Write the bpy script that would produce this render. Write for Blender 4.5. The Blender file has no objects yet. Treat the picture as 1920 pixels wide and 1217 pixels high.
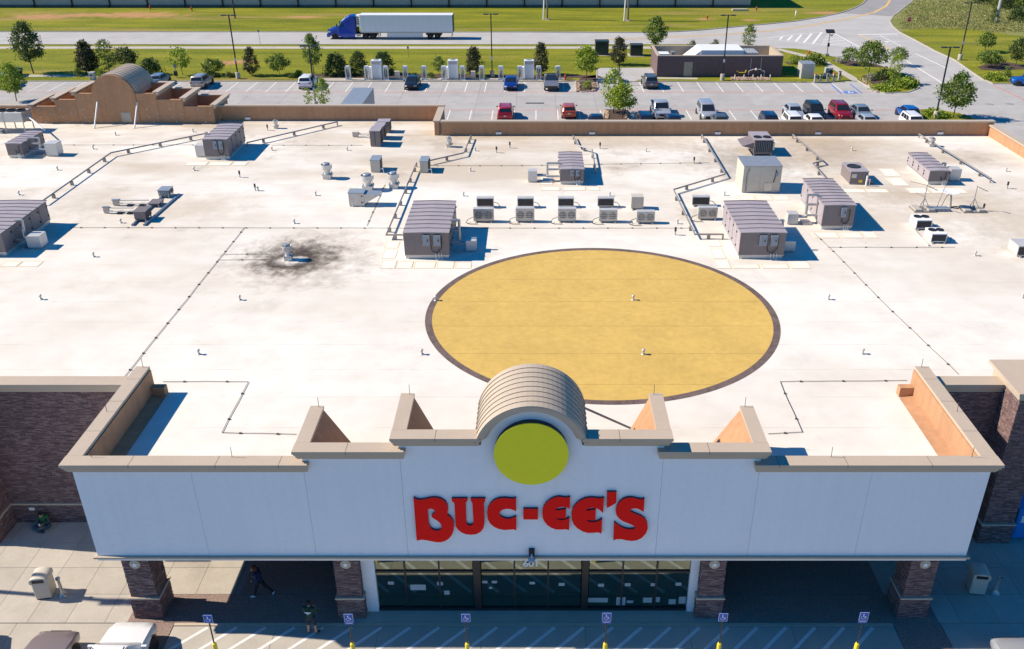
import bpy, bmesh, math, random
from mathutils import Vector, Matrix
R = math.radians
random.seed(7)
SC = bpy.context.scene
COL = SC.collection

# ---------------------------------------------------------------- camera, sky, sun, exposure
FPX, CX, CY, PITCH, CAMH = 1670.0, 1005.0, 608.0, R(27.89), 29.0
cam_d = bpy.data.cameras.new('camera')
cam = bpy.data.objects.new('camera', cam_d); COL.objects.link(cam)
cam.location = (0, 0, CAMH)
cam.rotation_euler = (math.pi / 2 - PITCH, 0, 0)
cam_d.sensor_width = 36.0
cam_d.lens = 36.0 * FPX / 1920.0
cam_d.shift_x = -(CX - 960.0) / 1920.0
cam_d.clip_end = 4000
SC.camera = cam

SUNV = Vector((1.20, -0.125, -1.0)).normalized()      # direction the light travels
elev = math.asin(-SUNV.z)
world = bpy.data.worlds.new('World'); SC.world = world
world.use_nodes = True
wn = world.node_tree.nodes; wl = world.node_tree.links
sky = wn.new('ShaderNodeTexSky'); sky.sky_type = 'NISHITA'; sky.sun_disc = False
sky.sun_elevation = elev
sky.sun_rotation = math.atan2(-SUNV.x, -SUNV.y)
sky.air_density = 1.0; sky.dust_density = 0.0; sky.ozone_density = 6.0
hs = wn.new('ShaderNodeHueSaturation'); hs.inputs['Saturation'].default_value = 1.55     # the deep clear blue of the day
wl.new(sky.outputs[0], hs.inputs['Color']); wl.new(hs.outputs[0], wn['Background'].inputs[0])
wn['Background'].inputs[1].default_value = 0.098
sun_d = bpy.data.lights.new('sun', 'SUN'); sun_d.energy = 5.0; sun_d.angle = R(0.5); sun_d.color = (1.0, 0.885, 0.725)
sun = bpy.data.objects.new('sun', sun_d); COL.objects.link(sun)
sun.rotation_euler = SUNV.to_track_quat('-Z', 'Y').to_euler()
sun.location = (-60, 20, 60)
SC.view_settings.view_transform = 'Standard'; SC.view_settings.look = 'None'
SC.view_settings.gamma = 1.0; SC.view_settings.exposure = 0.5
SC.view_settings.use_curve_mapping = False
SC.cycles.max_bounces = 6

# ---------------------------------------------------------------- survey helpers: read a photo point as a place on a known level
def ray(px, py):
    a = (px - CX) / FPX; b = -(py - CY) / FPX
    c, s = math.cos(PITCH), math.sin(PITCH)
    return Vector((a, c + b * s, -s + b * c))
def at(px, py, z=0.0):
    d = ray(px, py); t = (z - CAMH) / d.z
    return Vector((d.x * t, d.y * t, z))
def aty(px, py, Y):
    d = ray(px, py); t = Y / d.y
    return Vector((d.x * t, Y, CAMH + d.z * t))
def px_per_m(p):
    return FPX / (p.y * math.cos(PITCH) + (CAMH - p.z) * math.sin(PITCH))

# ---------------------------------------------------------------- materials
_M = {}
def nodes_of(name):
    m = bpy.data.materials.new(name); m.use_nodes = True
    nt = m.node_tree
    return m, nt, nt.nodes, nt.links, nt.nodes['Principled BSDF']
def noise(n, l, scale, detail=4, rough=.55, vec=None):
    t = n.new('ShaderNodeTexNoise'); t.inputs['Scale'].default_value = scale
    t.inputs['Detail'].default_value = detail; t.inputs['Roughness'].default_value = rough
    if vec: l.new(vec, t.inputs['Vector'])
    return t
def ramp(n, l, src, stops):
    r = n.new('ShaderNodeValToRGB'); e = r.color_ramp.elements
    while len(e) < len(stops): e.new(.5)
    for k, (p, c) in enumerate(stops):
        e[k].position = p; e[k].color = (c[0], c[1], c[2], 1) if not isinstance(c, (int, float)) else (c, c, c, 1)
    l.new(src, r.inputs[0]); return r
def mixc(n, l, fac, a, b, mode='MIX'):
    m = n.new('ShaderNodeMix'); m.data_type = 'RGBA'; m.blend_type = mode
    if isinstance(fac, (int, float)): m.inputs[0].default_value = fac
    else: l.new(fac, m.inputs[0])
    for sock, v in ((m.inputs[6], a), (m.inputs[7], b)):
        if isinstance(v, (tuple, list)): sock.default_value = (v[0], v[1], v[2], 1)
        else: l.new(v, sock)
    return m.outputs[2]
def M(name, col=None, rough=.6, metal=0.0, var=.12, scale=3.0, fine=30.0, bump=0.0, coat=0.0, spec=.5, rand=0.0):
    if name in _M: return _M[name]
    m, nt, n, l, b = nodes_of(name)
    geo = n.new('ShaderNodeNewGeometry')
    c1 = noise(n, l, scale, 5, .6, geo.outputs['Position'])
    c2 = noise(n, l, fine, 3, .6, geo.outputs['Position'])
    mx = n.new('ShaderNodeMath'); mx.operation = 'ADD'
    l.new(c1.outputs[0], mx.inputs[0]); l.new(c2.outputs[0], mx.inputs[1])
    lo = tuple(max(0, c * (1 - var * 1.6)) for c in col); hi = tuple(min(1, c * (1 + var)) for c in col)
    rp = ramp(n, l, mx.outputs[0], [(.0, lo), (1.0, hi)])
    hf = n.new('ShaderNodeMath'); hf.operation = 'MULTIPLY'; hf.inputs[1].default_value = .5
    mr = n.new('ShaderNodeMapRange'); mr.inputs[1].default_value = .3; mr.inputs[2].default_value = .7
    l.new(mx.outputs[0], hf.inputs[0]); l.new(hf.outputs[0], mr.inputs[0])
    l.new(mr.outputs[0], rp.inputs[0])
    out = rp.outputs[0]
    if rand:
        oi = n.new('ShaderNodeObjectInfo')
        rr = ramp(n, l, oi.outputs['Random'], [(0, 1 - rand), (1, 1.0)])
        out = mixc(n, l, 1.0, out, rr.outputs[0], 'MULTIPLY')
    l.new(out, b.inputs['Base Color'])
    b.inputs['Roughness'].default_value = rough; b.inputs['Metallic'].default_value = metal
    b.inputs['Coat Weight'].default_value = coat; b.inputs['Coat Roughness'].default_value = .08
    b.inputs['Specular IOR Level'].default_value = spec
    if bump:
        bp = n.new('ShaderNodeBump'); bp.inputs['Strength'].default_value = bump; bp.inputs['Distance'].default_value = .02
        l.new(c2.outputs[0], bp.inputs['Height']); l.new(bp.outputs[0], b.inputs['Normal'])
    _M[name] = m; return m

def mat_roof():
    m, nt, n, l, b = nodes_of('roof_membrane')
    geo = n.new('ShaderNodeNewGeometry'); P = geo.outputs['Position']
    mp = n.new('ShaderNodeMapping'); mp.inputs['Scale'].default_value = (.6, 1.5, 1); l.new(P, mp.inputs[0])
    big = noise(n, l, .10, 6, .62, mp.outputs[0]); mid = noise(n, l, .55, 6, .6, P); fin = noise(n, l, 9.0, 4, .6, P)
    base = ramp(n, l, mid.outputs[0], [(.3, (.70, .655, .585)), (.62, (.79, .745, .675))])
    dirt = ramp(n, l, big.outputs[0], [(.40, 0.0), (.64, 1.0)])
    # weathering collects towards the back drains
    sep = n.new('ShaderNodeSeparateXYZ'); l.new(P, sep.inputs[0])
    mr = n.new('ShaderNodeMapRange'); mr.inputs[1].default_value = 38; mr.inputs[2].default_value = 78; mr.inputs[3].default_value = .28; mr.inputs[4].default_value = 1.0
    l.new(sep.outputs[1], mr.inputs[0])
    f = n.new('ShaderNodeMath'); f.operation = 'MULTIPLY'; l.new(dirt.outputs[0], f.inputs[0]); l.new(mr.outputs[0], f.inputs[1])
    c = mixc(n, l, f.outputs[0], base.outputs[0], (.50, .415, .31))
    # blotchy dark stain clusters
    st = noise(n, l, .22, 8, .7, P); str_ = ramp(n, l, st.outputs[0], [(.57, 0.0), (.74, .8)])
    f2 = n.new('ShaderNodeMath'); f2.operation = 'MULTIPLY'; l.new(str_.outputs[0], f2.inputs[0]); l.new(mr.outputs[0], f2.inputs[1])
    c = mixc(n, l, f2.outputs[0], c, (.30, .235, .17))
    # soot round the kitchen exhaust stub and grease by the condenser bank
    def blot(c, p, r, col, amt, sy=1.0, lo=1.05, hi=2.0):
        v = n.new('ShaderNodeVectorMath'); v.operation = 'SUBTRACT'; v.inputs[1].default_value = p; l.new(P, v.inputs[0])
        s = n.new('ShaderNodeVectorMath'); s.operation = 'MULTIPLY'; s.inputs[1].default_value = (1 / r, sy / r, 0); l.new(v.outputs[0], s.inputs[0])
        ln = n.new('ShaderNodeVectorMath'); ln.operation = 'LENGTH'; l.new(s.outputs[0], ln.inputs[0])
        nz = noise(n, l, 1.1, 8, .72, P)
        ad = n.new('ShaderNodeMath'); ad.operation = 'MULTIPLY_ADD'; ad.inputs[1].default_value = 1.9; l.new(nz.outputs[0], ad.inputs[0])
        l.new(ln.outputs['Value'], ad.inputs[2])
        rp = ramp(n, l, ad.outputs[0], [(.0, amt), (.55, amt)]); rp.color_ramp.elements.new(.99).color = (0, 0, 0, 1)
        mr2 = n.new('ShaderNodeMapRange'); mr2.inputs[1].default_value = lo; mr2.inputs[2].default_value = hi
        mr2.inputs[3].default_value = amt; mr2.inputs[4].default_value = 0.0
        l.new(ad.outputs[0], mr2.inputs[0])
        return mixc(n, l, mr2.outputs[0], c, col)
    c = blot(c, at(567, 484, 7.2), 4.6, (.30, .235, .17), .75, 1.0, 1.2, 2.0); c = blot(c, at(556, 483, 7.2), 3.0, (.045, .030, .020), .98, 1.0, 1.25, 1.95); c = blot(c, at(547, 488, 7.2), 1.25, (.74, .70, .63), .9, 1.4, 1.3, 1.8)
    c = blot(c, at(1395, 300, 7.2), 5.0, (.20, .17, .13), .5, .8)
    c = blot(c, at(1550, 285, 7.2), 5.5, (.33, .25, .17), .45, .8)
    c = blot(c, at(1690, 365, 7.2), 4.0, (.42, .33, .23), .6, 1.4)
    c = blot(c, at(1900, 420, 7.2), 5.0, (.45, .36, .25), .55, .7)
    c = blot(c, at(1190, 262, 7.2), 8.0, (.45, .36, .25), .5, 1.6)
    c = blot(c, at(150, 388, 7.2), 4.0, (.45, .37, .27), .5, 1.2)
    c = blot(c, at(375, 385, 7.2), 4.0, (.50, .40, .29), .45, 1.2)
    # lap seams of the membrane sheets, every 3.05 m
    md = n.new('ShaderNodeMath'); md.operation = 'PINGPONG'; md.inputs[1].default_value = 1.22; l.new(sep.outputs[1], md.inputs[0])
    lt = n.new('ShaderNodeMath'); lt.operation = 'LESS_THAN'; lt.inputs[1].default_value = .012; l.new(md.outputs[0], lt.inputs[0])
    sn = noise(n, l, .35, 3, .6, P); snr = ramp(n, l, sn.outputs[0], [(.42, 0), (.6, .75)])
    sf = n.new('ShaderNodeMath'); sf.operation = 'MULTIPLY'; l.new(lt.outputs[0], sf.inputs[0]); l.new(snr.outputs[0], sf.inputs[1])
    c = mixc(n, l, sf.outputs[0], c, (.36, .31, .25))
    l.new(c, b.inputs['Base Color']); b.inputs['Roughness'].default_value = .75
    bp = n.new('ShaderNodeBump'); bp.inputs['Strength'].default_value = .25; bp.inputs['Distance'].default_value = .03
    l.new(mid.outputs[0], bp.inputs['Height']); l.new(bp.outputs[0], b.inputs['Normal'])
    _M['roof'] = m; return m
def mat_brick(name, cols, mortar, bw=.30, bh=.075, flat=False):
    m, nt, n, l, b = nodes_of(name)
    geo = n.new('ShaderNodeNewGeometry'); sep = n.new('ShaderNodeSeparateXYZ'); l.new(geo.outputs['Position'], sep.inputs[0])
    ad = n.new('ShaderNodeMath'); ad.operation = 'ADD'; l.new(sep.outputs[0], ad.inputs[0]); l.new(sep.outputs[1], ad.inputs[1])
    cb = n.new('ShaderNodeCombineXYZ'); l.new(sep.outputs[0] if flat else ad.outputs[0], cb.inputs[0]); l.new(sep.outputs[1 if flat else 2], cb.inputs[1])
    bt = n.new('ShaderNodeTexBrick'); l.new(cb.outputs[0], bt.inputs['Vector'])
    bt.inputs['Scale'].default_value = 1.0; bt.inputs['Brick Width'].default_value = bw; bt.inputs['Row Height'].default_value = bh
    bt.inputs['Mortar Size'].default_value = .006; bt.inputs['Color1'].default_value = (*cols[0], 1); bt.inputs['Color2'].default_value = (*cols[1], 1)
    bt.inputs['Mortar'].default_value = (*mortar, 1)
    nz = noise(n, l, 2.2, 6, .75, geo.outputs['Position'])
    c = mixc(n, l, nz.outputs[0], bt.outputs[0], cols[2], 'MIX')
    fz = noise(n, l, 14, 3, .7, cb.outputs[0]); fr = ramp(n, l, fz.outputs[0], [(.3, .55), (.7, 1.25)])
    c = mixc(n, l, 1.0, c, fr.outputs[0], 'MULTIPLY')
    l.new(c, b.inputs['Base Color']); b.inputs['Roughness'].default_value = .85
    bp = n.new('ShaderNodeBump'); bp.inputs['Strength'].default_value = .8; bp.inputs['Distance'].default_value = .02
    iv = n.new('ShaderNodeMath'); iv.operation = 'MULTIPLY_ADD'; iv.inputs[1].default_value = -1; l.new(bt.outputs['Fac'], iv.inputs[0]); l.new(fz.outputs[0], iv.inputs[2])
    l.new(iv.outputs[0], bp.inputs['Height']); l.new(bp.outputs[0], b.inputs['Normal'])
    _M[name] = m; return m
def mat_grass(name, a, bcol, earth, amt=.5, es=.045, bare=()):
    m, nt, n, l, b = nodes_of(name)
    geo = n.new('ShaderNodeNewGeometry'); P = geo.outputs['Position']
    mp = n.new('ShaderNodeMapping'); mp.inputs['Scale'].default_value = (.35, 1.6, 1); l.new(P, mp.inputs[0])
    n1 = noise(n, l, .16, 6, .65, mp.outputs[0]); n2 = noise(n, l, 2.5, 5, .75, P); n3 = noise(n, l, es, 7, .68, mp.outputs[0])
    c = ramp(n, l, n1.outputs[0], [(.34, a), (.64, bcol)]).outputs[0]
    v = ramp(n, l, n2.outputs[0], [(.25, .55), (.75, 1.3)])
    c = mixc(n, l, 1.0, c, v.outputs[0], 'MULTIPLY')
    e = ramp(n, l, n3.outputs[0], [(.56, 0.0), (.68, amt)])
    c = mixc(n, l, e.outputs[0], c, earth)
    for p, r, sy in bare:                                    # worn patches of bare red soil
        v = n.new('ShaderNodeVectorMath'); v.operation = 'SUBTRACT'; v.inputs[1].default_value = p; l.new(P, v.inputs[0])
        s = n.new('ShaderNodeVectorMath'); s.operation = 'MULTIPLY'; s.inputs[1].default_value = (1 / r, sy / r, 0); l.new(v.outputs[0], s.inputs[0])
        ln = n.new('ShaderNodeVectorMath'); ln.operation = 'LENGTH'; l.new(s.outputs[0], ln.inputs[0])
        nz = noise(n, l, .45, 7, .7, P); ad = n.new('ShaderNodeMath'); ad.operation = 'MULTIPLY_ADD'; ad.inputs[1].default_value = 2.2
        l.new(nz.outputs[0], ad.inputs[0]); l.new(ln.outputs['Value'], ad.inputs[2])
        mr = n.new('ShaderNodeMapRange'); mr.inputs[1].default_value = 1.35; mr.inputs[2].default_value = 1.95; mr.inputs[3].default_value = .9; mr.inputs[4].default_value = 0
        l.new(ad.outputs[0], mr.inputs[0]); c = mixc(n, l, mr.outputs[0], c, (.47, .25, .13))
    l.new(c, b.inputs['Base Color']); b.inputs['Roughness'].default_value = .95; b.inputs['Specular IOR Level'].default_value = .15
    bp = n.new('ShaderNodeBump'); bp.inputs['Strength'].default_value = .7; bp.inputs['Distance'].default_value = .15
    l.new(n2.outputs[0], bp.inputs['Height']); l.new(bp.outputs[0], b.inputs['Normal'])
    _M[name] = m; return m
def mat_leaf(name, a, bcol):
    if name in _M: return _M[name]
    m, nt, n, l, b = nodes_of(name)
    geo = n.new('ShaderNodeNewGeometry')
    rp = ramp(n, l, geo.outputs['Random Per Island'], [(0, a), (1, bcol)])
    l.new(rp.outputs[0], b.inputs['Base Color']); b.inputs['Roughness'].default_value = .5
    b.inputs['Specular IOR Level'].default_value = .35
    tr = n.new('ShaderNodeBsdfTranslucent'); l.new(rp.outputs[0], tr.inputs[0])
    mx = n.new('ShaderNodeMixShader'); mx.inputs[0].default_value = .28
    l.new(b.outputs[0], mx.inputs[1]); l.new(tr.outputs[0], mx.inputs[2]); l.new(mx.outputs[0], n['Material Output'].inputs[0])
    _M[name] = m; return m
def mat_concrete(name, a, bcol, stain, rough=.85, rand=.12, sc=.5):
    m, nt, n, l, b = nodes_of(name)
    geo = n.new('ShaderNodeNewGeometry'); P = geo.outputs['Position']
    n1 = noise(n, l, sc, 7, .62, P); n2 = noise(n, l, 22, 3, .6, P); n3 = noise(n, l, sc * .35, 8, .7, P)
    c = ramp(n, l, n1.outputs[0], [(.3, a), (.7, bcol)]).outputs[0]
    s = ramp(n, l, n3.outputs[0], [(.56, 0.0), (.74, .6)])
    c = mixc(n, l, s.outputs[0], c, stain)
    v = ramp(n, l, n2.outputs[0], [(.3, .9), (.7, 1.06)]); c = mixc(n, l, 1.0, c, v.outputs[0], 'MULTIPLY')
    oi = n.new('ShaderNodeObjectInfo'); rr = ramp(n, l, oi.outputs['Random'], [(0, 1 - rand), (1, 1.0)])
    c = mixc(n, l, 1.0, c, rr.outputs[0], 'MULTIPLY')
    l.new(c, b.inputs['Base Color']); b.inputs['Roughness'].default_value = rough; b.inputs['Specular IOR Level'].default_value = .25
    bp = n.new('ShaderNodeBump'); bp.inputs['Strength'].default_value = .15; bp.inputs['Distance'].default_value = .01
    l.new(n2.outputs[0], bp.inputs['Height']); l.new(bp.outputs[0], b.inputs['Normal'])
    _M[name] = m; return m
def mat_glass(name, tint, refl, rough=.02):
    m, nt, n, l, b = nodes_of(name)
    gl = n.new('ShaderNodeBsdfGlossy'); gl.inputs['Color'].default_value = (*refl, 1); gl.inputs['Roughness'].default_value = rough
    tr = n.new('ShaderNodeBsdfTransparent'); tr.inputs[0].default_value = (*tint, 1)
    fr = n.new('ShaderNodeFresnel'); fr.inputs[0].default_value = 1.9
    mr = n.new('ShaderNodeMapRange'); mr.inputs[1].default_value = 0; mr.inputs[2].default_value = 1; mr.inputs[3].default_value = .16; mr.inputs[4].default_value = 1
    l.new(fr.outputs[0], mr.inputs[0])
    mx = n.new('ShaderNodeMixShader'); l.new(mr.outputs[0], mx.inputs[0]); l.new(tr.outputs[0], mx.inputs[1]); l.new(gl.outputs[0], mx.inputs[2])
    l.new(mx.outputs[0], n['Material Output'].inputs[0]); n.remove(b)
    _M[name] = m; return m
ROOF = mat_roof()
BRICK = mat_brick('store_brick', ((.20, .125, .105), (.115, .07, .065), (.27, .19, .165)), (.17, .14, .125), .36, .085)
BRICK2 = mat_brick('pump_house_brick', ((.20, .115, .115), (.13, .08, .088), (.21, .14, .14)), (.17, .14, .14), .3, .09)
GRASS = mat_grass('lawn_grass', (.125, .160, .012), (.275, .265, .022), (.36, .25, .10), .75, .045, ((at(78, 32), 11, 2.2), (at(170, 28), 9, 3), (at(255, 28), 14, 2.6), (at(570, 32), 6, 3), (at(440, 117), 5, 2), (at(1326, 36), 3, 1.5), (at(1405, 38), 2.5, 1.5), (at(1545, 24), 7, 2.5)))
GRASS2 = mat_grass('meadow_grass', (.15, .19, .045), (.30, .28, .10), (.36, .26, .12), .8, .12)
CONC = mat_concrete('lot_concrete', (.38, .365, .35), (.46, .445, .43), (.31, .295, .28), .85, .08)
CONC_ROAD = mat_concrete('road_concrete', (.40, .385, .37), (.48, .465, .45), (.34, .32, .305), .85, 0, .25)
CONC_WALK = mat_concrete('walk_concrete', (.44, .40, .345), (.52, .475, .41), (.35, .31, .265), .85, .10, .8)
ASPH = mat_concrete('asphalt', (.27, .26, .26), (.33, .32, .32), (.22, .21, .21), .9, 0, .4)
PAVER = mat_brick('paver_brick', ((.33, .215, .175), (.26, .165, .14), (.36, .27, .225)), (.17, .13, .115), .2, .1, True)
STUCCO = M('white_stucco', (.82, .835, .87), .85, var=.03, scale=.3, fine=5, bump=.15)
def add_streaks(m, lo=.90):
    nt = m.node_tree; n, l = nt.nodes, nt.links; b = n['Principled BSDF']; src = b.inputs['Base Color'].links[0].from_socket
    geo = n.new('ShaderNodeNewGeometry'); mp = n.new('ShaderNodeMapping'); mp.inputs['Scale'].default_value = (2.6, 2.6, .12); l.new(geo.outputs['Position'], mp.inputs[0])
    nz = noise(n, l, 1.0, 6, .65, mp.outputs[0]); r = ramp(n, l, nz.outputs[0], [(.36, lo), (.56, 1.0)])
    l.new(mixc(n, l, 1.0, src, r.outputs[0], 'MULTIPLY'), b.inputs['Base Color'])
add_streaks(STUCCO, .975)
TAN = M('tan_stucco', (.47, .255, .135), .9, var=.10, scale=.5, fine=3.0, bump=.2)
add_streaks(TAN, .88)
COPING = M('taupe_coping', (.49, .395, .30), .55, var=.05, scale=.8, fine=9)
BARREL = M('metal_barrel', (.46, .385, .305), .6, metal=0.0, var=.06, scale=1.0, fine=12, spec=.2)
STONE = M('cast_stone', (.52, .43, .33), .8, var=.08, scale=3)
DARKFR = M('dark_bronze_frame', (.022, .022, .024), .4, var=.1)
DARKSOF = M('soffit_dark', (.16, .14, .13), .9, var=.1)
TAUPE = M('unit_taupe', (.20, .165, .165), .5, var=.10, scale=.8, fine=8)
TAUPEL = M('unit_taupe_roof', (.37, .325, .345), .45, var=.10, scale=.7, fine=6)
GALV = M('galvanised_steel', (.48, .47, .46), .38, metal=.55, var=.15, scale=2.5, fine=20)
GALVL = M('light_steel', (.62, .60, .57), .45, metal=.3, var=.10, scale=1.5, fine=14)
BEIGE = M('beige_enamel', (.55, .50, .42), .5, var=.10, scale=1.2)
BLUEG = M('switch_box_grey', (.24, .28, .33), .4, var=.08)
BLACK = M('black_plastic', (.018, .018, .02), .5, var=.15)
COIL = M('black_coil_fins', (.028, .027, .032), .6, var=.25, fine=60)
PIPE = M('roof_pipe_grey', (.30, .28, .27), .5, metal=.3, var=.15)
CABLE = M('cable_dark', (.10, .09, .08), .6, var=.2)
WHITE = M('white_enamel', (.80, .80, .79), .4, var=.04)
WPAINT = M('white_road_paint', (.74, .73, .71), .8, var=.10, scale=1.5, fine=7)
YPAINT = M('yellow_road_paint', (.72, .47, .16), .8, var=.10, scale=1.5, fine=7)
RPAINT = M('red_lane_paint', (.60, .20, .18), .85, var=.12, scale=1.0, fine=5)
BPAINT = M('blue_lane_paint', (.08, .20, .55), .85, var=.12, scale=1.0, fine=5)
YELLOW = M('bollard_yellow', (.78, .60, .03), .45, var=.05)
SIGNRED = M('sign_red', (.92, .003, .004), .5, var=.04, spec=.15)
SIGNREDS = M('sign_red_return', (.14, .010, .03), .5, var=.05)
SIGNYEL = M('sign_yellow', (.88, .80, .035), .5, var=.03, spec=.15)
SIGNBLUE = M('sign_blue', (.015, .10, .50), .45, var=.05)
ROOFYEL = M('roof_paint_yellow', (.60, .395, .10), .85, var=.11, scale=.4, fine=3.0)
ROOFBRN = M('roof_paint_dark', (.15, .105, .095), .9, var=.35, scale=1.5, fine=7)
PADYEL = M('pad_stripe_yellow', (.74, .58, .36), .85, var=.10)
PADWHT = M('walkway_pad', (.78, .735, .65), .85, var=.06, scale=1.0)
WOOD = M('pole_timber', (.20, .16, .125), .9, var=.2, fine=15)
BARK = M('tree_bark', (.16, .125, .095), .95, var=.3, fine=20)
MULCH = M('bark_mulch', (.085, .05, .035), .95, var=.3, scale=4, fine=14, bump=.5)
RUBBER = M('tyre_rubber', (.018, .018, .018), .85, var=.15)
CHROME = M('wheel_alloy', (.45, .45, .46), .3, metal=.8, var=.08)
ORANGER = M('hydrant_red', (.55, .07, .04), .45, var=.08)
GREENBOX = M('utility_green', (.035, .05, .042), .5, var=.10)
CGLASS = M('car_glass', (.018, .022, .026), .06, var=.05, spec=.8)
HEADL = M('headlamp_lens', (.62, .64, .66), .12, var=.03)
TAILL = M('tail_lamp_lens', (.36, .02, .02), .2, var=.05)
PLATE = M('number_plate', (.62, .64, .62), .5, var=.05)
GLASS = mat_glass('store_glass', (.74, .79, .78), (.80, .92, .78))
ROCK = M('river_rock', (.44, .31, .22), .9, var=.3, fine=12)

# ---------------------------------------------------------------- mesh helpers
class MB:
    def __init__(s): s.v = []; s.f = []; s.mi = []; s.cur = 0
    def add(s, vs, fs):
        o = len(s.v); s.v += [tuple(v) for v in vs]; s.f += [tuple(i + o for i in f) for f in fs]; s.mi += [s.cur] * len(fs); return s
    def box(s, x0, y0, z0, x1, y1, z1):
        x0, x1 = min(x0, x1), max(x0, x1); y0, y1 = min(y0, y1), max(y0, y1); z0, z1 = min(z0, z1), max(z0, z1)
        return s.add([(x0, y0, z0), (x1, y0, z0), (x1, y1, z0), (x0, y1, z0), (x0, y0, z1), (x1, y0, z1), (x1, y1, z1), (x0, y1, z1)],
                     [(3, 2, 1, 0), (4, 5, 6, 7), (0, 1, 5, 4), (1, 2, 6, 5), (2, 3, 7, 6), (3, 0, 4, 7)])
    def cbox(s, c, d): return s.box(c[0] - d[0] / 2, c[1] - d[1] / 2, c[2] - d[2] / 2, c[0] + d[0] / 2, c[1] + d[1] / 2, c[2] + d[2] / 2)
    def quad(s, a, b, c, d): return s.add([a, b, c, d], [(0, 1, 2, 3)])
    def poly(s, pts): return s.add(pts, [tuple(range(len(pts)))])
    def prism(s, pts, z0, z1):
        n = len(pts); vs = [(p[0], p[1], z0) for p in pts] + [(p[0], p[1], z1) for p in pts]
        ar = sum(pts[i][0] * pts[(i + 1) % n][1] - pts[(i + 1) % n][0] * pts[i][1] for i in range(n))
        if ar < 0: vs = vs[:n][::-1] + vs[n:][::-1]
        return s.add(vs, [tuple(range(n))[::-1], tuple(range(n, 2 * n))] + [(i, (i + 1) % n, (i + 1) % n + n, i + n) for i in range(n)])
    def xprism(s, pts, x0, x1):         # polygon in (y, z) pushed along x
        n = len(pts); ar = sum(pts[i][0] * pts[(i + 1) % n][1] - pts[(i + 1) % n][0] * pts[i][1] for i in range(n))
        if ar < 0: pts = pts[::-1]
        vs = [(x0, p[0], p[1]) for p in pts] + [(x1, p[0], p[1]) for p in pts]
        return s.add(vs, [tuple(range(n))[::-1], tuple(range(n, 2 * n))] + [(i, (i + 1) % n, (i + 1) % n + n, i + n) for i in range(n)])
    def yprism(s, pts, y0, y1):         # polygon in (x, z) pushed along y
        n = len(pts); ar = sum(pts[i][0] * pts[(i + 1) % n][1] - pts[(i + 1) % n][0] * pts[i][1] for i in range(n))
        if ar > 0: pts = pts[::-1]
        vs = [(p[0], y0, p[1]) for p in pts] + [(p[0], y1, p[1]) for p in pts]
        return s.add(vs, [tuple(range(n))[::-1], tuple(range(n, 2 * n))] + [(i, (i + 1) % n, (i + 1) % n + n, i + n) for i in range(n)])
    def cone(s, a, b, r0, r1=None, n=10, caps=True):
        r1 = r0 if r1 is None else r1; a = Vector(a); b = Vector(b); d = (b - a)
        if d.length < 1e-6: return s
        d.normalize(); u = d.orthogonal().normalized(); w = d.cross(u)
        vs = []
        for p, r in ((a, r0), (b, r1)):
            for k in range(n):
                t = 2 * math.pi * k / n; vs.append(p + u * (r * math.cos(t)) + w * (r * math.sin(t)))
        fs = [(k, (k + 1) % n, (k + 1) % n + n, k + n) for k in range(n)]
        if caps: fs += [tuple(range(n))[::-1], tuple(range(n, 2 * n))]
        return s.add(vs, fs)
    def tube(s, pts, r, n=6):
        for a, b in zip(pts[:-1], pts[1:]):
            a = Vector(a); b = Vector(b); d = (b - a)
            if d.length < 1e-6: continue
            d.normalize(); s.cone(a - d * r * .3, b + d * r * .3, r, r, n)
        return s
    def lathe(s, prof, c=(0, 0, 0), n=16):
        m = len(prof); vs = []
        for r, z in prof:
            for k in range(n):
                t = 2 * math.pi * k / n; vs.append((c[0] + r * math.cos(t), c[1] + r * math.sin(t), c[2] + z))
        fs = [(j * n + k, j * n + (k + 1) % n, (j + 1) * n + (k + 1) % n, (j + 1) * n + k) for j in range(m - 1) for k in range(n)]
        fs += [tuple(range(n))[::-1], tuple(range((m - 1) * n, m * n))]
        return s.add(vs, fs)
    def loft(s, rings, caps=True):
        n = len(rings[0]); vs = [p for r in rings for p in r]
        fs = [(j * n + k, j * n + (k + 1) % n, (j + 1) * n + (k + 1) % n, (j + 1) * n + k) for j in range(len(rings) - 1) for k in range(n)]
        if caps: fs += [tuple(range(n))[::-1], tuple(range((len(rings) - 1) * n, len(rings) * n))]
        return s.add(vs, fs)
    def ball(s, c, r, nu=10, nv=7, sz=(1, 1, 1)):
        pr = []
        vs = []; fs = []
        for j in range(1, nv):
            ph = math.pi * j / nv
            for k in range(nu):
                t = 2 * math.pi * k / nu
                vs.append((c[0] + r * sz[0] * math.sin(ph) * math.cos(t), c[1] + r * sz[1] * math.sin(ph) * math.sin(t), c[2] - r * sz[2] * math.cos(ph)))
        for j in range(nv - 2):
            for k in range(nu): fs.append((j * nu + k, j * nu + (k + 1) % nu, (j + 1) * nu + (k + 1) % nu, (j + 1) * nu + k))
        b = len(vs); vs.append((c[0], c[1], c[2] - r * sz[2])); vs.append((c[0], c[1], c[2] + r * sz[2]))
        for k in range(nu):
            fs.append((b, (k + 1) % nu, k)); fs.append((b + 1, (nv - 2) * nu + k, (nv - 2) * nu + (k + 1) % nu))
        return s.add(vs, fs)
    def mesh(s, name, mats, smooth=False):
        me = bpy.data.meshes.new(name); me.from_pydata(s.v, [], s.f)
        if not isinstance(mats, (list, tuple)): mats = [mats]
        for m in mats: me.materials.append(m)
        if len(mats) > 1: me.polygons.foreach_set('material_index', s.mi)
        if smooth: me.polygons.foreach_set('use_smooth', [True] * len(me.polygons))
        me.update(); return me
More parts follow.
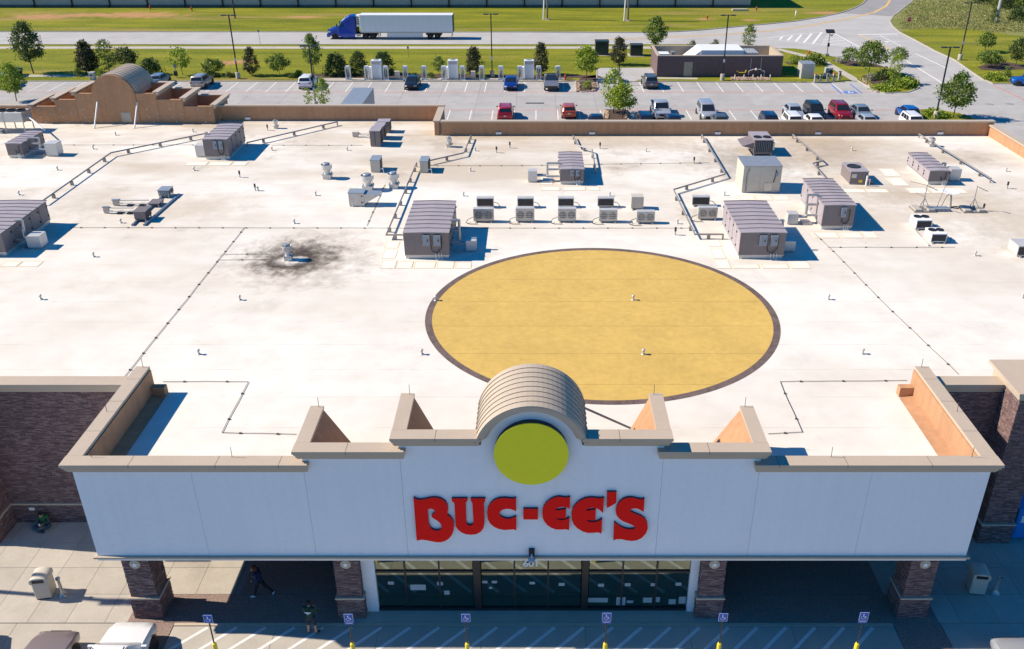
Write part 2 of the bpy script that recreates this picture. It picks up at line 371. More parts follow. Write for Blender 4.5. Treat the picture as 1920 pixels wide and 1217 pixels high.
    def build(s, name, mats, parent=None, smooth=False, loc=None):
        o = bpy.data.objects.new(name, s.mesh(name, mats, smooth)); COL.objects.link(o)
        if parent: o.parent = parent
        if loc is not None: o.location = loc
        return o
def smooth_by_angle(o, deg=40):
    me = o.data; bm = bmesh.new(); bm.from_mesh(me)
    for e in bm.edges:
        if len(e.link_faces) == 2 and e.calc_face_angle(0) > R(deg): e.smooth = False
    for f in bm.faces: f.smooth = True
    bm.to_mesh(me); bm.free(); return o
def bevel(o, w=.02, seg=1):
    b = o.modifiers.new('bevel', 'BEVEL'); b.width = w; b.segments = seg; b.limit_method = 'ANGLE'; return o
def tag(o, label=None, cat=None, group=None, kind=None):
    if label: o['label'] = label
    if cat: o['category'] = cat
    if group: o['group'] = group
    if kind: o['kind'] = kind
    return o
def thing(name, label, cat, loc=(0, 0, 0), rz=0.0, group=None):
    o = bpy.data.objects.new(name, None); COL.objects.link(o)
    o.location = loc; o.rotation_euler = (0, 0, rz); o.empty_display_size = .3
    return tag(o, label, cat, group)
def link_copy(me, name, parent=None, loc=(0, 0, 0), rz=0.0, scale=None):
    o = bpy.data.objects.new(name, me); COL.objects.link(o); o.location = loc; o.rotation_euler = (0, 0, rz)
    if parent: o.parent = parent
    if scale: o.scale = scale
    return o
def structure(name, mb, mats, smooth=False):
    return tag(mb.build(name, mats, None, smooth), kind='structure')
ORD = ['first', 'second', 'third', 'fourth', 'fifth', 'sixth', 'seventh', 'eighth', 'ninth', 'tenth', 'eleventh', 'twelfth', 'thirteenth', 'fourteenth']

# ================================================================ GROUND
def G(px, py, z=0.0):
    p = at(px, py, z); return (p.x, p.y)
LOT_TOP = 129.6
structure('terrain', MB().poly([(-900, -300, -.12), (900, -300, -.12), (900, 1500, -.12), (-900, 1500, -.12)]), GRASS)
# road with its bend, the junction and the drive down into the lot: one sheet of concrete
road_up = [(-150, 169.6)] + [G(*p) for p in ((960, 60.2), (1210, 61), (1270, 59.5), (1310, 57), (1385, 50), (1440, 45), (1490, 40), (1540, 32), (1577, 24))]
road_pts = road_up + [G(*p) for p in ((1755, 80), (1790, 112), (1815, 130), (1840, 147), (1862, 157))] + [(140, 128.0), (140, 100), (40, 100)] + [G(*p) for p in ((1600, 170), (1620, 130), (1500, 96), (1430, 92))] + [(20, 157.3), (-150, 157.3)]
# right border of the bend (grass side), from the junction up
bend = [G(*p) for p in ((1674, 30), (1668, 40), (1674, 50), (1686, 60), (1715, 75), (1752, 95))]
road_pts = road_up + bend + road_pts[len(road_up) + 1:]
mbr = MB(); mbr.poly([(x, y, -.006) for x, y in road_pts])
structure('road', mbr, CONC_ROAD)
up_l = [G(*p) for p in ((1577, 24), (1600, 16), (1615, 9), (1625, 0), (1632, -10), (1634, -30))]
up_r = [G(*p) for p in ((1674, 30), (1690, 18), (1712, 0), (1722, -12), (1728, -30))]
structure('far_road', MB().poly([(x, y, .002) for x, y in up_l + up_r[::-1]]), ASPH)
# parking lot: base sheet, then slabs with recessed joints where the joints can be seen
lot = structure('parking_lot', MB().poly([(-150, -80, -.03), (150, -80, -.03), (150, LOT_TOP, -.03), (-150, LOT_TOP, -.03)]), ASPH)
sw, sd = 5.2, 4.6
sl = MB().box(-sw / 2 + .012, -sd / 2 + .012, -.028, sw / 2 - .012, sd / 2 - .012, 0).mesh('slab', CONC)
NY = 8
for i in range(-18, 17):
    for j in range(NY):
        y = LOT_TOP - sd / 2 - j * sd
        if y < 95: continue
        link_copy(sl, 'slab', lot, (i * sw, y, 0))
mbx = MB()
mbx.box(-150, 95.4 - 2.6, -.028, 150, LOT_TOP - NY * sd - .02, -.001); mbx.box(18 * sw - sw / 2 - .4, LOT_TOP - NY * sd, -.028, 150, LOT_TOP, -.001)
MB().box(-150, -80, -.028, 150, 20.6, -.001).build('unseen_dark_paving', ASPH, lot); mbx.box(-150, 20.62, -.028, -40, 92.7, -.001); mbx.box(40.3, 20.62, -.028, 150, 92.7, -.001)  # unseen paving, made dark to cut bounce light onto the portico front
mbx.build('outer_paving', CONC_ROAD, lot)
def sheet(name, pts, z, mat): return structure(name, MB().poly([(p[0], p[1], z) for p in pts]), mat)
def bank(name, pts, z, mat): return structure(name, MB().prism(pts, -.11, z), mat)
# verge between lot and road, incl. the lawn round the pump house
verge = [(-150, LOT_TOP + .16)] + [G(1119, 152.2)] + [G(*p) for p in ((1119, 128), (1190, 128), (1192, 152.4))] + [G(*p) for p in ((1440, 154), (1565, 154), (1605, 150), (1645, 172), (1660, 174.4), (1702, 172.5), (1720, 166), (1726, 159), (1712, 146), (1690, 137), (1655, 124), (1600, 114), (1567, 107), (1552, 104), (1515, 94), (1490, 91), (1452, 90), (1420, 88.5))] + [(30, 157.2), (-150, 157.2)]
bank('verge_lawn', verge, .05, GRASS)
far = [(-150, 169.8)] + [(x, y + .2) for x, y in road_up[1:]] + [(x - .3, y) for x, y in up_l[1:]] + [(105, 420), (-150, 420)]
bank('far_lawn', far, .05, GRASS)
mead = [(x + .15, y) for x, y in bend] + [G(*p) for p in ((1790, 112.5), (1815, 130.5), (1840, 147), (1862, 156.5))] + [(150, 128.3), (170, 420), G(1728, -30)] + [(x + .3, y) for x, y in up_r[::-1][1:]]
bank('meadow', mead, .05, GRASS2)
lawn_r = [(x + .2, y) for x, y in bend[3:]] + [G(*p) for p in ((1790, 112.6), (1815, 130.6), (1840, 147.2), (1862, 156.6))] + [(149, 128.4)] + [G(1960, 75), G(1900, 66), G(1840, 57), G(1790, 53), G(1740, 53), G(1705, 56)]
sheet('mown_lawn', lawn_r, .056, GRASS)
def kerb(name, pts, w=.16, h=.12, mat=None, z=-.02):
    mb = MB()
    for a, b in zip(pts[:-1], pts[1:]):
        a = Vector((a[0], a[1], 0)); b = Vector((b[0], b[1], 0)); d = (b - a).normalized(); q = Vector((-d.y, d.x, 0)) * w / 2
        e = d * .01
        c = [a + q - e, a - q - e, b - q + e, b + q + e]
        mb.prism([(p.x, p.y) for p in c], z, z + h)
    return structure(name, mb, mat or CONC_WALK)
kerb('kerb_lot_verge', [(-150, LOT_TOP + .08), G(1119, 152.6)])
kerb('kerb_pad_side', [G(1119, 152.3), G(1119, 129)])
kerb('kerb_pump_house', [G(1192, 152.6), G(1440, 154.4), G(1565, 154.4)])
kerb('kerb_corner_bed', [G(*p) for p in ((1606, 150), (1645, 172.3), (1660, 174.8), (1702, 173), (1720, 166.3), (1726.5, 159), (1712, 145.8), (1690, 136.7), (1655, 123.7))])
kerb('kerb_road_far', [(-150, 169.7)] + [(x, y + .1) for x, y in road_up[1:]] + [(x - .1, y) for x, y in up_l[1:-1]], .2, .14)
kerb('kerb_road_near', [(-150, 157.25), (30, 157.25)], .2, .12)
kerb('kerb_meadow', [(x + .05, y) for x, y in up_r[::-1][1:-1]] + [(x + .05, y) for x, y in bend] + [G(*p) for p in ((1790, 112.2), (1815, 130.2), (1840, 147.1), (1862, 157)) ] + [(149, 128.2)], .2, .12)
sheet('sidewalk', [(-150, 153.4), (20, 153.4)] + [G(1220, 90.2), G(1220, 87.2), (20, 155.4), (-150, 155.4)], .058, CONC_WALK)
sheet('lot_side_path', [(-150, 132.2), (-58, 132.2), (-58, 133.6), (-150, 133.6)], .058, CONC_WALK)
sheet('corner_path', [G(1452, 92.5), G(1462, 91), G(1545, 111), G(1607, 147), G(1607, 152), G(1598, 152), G(1535, 114)], .058, CONC_WALK)
sheet('pump_house_apron', [G(1231, 148), G(1231, 145), G(1308, 146), G(1308, 149)], .058, CONC_WALK)
sheet('driveway_pad', [G(1119, 153), G(1119, 130), G(1127, 127.5), G(1232, 127), G(1232, 149.5), G(1196, 149.5), G(1191, 153)], .058, CONC_ROAD)
sheet('charger_strip', [(-32.2, 129.75), (4.2, 129.75), (4.2, 131.4), (-32.0, 131.4)], .058, CONC_WALK)
# planting beds and the corner island ground cover
beds = {'mulch_bed_charger': [(-35, 131.5), (10, 131.5), (9, 133.2), (-20, 134.4), (-35, 134.0)],
        'mulch_bed_shrubs': [G(1470, 117), G(1490, 113), G(1545, 118), G(1548, 121), G(1510, 122), G(1478, 121)],
        'mulch_bed_corner': [G(1558, 113), G(1580, 111), G(1640, 120), G(1664, 127), G(1640, 126), G(1590, 124)],
        'mulch_bed_tip': [G(1615, 142), G(1640, 139), G(1680, 146), G(1690, 152), G(1650, 160), G(1636, 158)],
        'mulch_bed_meadow': [G(1832, 126), G(1850, 120), G(1890, 117), G(1930, 124), G(1925, 130), G(1870, 133), G(1840, 131)],
        'mulch_bed_island': [G(1083, 152), G(1090, 146), G(1119, 140), G(1121, 151.8)]}
for k, p in beds.items(): sheet(k, p, .064, MULCH)
isl = [G(1722, 206), G(1740, 205.2), G(1765, 207.5), G(1800, 212.5), G(1830, 224), G(1834, 240), G(1706, 240)]
bank('lamp_island', isl, .08, GRASS); kerb('kerb_lamp_island', isl + isl[:1], .16, .13)
isl2 = [G(1079, 152.3), G(1081, 168), G(1090, 172.5), G(1115, 171), G(1121, 164), G(1119, 152.3)]
bank('charger_island', isl2, .08, MULCH); kerb('kerb_charger_island', isl2, .2, .13)
isl3 = [G(1134, 205.5), G(1175, 205.5), G(1180, 236), G(1126, 236)]
bank('tree_island', isl3, .08, MULCH); kerb('kerb_tree_island', isl3 + isl3[:1], .2, .13)

# ---------------------------------------------------------------- road and lot paint
def stripe(name, a, b, w, mat, parent, z=.006):
    a = Vector((a[0], a[1], 0)); b = Vector((b[0], b[1], 0)); d = (b - a).normalized(); q = Vector((-d.y, d.x, 0)) * w / 2
    return MB().poly([(p.x, p.y, z) for p in (a + q, a - q, b - q, b + q)]).build(name, mat, parent)
ST = 2.735
RED1, RED2 = 123.0, 113.3
x0 = at(840, 156).x
for k in range(-24, 25):
    x = x0 + k * ST
    if x > 43: break
    hat = at(1079, 160).x < x < at(1200, 160).x
    if not hat: stripe('stall_line', (x, RED1 + .1), (x, LOT_TOP - .6), .13, WPAINT, lot)
x1 = at(1005, 213).x
for k in range(-8, 16):
    x = x1 + k * ST
    if x < -14 or x > 45: continue
    stripe('stall_line', (x, RED2 - .1), (x, RED2 - 10.9), .13, WPAINT, lot)
stripe('fire_lane_stripe', (-120, RED1), (at(1640, 174).x, RED1), .2, RPAINT, lot)
stripe('fire_lane_stripe', (-14, RED2), (at(1712, 206).x, RED2), .2, RPAINT, lot)
stripe('fire_lane_stripe', G(1862, 158.5), G(1945, 199), .2, RPAINT, lot, .012)
for k in range(5):                                                    # hatched bays by the islands
    a = at(1052 + k * 8, 171); stripe('hatch_line', (a.x, RED1 + .5), (a.x + 2.2, RED1 + 4.2), .13, WPAINT, lot)
for k in range(6):
    a = at(1128 + k * 10, 171); stripe('hatch_line', (a.x, RED1 + .4), (a.x + 3.2, RED1 + 3.4), .13, WPAINT, lot)
road = bpy.data.objects['road']
# accessible bay: blue borders, blue square with a white figure, hatched aisle
stripe('blue_line', G(1559, 158), G(1577, 175.5), .2, BPAINT, lot, .012)
stripe('blue_line', G(1594, 157), G(1616, 174.5), .2, BPAINT, lot, .012)
c = at(1594, 172.8)
MB().poly([(c.x - .85, c.y - .7, .012), (c.x + .85, c.y - .7, .012), (c.x + .85, c.y + .7, .012), (c.x - .85, c.y + .7, .012)]).build('blue_square', BPAINT, lot)
ms = MB(); ms.cbox((c.x - .05, c.y + .42, .017), (.22, .22, .004)); ms.cbox((c.x - .05, c.y + .08, .017), (.14, .42, .004)); ms.cbox((c.x + .15, c.y - .12, .017), (.4, .12, .004))
for k in range(7):
    t = R(150 + k * 35); t2 = R(150 + (k + 1) * 35); ms.cone((c.x + .33 * math.cos(t), c.y - .22 + .33 * math.sin(t), .016), (c.x + .33 * math.cos(t2), c.y - .22 + .33 * math.sin(t2), .016), .045, .045, 4)
ms.build('access_symbol', WPAINT, lot)
for k in range(6): a = G(1612 + k * 4.5, 160 + k * 3.0); b = G(1588 + k * 9, 152.5 + k * 3.6); stripe('hatch_line', (a[0], a[1]), (a[0] + 1.9, a[1] - .9), .12, WPAINT, lot, .012)
def pline(name, pts, w, mat, parent, z=.010):
    mb = MB(); P = [Vector((p[0], p[1], 0)) for p in pts]
    L = []; Rr = []
    for i, p in enumerate(P):
        d = (P[min(i + 1, len(P) - 1)] - P[max(i - 1, 0)]).normalized(); q = Vector((-d.y, d.x, 0)) * w / 2
        L.append((p.x + q.x, p.y + q.y, z)); Rr.append((p.x - q.x, p.y - q.y, z))
    for i in range(len(P) - 1): mb.quad(L[i], Rr[i], Rr[i + 1], L[i + 1])
    return mb.build(name, mat, parent)
yl = [G(*p) for p in ((1110, 75), (1235, 70.5), (1335, 65.5), (1440, 58.5), (1515, 48.5), (1577, 37.5), (1640, 23), (1662, 11), (1668, 2), (1671, -10))]
pline('yellow_centre_line', yl, .35, YPAINT, road)
pline('yellow_centre_line', [(x, y + .55) for x, y in yl], .16, YPAINT, road)
pline('white_edge_line', [G(1702, 12), G(1712, 0), G(1718, -10)], .25, WPAINT, road)
pline('white_edge_line', [G(1680, 27), G(1705, 8)], .2, WPAINT, road)
pline('stop_line', [G(1608, 64.2), G(1683, 63.4)], .6, WPAINT, road)
pline('yellow_centre_line', [G(1611, 66), G(1640, 77), G(1668, 93)], .35, YPAINT, road)
pline('lane_line', [G(1650, 66), G(1695, 89)], .2, WPAINT, road)
pline('lane_line', [G(1716, 100), G(1776, 128)], .25, WPAINT, road)
pline('lane_line', [G(1695, 111), G(1766, 155)], .25, WPAINT, road)
pline('gore_border', [G(1441, 71), G(1500, 63), G(1557, 58.5), G(1612, 88)], .3, WPAINT, road)
pline('gore_border', [G(1441, 73.5), G(1490, 79), G(1548, 84), G(1612, 88.5)], .2, WPAINT, road)
for a, b in (((1462, 74), (1467, 68.5)), ((1477, 75.5), (1486, 66.5)), ((1492, 77.5), (1503, 64.5)), ((1507, 80), (1522, 62.5)), ((1523, 83), (1541, 60))):
    pline('gore_bar', [G(*a), G(*b)], .42, WPAINT, road)
for k in range(8):
    a = (1540 + k * 1.5, 82 - k * 2.7); b = (1600 - k * 5.5, 85.5 - k * 3.2); pline('gore_bar', [G(*a), G(*b)], .4, WPAINT, road)
def arrow(px, py, sgn):
    p = at(px, py); mb = MB()
    mb.poly([(p.x - 1.6, p.y - .12, .012), (p.x + 1.0, p.y - .12, .012), (p.x + 1.0, p.y + .12, .012), (p.x - 1.6, p.y + .12, .012)])
    e = p.x + 1.0 * sgn
    mb.poly([(e, p.y - .75, .012), (e + .9 * sgn, p.y + .1, .012), (e, p.y + .75, .012)][::(1 if sgn > 0 else -1)])
    mb.build('turn_arrow', WPAINT, road)
arrow(1650, 78, 1); arrow(1692, 78, -1)
for i, (px, py) in enumerate(((1855, 195), (1893, 194.5))):
    p = at(px, py); MB().lathe([(.55, .002), (.55, .012), (.45, .016)], (p.x, p.y, 0), 14).build('manhole_cover', ASPH, lot)
p = at(1010, 193); MB().cbox((p.x - .5, p.y, .006), (2.4, .5, .012)).build('drain_grate', BLACK, lot)

# ================================================================ FRONT WALK: slabs, paver bands, hatched access zone
walk = structure('front_walk', MB().poly([(-46, 20.5, -.025), (40.2, 20.5, -.025), (40.2, 34.2, -.025), (-46, 34.2, -.025)]), ASPH)
kw = 1.66
sm = MB().box(-kw / 2 + .008, -kw / 2 + .008, -.024, kw / 2 - .008, kw / 2 - .008, .02).mesh('slab', CONC_WALK)
for i in range(-18, 18):
    for j in range(4):
        x = -16.2 + .3 + kw * (i + 9) ; y = 28.42 + kw * j
        if x > 38 or abs(x) > 30: continue
        if -17.45 < x - kw / 2 and x + kw / 2 < 17.2 and 28.1 < y < 29.0: continue
        if -8 < x < 7.8 and y > 28.3: continue
        if y > 29.2 and (-13.1 < x < -8 or 7.8 < x < 15.6): continue
        link_copy(sm, 'slab', walk, (x, y, 0))
for a, b in ((-17.45, -8.0), (7.8, 17.2)):
    MB().box(a + .02, 27.6, -.024, b - .02, 29.24, .021).build('paver_band', PAVER, walk)
for a, b in ((-17.3, -15.4), (15.2, 17.2)):
    MB().box(a, 20.6, -.024, b, 27.58, .0215).build('paver_band', PAVER, walk)
for a, b in ((-13.08, -8.02), (7.82, 15.38)): MB().box(a, 29.26, -.024, b, 34.0, .0205).build('paver_field', PAVER, walk)
MB().box(-8.0, 27.6, -.024, 7.8, 28.45, .019).build('kerb_walk', CONC_WALK, walk)
MB().box(-15.38, 27.44, -.024, 15.18, 27.585, .026).build('flush_kerb', STONE, walk)
lw = MB().box(-2.183 + .01, -1.71 + .01, -.024, 2.183 - .01, 1.71 - .01, .004).mesh('slab', CONC_WALK)
for i in range(7):
    for j in range(2): link_copy(lw, 'slab', walk, (-15.38 + 4.366 * (i + .5), 25.71 - j * 3.42, 0))
for a, b in ((-46, -17.32), (17.22, 40.1)):
    n = max(2, int((b - a) / 4.2)); w = (b - a) / n
    for i in range(n):
        for j in range(2): MB().box(a + i * w + .01, 20.62 + j * 3.48 + .01, -.024, a + (i + 1) * w - .01, 20.62 + (j + 1) * 3.48 - .01, .0035).build('slab', CONC_WALK, walk)
for k in range(25):
    x = -13.9 + k * 1.225
    if x > 14.4: break
    stripe('hatch_line', (x, 27.35), (x - 2.6, 24.75), .15, WPAINT, walk, .009)

# ================================================================ STORE BUILDING
RZ = 7.2                                   # roof deck level
XC, HW, S1, S2 = -.17, 17.65, 8.75, 5.02   # portico axis, half width, step offsets
YF, YM = 27.6, 34.1                        # portico front plane, main front wall plane
XR = -8.84                                 # jog in the rear parapet
store = thing('store_building', 'large flat-roofed store with white roof, stepped white entrance portico and brick walls', 'building', (0, 34, 0))
ST_OFF = Vector((0, 34, 0))
class SB(MB):
    def build(s, name, mats, parent=None, smooth=False, loc=None):
        s.v = [(x - ST_OFF.x, y - ST_OFF.y, z - ST_OFF.z) for x, y, z in s.v] if (parent is None or parent is store or parent.parent is store) else s.v
        return MB.build(s, name, mats, parent or store, smooth, loc)
roof = SB().poly([(XC - HW + .1, 27.75, RZ), (XC + HW - .1, 27.75, RZ), (XC + HW - .1, 34.2, RZ), (39.4, 34.2, RZ), (39.4, 76.6, RZ), (XR + .1, 76.6, RZ), (XR + .1, 81.5, RZ), (-62, 81.5, RZ), (-62, 34.2, RZ), (XC - HW + .1, 34.2, RZ)]).build('roof_deck', ROOF)
# --- stucco panels of the portico front, each with its own edges
ZB = 3.77
g = .005
def arch(r, zc, a0, a1, n):
    return [(XC + r * math.cos(R(a0 + (a1 - a0) * k / n)), zc + r * math.sin(R(a0 + (a1 - a0) * k / n))) for k in range(n + 1)]
ZC, RO, RI = 9.0, 2.12, 1.78
L1, L2, L3 = 8.02, 8.64, 9.24              # panel tops (the cornice sits on them)
for a, b, zt in ((-HW, -13.1, L1), (-13.1, -S1, L1), (-S1, -S2, L2), (S2, S1, L2), (S1, 13.1, L1), (13.1, HW, L1)):
    SB().box(XC + a + g, YF, ZB, XC + b - g, YF + .3, zt).build('wall_panel', STUCCO)
SB().yprism([(XC - S2 + g, ZB), (XC + S2 - g, ZB), (XC + S2 - g, L3)] + arch(1.93, ZC, 7, 173, 28) + [(XC - S2 + g, L3)], YF, YF + .3).build('wall_panel', STUCCO)
SB().box(XC - HW + .35, YF + .31, ZB, XC + HW - .35, YF + .34, 7.9).build('wall_backing', STUCCO)
# --- portico side walls: white outside, tan inside
for s in (-1, 1):
    a, b = XC + s * HW, XC + s * (HW - .2)
    SB().box(a, YF + .3, ZB, b, YM, 8.366).build('side_wall', STUCCO)
    SB().box(b - s * .004, YF + .345, RZ - .3, XC + s * (HW - .42), 34.62, 8.366).build('side_wall_lining', TAN)
    q = XC + s * (HW - .42)
    SB().yprism([(q, RZ - .01), (q - s * .62, RZ + .012), (q, RZ + .10)], YF + .6, 34.1).build('base_flashing', TAN)
    SB().box(q - s * .005, 34.16, RZ - .1, q - s * .62, 34.5, RZ + .48).build('parapet_stub', TAN)
# --- cornices and copings
def cornice(x0, x1, ztop, yf=YF, back=.34, name='cornice'):
    mb = SB()
    mb.box(x0, yf - .28, ztop - .13, x1, yf + back, ztop)
    mb.box(x0 + .04, yf - .21, ztop - .24, x1 - .04, yf - .002, ztop - .132)
    mb.box(x0 + .08, yf - .13, ztop - .38, x1 - .08, yf - .003, ztop - .242)
    mb.box(x0 + .11, yf - .06, ztop - .48, x1 - .11, yf - .004, ztop - .382)
    mb.box(x0 + .12, yf + .002, ztop - .485, x1 - .12, yf + .298, ztop - .132)
    return mb.build(name, COPING)
def return_coping(s, xo, ztop, y1, w=.62, y0=YF + .345):
    a = XC + s * (xo + .26); b = XC + s * (xo - w + .26); mb = SB()
    mb.box(a, y0, ztop - .13, b, y1, ztop)
    mb.box(XC + s * (xo + .19), y0, ztop - .24, XC + s * (xo + .002), y1 - .03, ztop - .132)
    mb.box(XC + s * (xo + .11), y0, ztop - .38, XC + s * (xo + .003), y1 - .05, ztop - .242)
    mb.box(XC + s * (xo + .05), y0, ztop - .48, XC + s * (xo + .004), y1 - .06, ztop - .382)
    return mb.build('return_coping', COPING)
for s in (-1, 1):
    def xx(a, b): return (XC + min(s * a, s * b), XC + max(s * a, s * b))
    cornice(*xx(S1 - .28 + .02, HW + .28), 8.50); cornice(*xx(S2 - .28 + .02, S1 + .28), 9.12); cornice(*xx(RO - .22, S2 + .28), 9.72)
    return_coping(s, HW, 8.50, 34.7); return_coping(s, S1, 9.12, 30.5, .55); return_coping(s, S2, 9.72, 30.5, .55)
    for xo, zt in ((S1, 8.98), (S2, 9.58)):                      # stepped return walls with battered inner face
        o = XC + s * xo; i = XC + s * (xo - .26); f = XC + s * (xo - 1.35)
        SB().yprism([(o, RZ - .05), (f, RZ - .05), (i, zt - .01), (o, zt - .01)], YF + .35, 30.44).build('return_wall', TAN)
        SB().box(f - s * .002, 30.0, RZ - .05, f - s * .45, 30.4, RZ + .14).build('return_foot', TAN)
    SB().tube([(XC + s * 16.9, YF + .25, 8.5), (XC + s * 16.9, YF + .25, 8.95)], .012, 4).build('lightning_rod', CABLE)
    for xr_, yr_, zr_ in ((11.5, YF + .25, 8.5), (S1 - .1, 30.4, 9.12), (S2 - .1, 30.4, 9.72), (HW - .1, 34.6, 8.5), (HW, 31.0, 8.5)):
        SB().tube([(XC + s * xr_, yr_, zr_), (XC + s * xr_, yr_ + .02, zr_ + .45)], .012, 4).build('lightning_rod', CABLE)
# --- arched centre: cornice ring and standing-seam barrel behind it
def arc_ring(r0, r1, y0, y1, n=30, a0=19.8, a1=160.2):
    mb = SB(); A = arch(r0, ZC, a0, a1, n); B = arch(r1, ZC, a0, a1, n)
    for k in range(n):
        q = [(A[k][0], A[k][1]), (B[k][0], B[k][1]), (B[k + 1][0], B[k + 1][1]), (A[k + 1][0], A[k + 1][1])]
        mb.yprism(q, y0, y1)
    return mb
arc_ring(1.93, RO, YF - .28, YF - .02).build('arch_cornice', COPING)
arc_ring(1.86, 2.05, YF - .19, YF - .021).build('arch_cornice', COPING)
arc_ring(1.80, 1.96, YF - .10, YF - .022).build('arch_cornice', COPING)
NB = 9; ya, yb = YF - .285, 30.4
for k in range(NB):
    y0 = ya + (yb - ya) * k / NB; y1 = ya + (yb - ya) * (k + 1) / NB
    p = arc_ring(RO, RO + .05, y0 + .012, y1 - .012, 30, 12, 168).build('barrel_panel', BARREL); smooth_by_angle(p, 30)
    if k: smooth_by_angle(arc_ring(RO + .002, RO + .085, y0 - .012, y0 + .012, 30, 12, 168).build('standing_seam', COPING), 30)
SB().yprism(arch(RO - .01, ZC, 10, 170, 24) + [(XC - RO, RZ), (XC + RO, RZ)], yb - .25, yb - .02).build('barrel_end_wall', TAN)
SB().cone((XC + 1.95, 30.2, 9.3), (XC + 4.4, 31.5, RZ + .02), .05, .05, 8).build('slant_tube', PIPE)  # thin grey tube slanting from the barrel down to the roof
for xj in (-15.3, -12.0, -9.6, -7.0, -3.6, 3.3, 6.7, 9.4, 12.0, 15.2):        # sealant joints across the copings
    zj = 8.5 if abs(xj) > S1 else (9.12 if abs(xj) > S2 else 9.72)
    SB().box(XC + xj - .008, YF - .285, zj - .128, XC + xj + .008, YF + .335, zj + .003).build('coping_joint', CABLE)
for s in (-1, 1):
    for yj in (29.6, 31.8, 33.6): SB().box(XC + s * (HW + .255), yj - .008, 8.5, XC + s * (HW - .355), yj + .008, 8.503).build('coping_joint', CABLE)
# --- soffit, fascia trim, columns
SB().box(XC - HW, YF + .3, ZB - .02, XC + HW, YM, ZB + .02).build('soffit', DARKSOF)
SB().box(XC - HW - .12, YF - .13, ZB - .08, XC + HW + .12, YF + .28, ZB - .002).build('fascia_trim', COPING)
SB().box(XC - HW - .02, YF - .03, ZB - .24, XC + HW + .02, YF + .26, ZB - .082).build('fascia_drip', WHITE)
for s in (-1, 1): SB().box(XC + s * (HW + .12), YF + .282, ZB - .08, XC + s * (HW - .2), YM - .2, ZB - .022).build('fascia_trim', COPING)
def star(mb, cx, cz, r, y):
    pts = []
    for k in range(10):
        a = R(90 + 36 * k); q = r if k % 2 == 0 else r * .42; pts.append((cx + q * math.cos(a), cz + q * math.sin(a)))
    return mb.yprism(pts, y - .03, y)
# stacked ledge stone: real courses with uneven faces
STN = [M('ledge_stone_' + k, c_, .9, var=.22, scale=6, fine=40) for k, c_ in (('russet', (.215, .135, .13)), ('umber', (.17, .108, .108)), ('rose', (.265, .18, .172)), ('dark', (.135, .086, .09)))]
SME = [MB().box(-.5, -.5, -.5, .5, .5, .5).mesh('stone', m_) for m_ in STN]
srng = random.Random(21); FACING = []; SHAFT = []
def stone_face(ax, u0, u1, z0, z1, plane, sg):
    out = []; n = max(1, round((z1 - z0) / .072)); hz = (z1 - z0) / n
    for j in range(n):
        u = u0 - srng.uniform(0, .3)
        while u < u1:
            w = srng.uniform(.14, .40); a_, b_ = max(u0 - .02, u), min(u1 + .02, u + w); u += w
            if b_ - a_ < .05: continue
            p = srng.uniform(.008, .034); k = srng.choices(range(4), (4, 4, 2.2, 2))[0]; lo_, hi_ = sorted((plane - sg * .03, plane + sg * p))
            z_a, z_b = z0 + j * hz + .005, z0 + (j + 1) * hz - .005
            out.append(((a_ + .005, lo_, z_a, b_ - .005, hi_, z_b) if ax == 'y' else (lo_, a_ + .005, z_a, hi_, b_ - .005, z_b), k))
    return out
def link_stone(bx, parent):
    (x0, y0, z0, x1, y1, z1), k = bx
    link_copy(SME[k], 'stone', parent, ((x0 + x1) / 2 - ST_OFF.x, (y0 + y1) / 2 - ST_OFF.y, (z0 + z1) / 2), 0, (x1 - x0, y1 - y0, z1 - z0))
for a, b in ((-17.1, -16.02), (-8.36, -7.36), (6.88, 7.86), (15.52, 16.62)):
    col = SB().box(a, 27.92, 1.2, b, 29.0, ZB - .03).build('column', BRICK)
    SB().box(a - .06, 27.86, .022, b + .06, 29.06, 1.12).build('column_base', BRICK, col)
    SB().box(a - .12, 27.80, 1.121, b + .12, 29.12, 1.21).build('column_ledge', STONE, col)
    cx = (a + b) / 2
    SB().cone((cx, 27.918, 3.05), (cx, 27.84, 3.05), .22, .22, 20).build('medallion', STONE, col)
    star(SB(), cx, 3.05, .15, 27.838).build('star', WHITE, col)
    SHAFT.extend((bx, col) for bx in stone_face('y', a, b, 1.215, ZB - .25, 27.92, -1))
    for pl, sg in ((a, -1), (b, 1)): FACING.extend(stone_face('x', 27.92, 29.0, 1.215, ZB - .25, pl, sg))
    FACING.extend(stone_face('y', a - .06, b + .06, .025, 1.115, 27.86, -1))
    for pl, sg in ((a - .06, -1), (b + .06, 1)): FACING.extend(stone_face('x', 27.86, 29.06, .025, 1.115, pl, sg))
# --- main brick front walls, piers, ledge, parapet coping
def front_run(x0, x1):
    SB().box(x0, YM, 1.2, x1, YM + .35, 7.56).build('brick_wall', BRICK)
    SB().box(x0, YM - .05, .0, x1, YM + .35, 1.12).build('brick_wainscot', BRICK)
    SB().box(x0, YM - .12, 1.121, x1, YM + .3, 1.198).build('stone_ledge', STONE)
    SB().box(x0, YM + .352, RZ - .2, x1, YM + .42, 7.9).build('parapet_lining', TAN)
    mb = SB(); mb.box(x0, YM - .25, 7.92, x1, YM + .5, 8.04); mb.box(x0, YM - .17, 7.76, x1, YM + .345, 7.918); mb.box(x0, YM - .08, 7.562, x1, YM + .346, 7.758); mb.build('parapet_coping', COPING)
front_run(-62, XC - HW - .3); front_run(XC + HW + .3, 39.6)
SB().box(XC - HW + .2, YM + .01, .0, -7.4, YM + .3, ZB - .03).build('portico_back_wall', BRICK); SB().box(7.9, YM + .01, 0, XC + HW - .2, YM + .3, ZB - .03).build('portico_back_wall', BRICK)
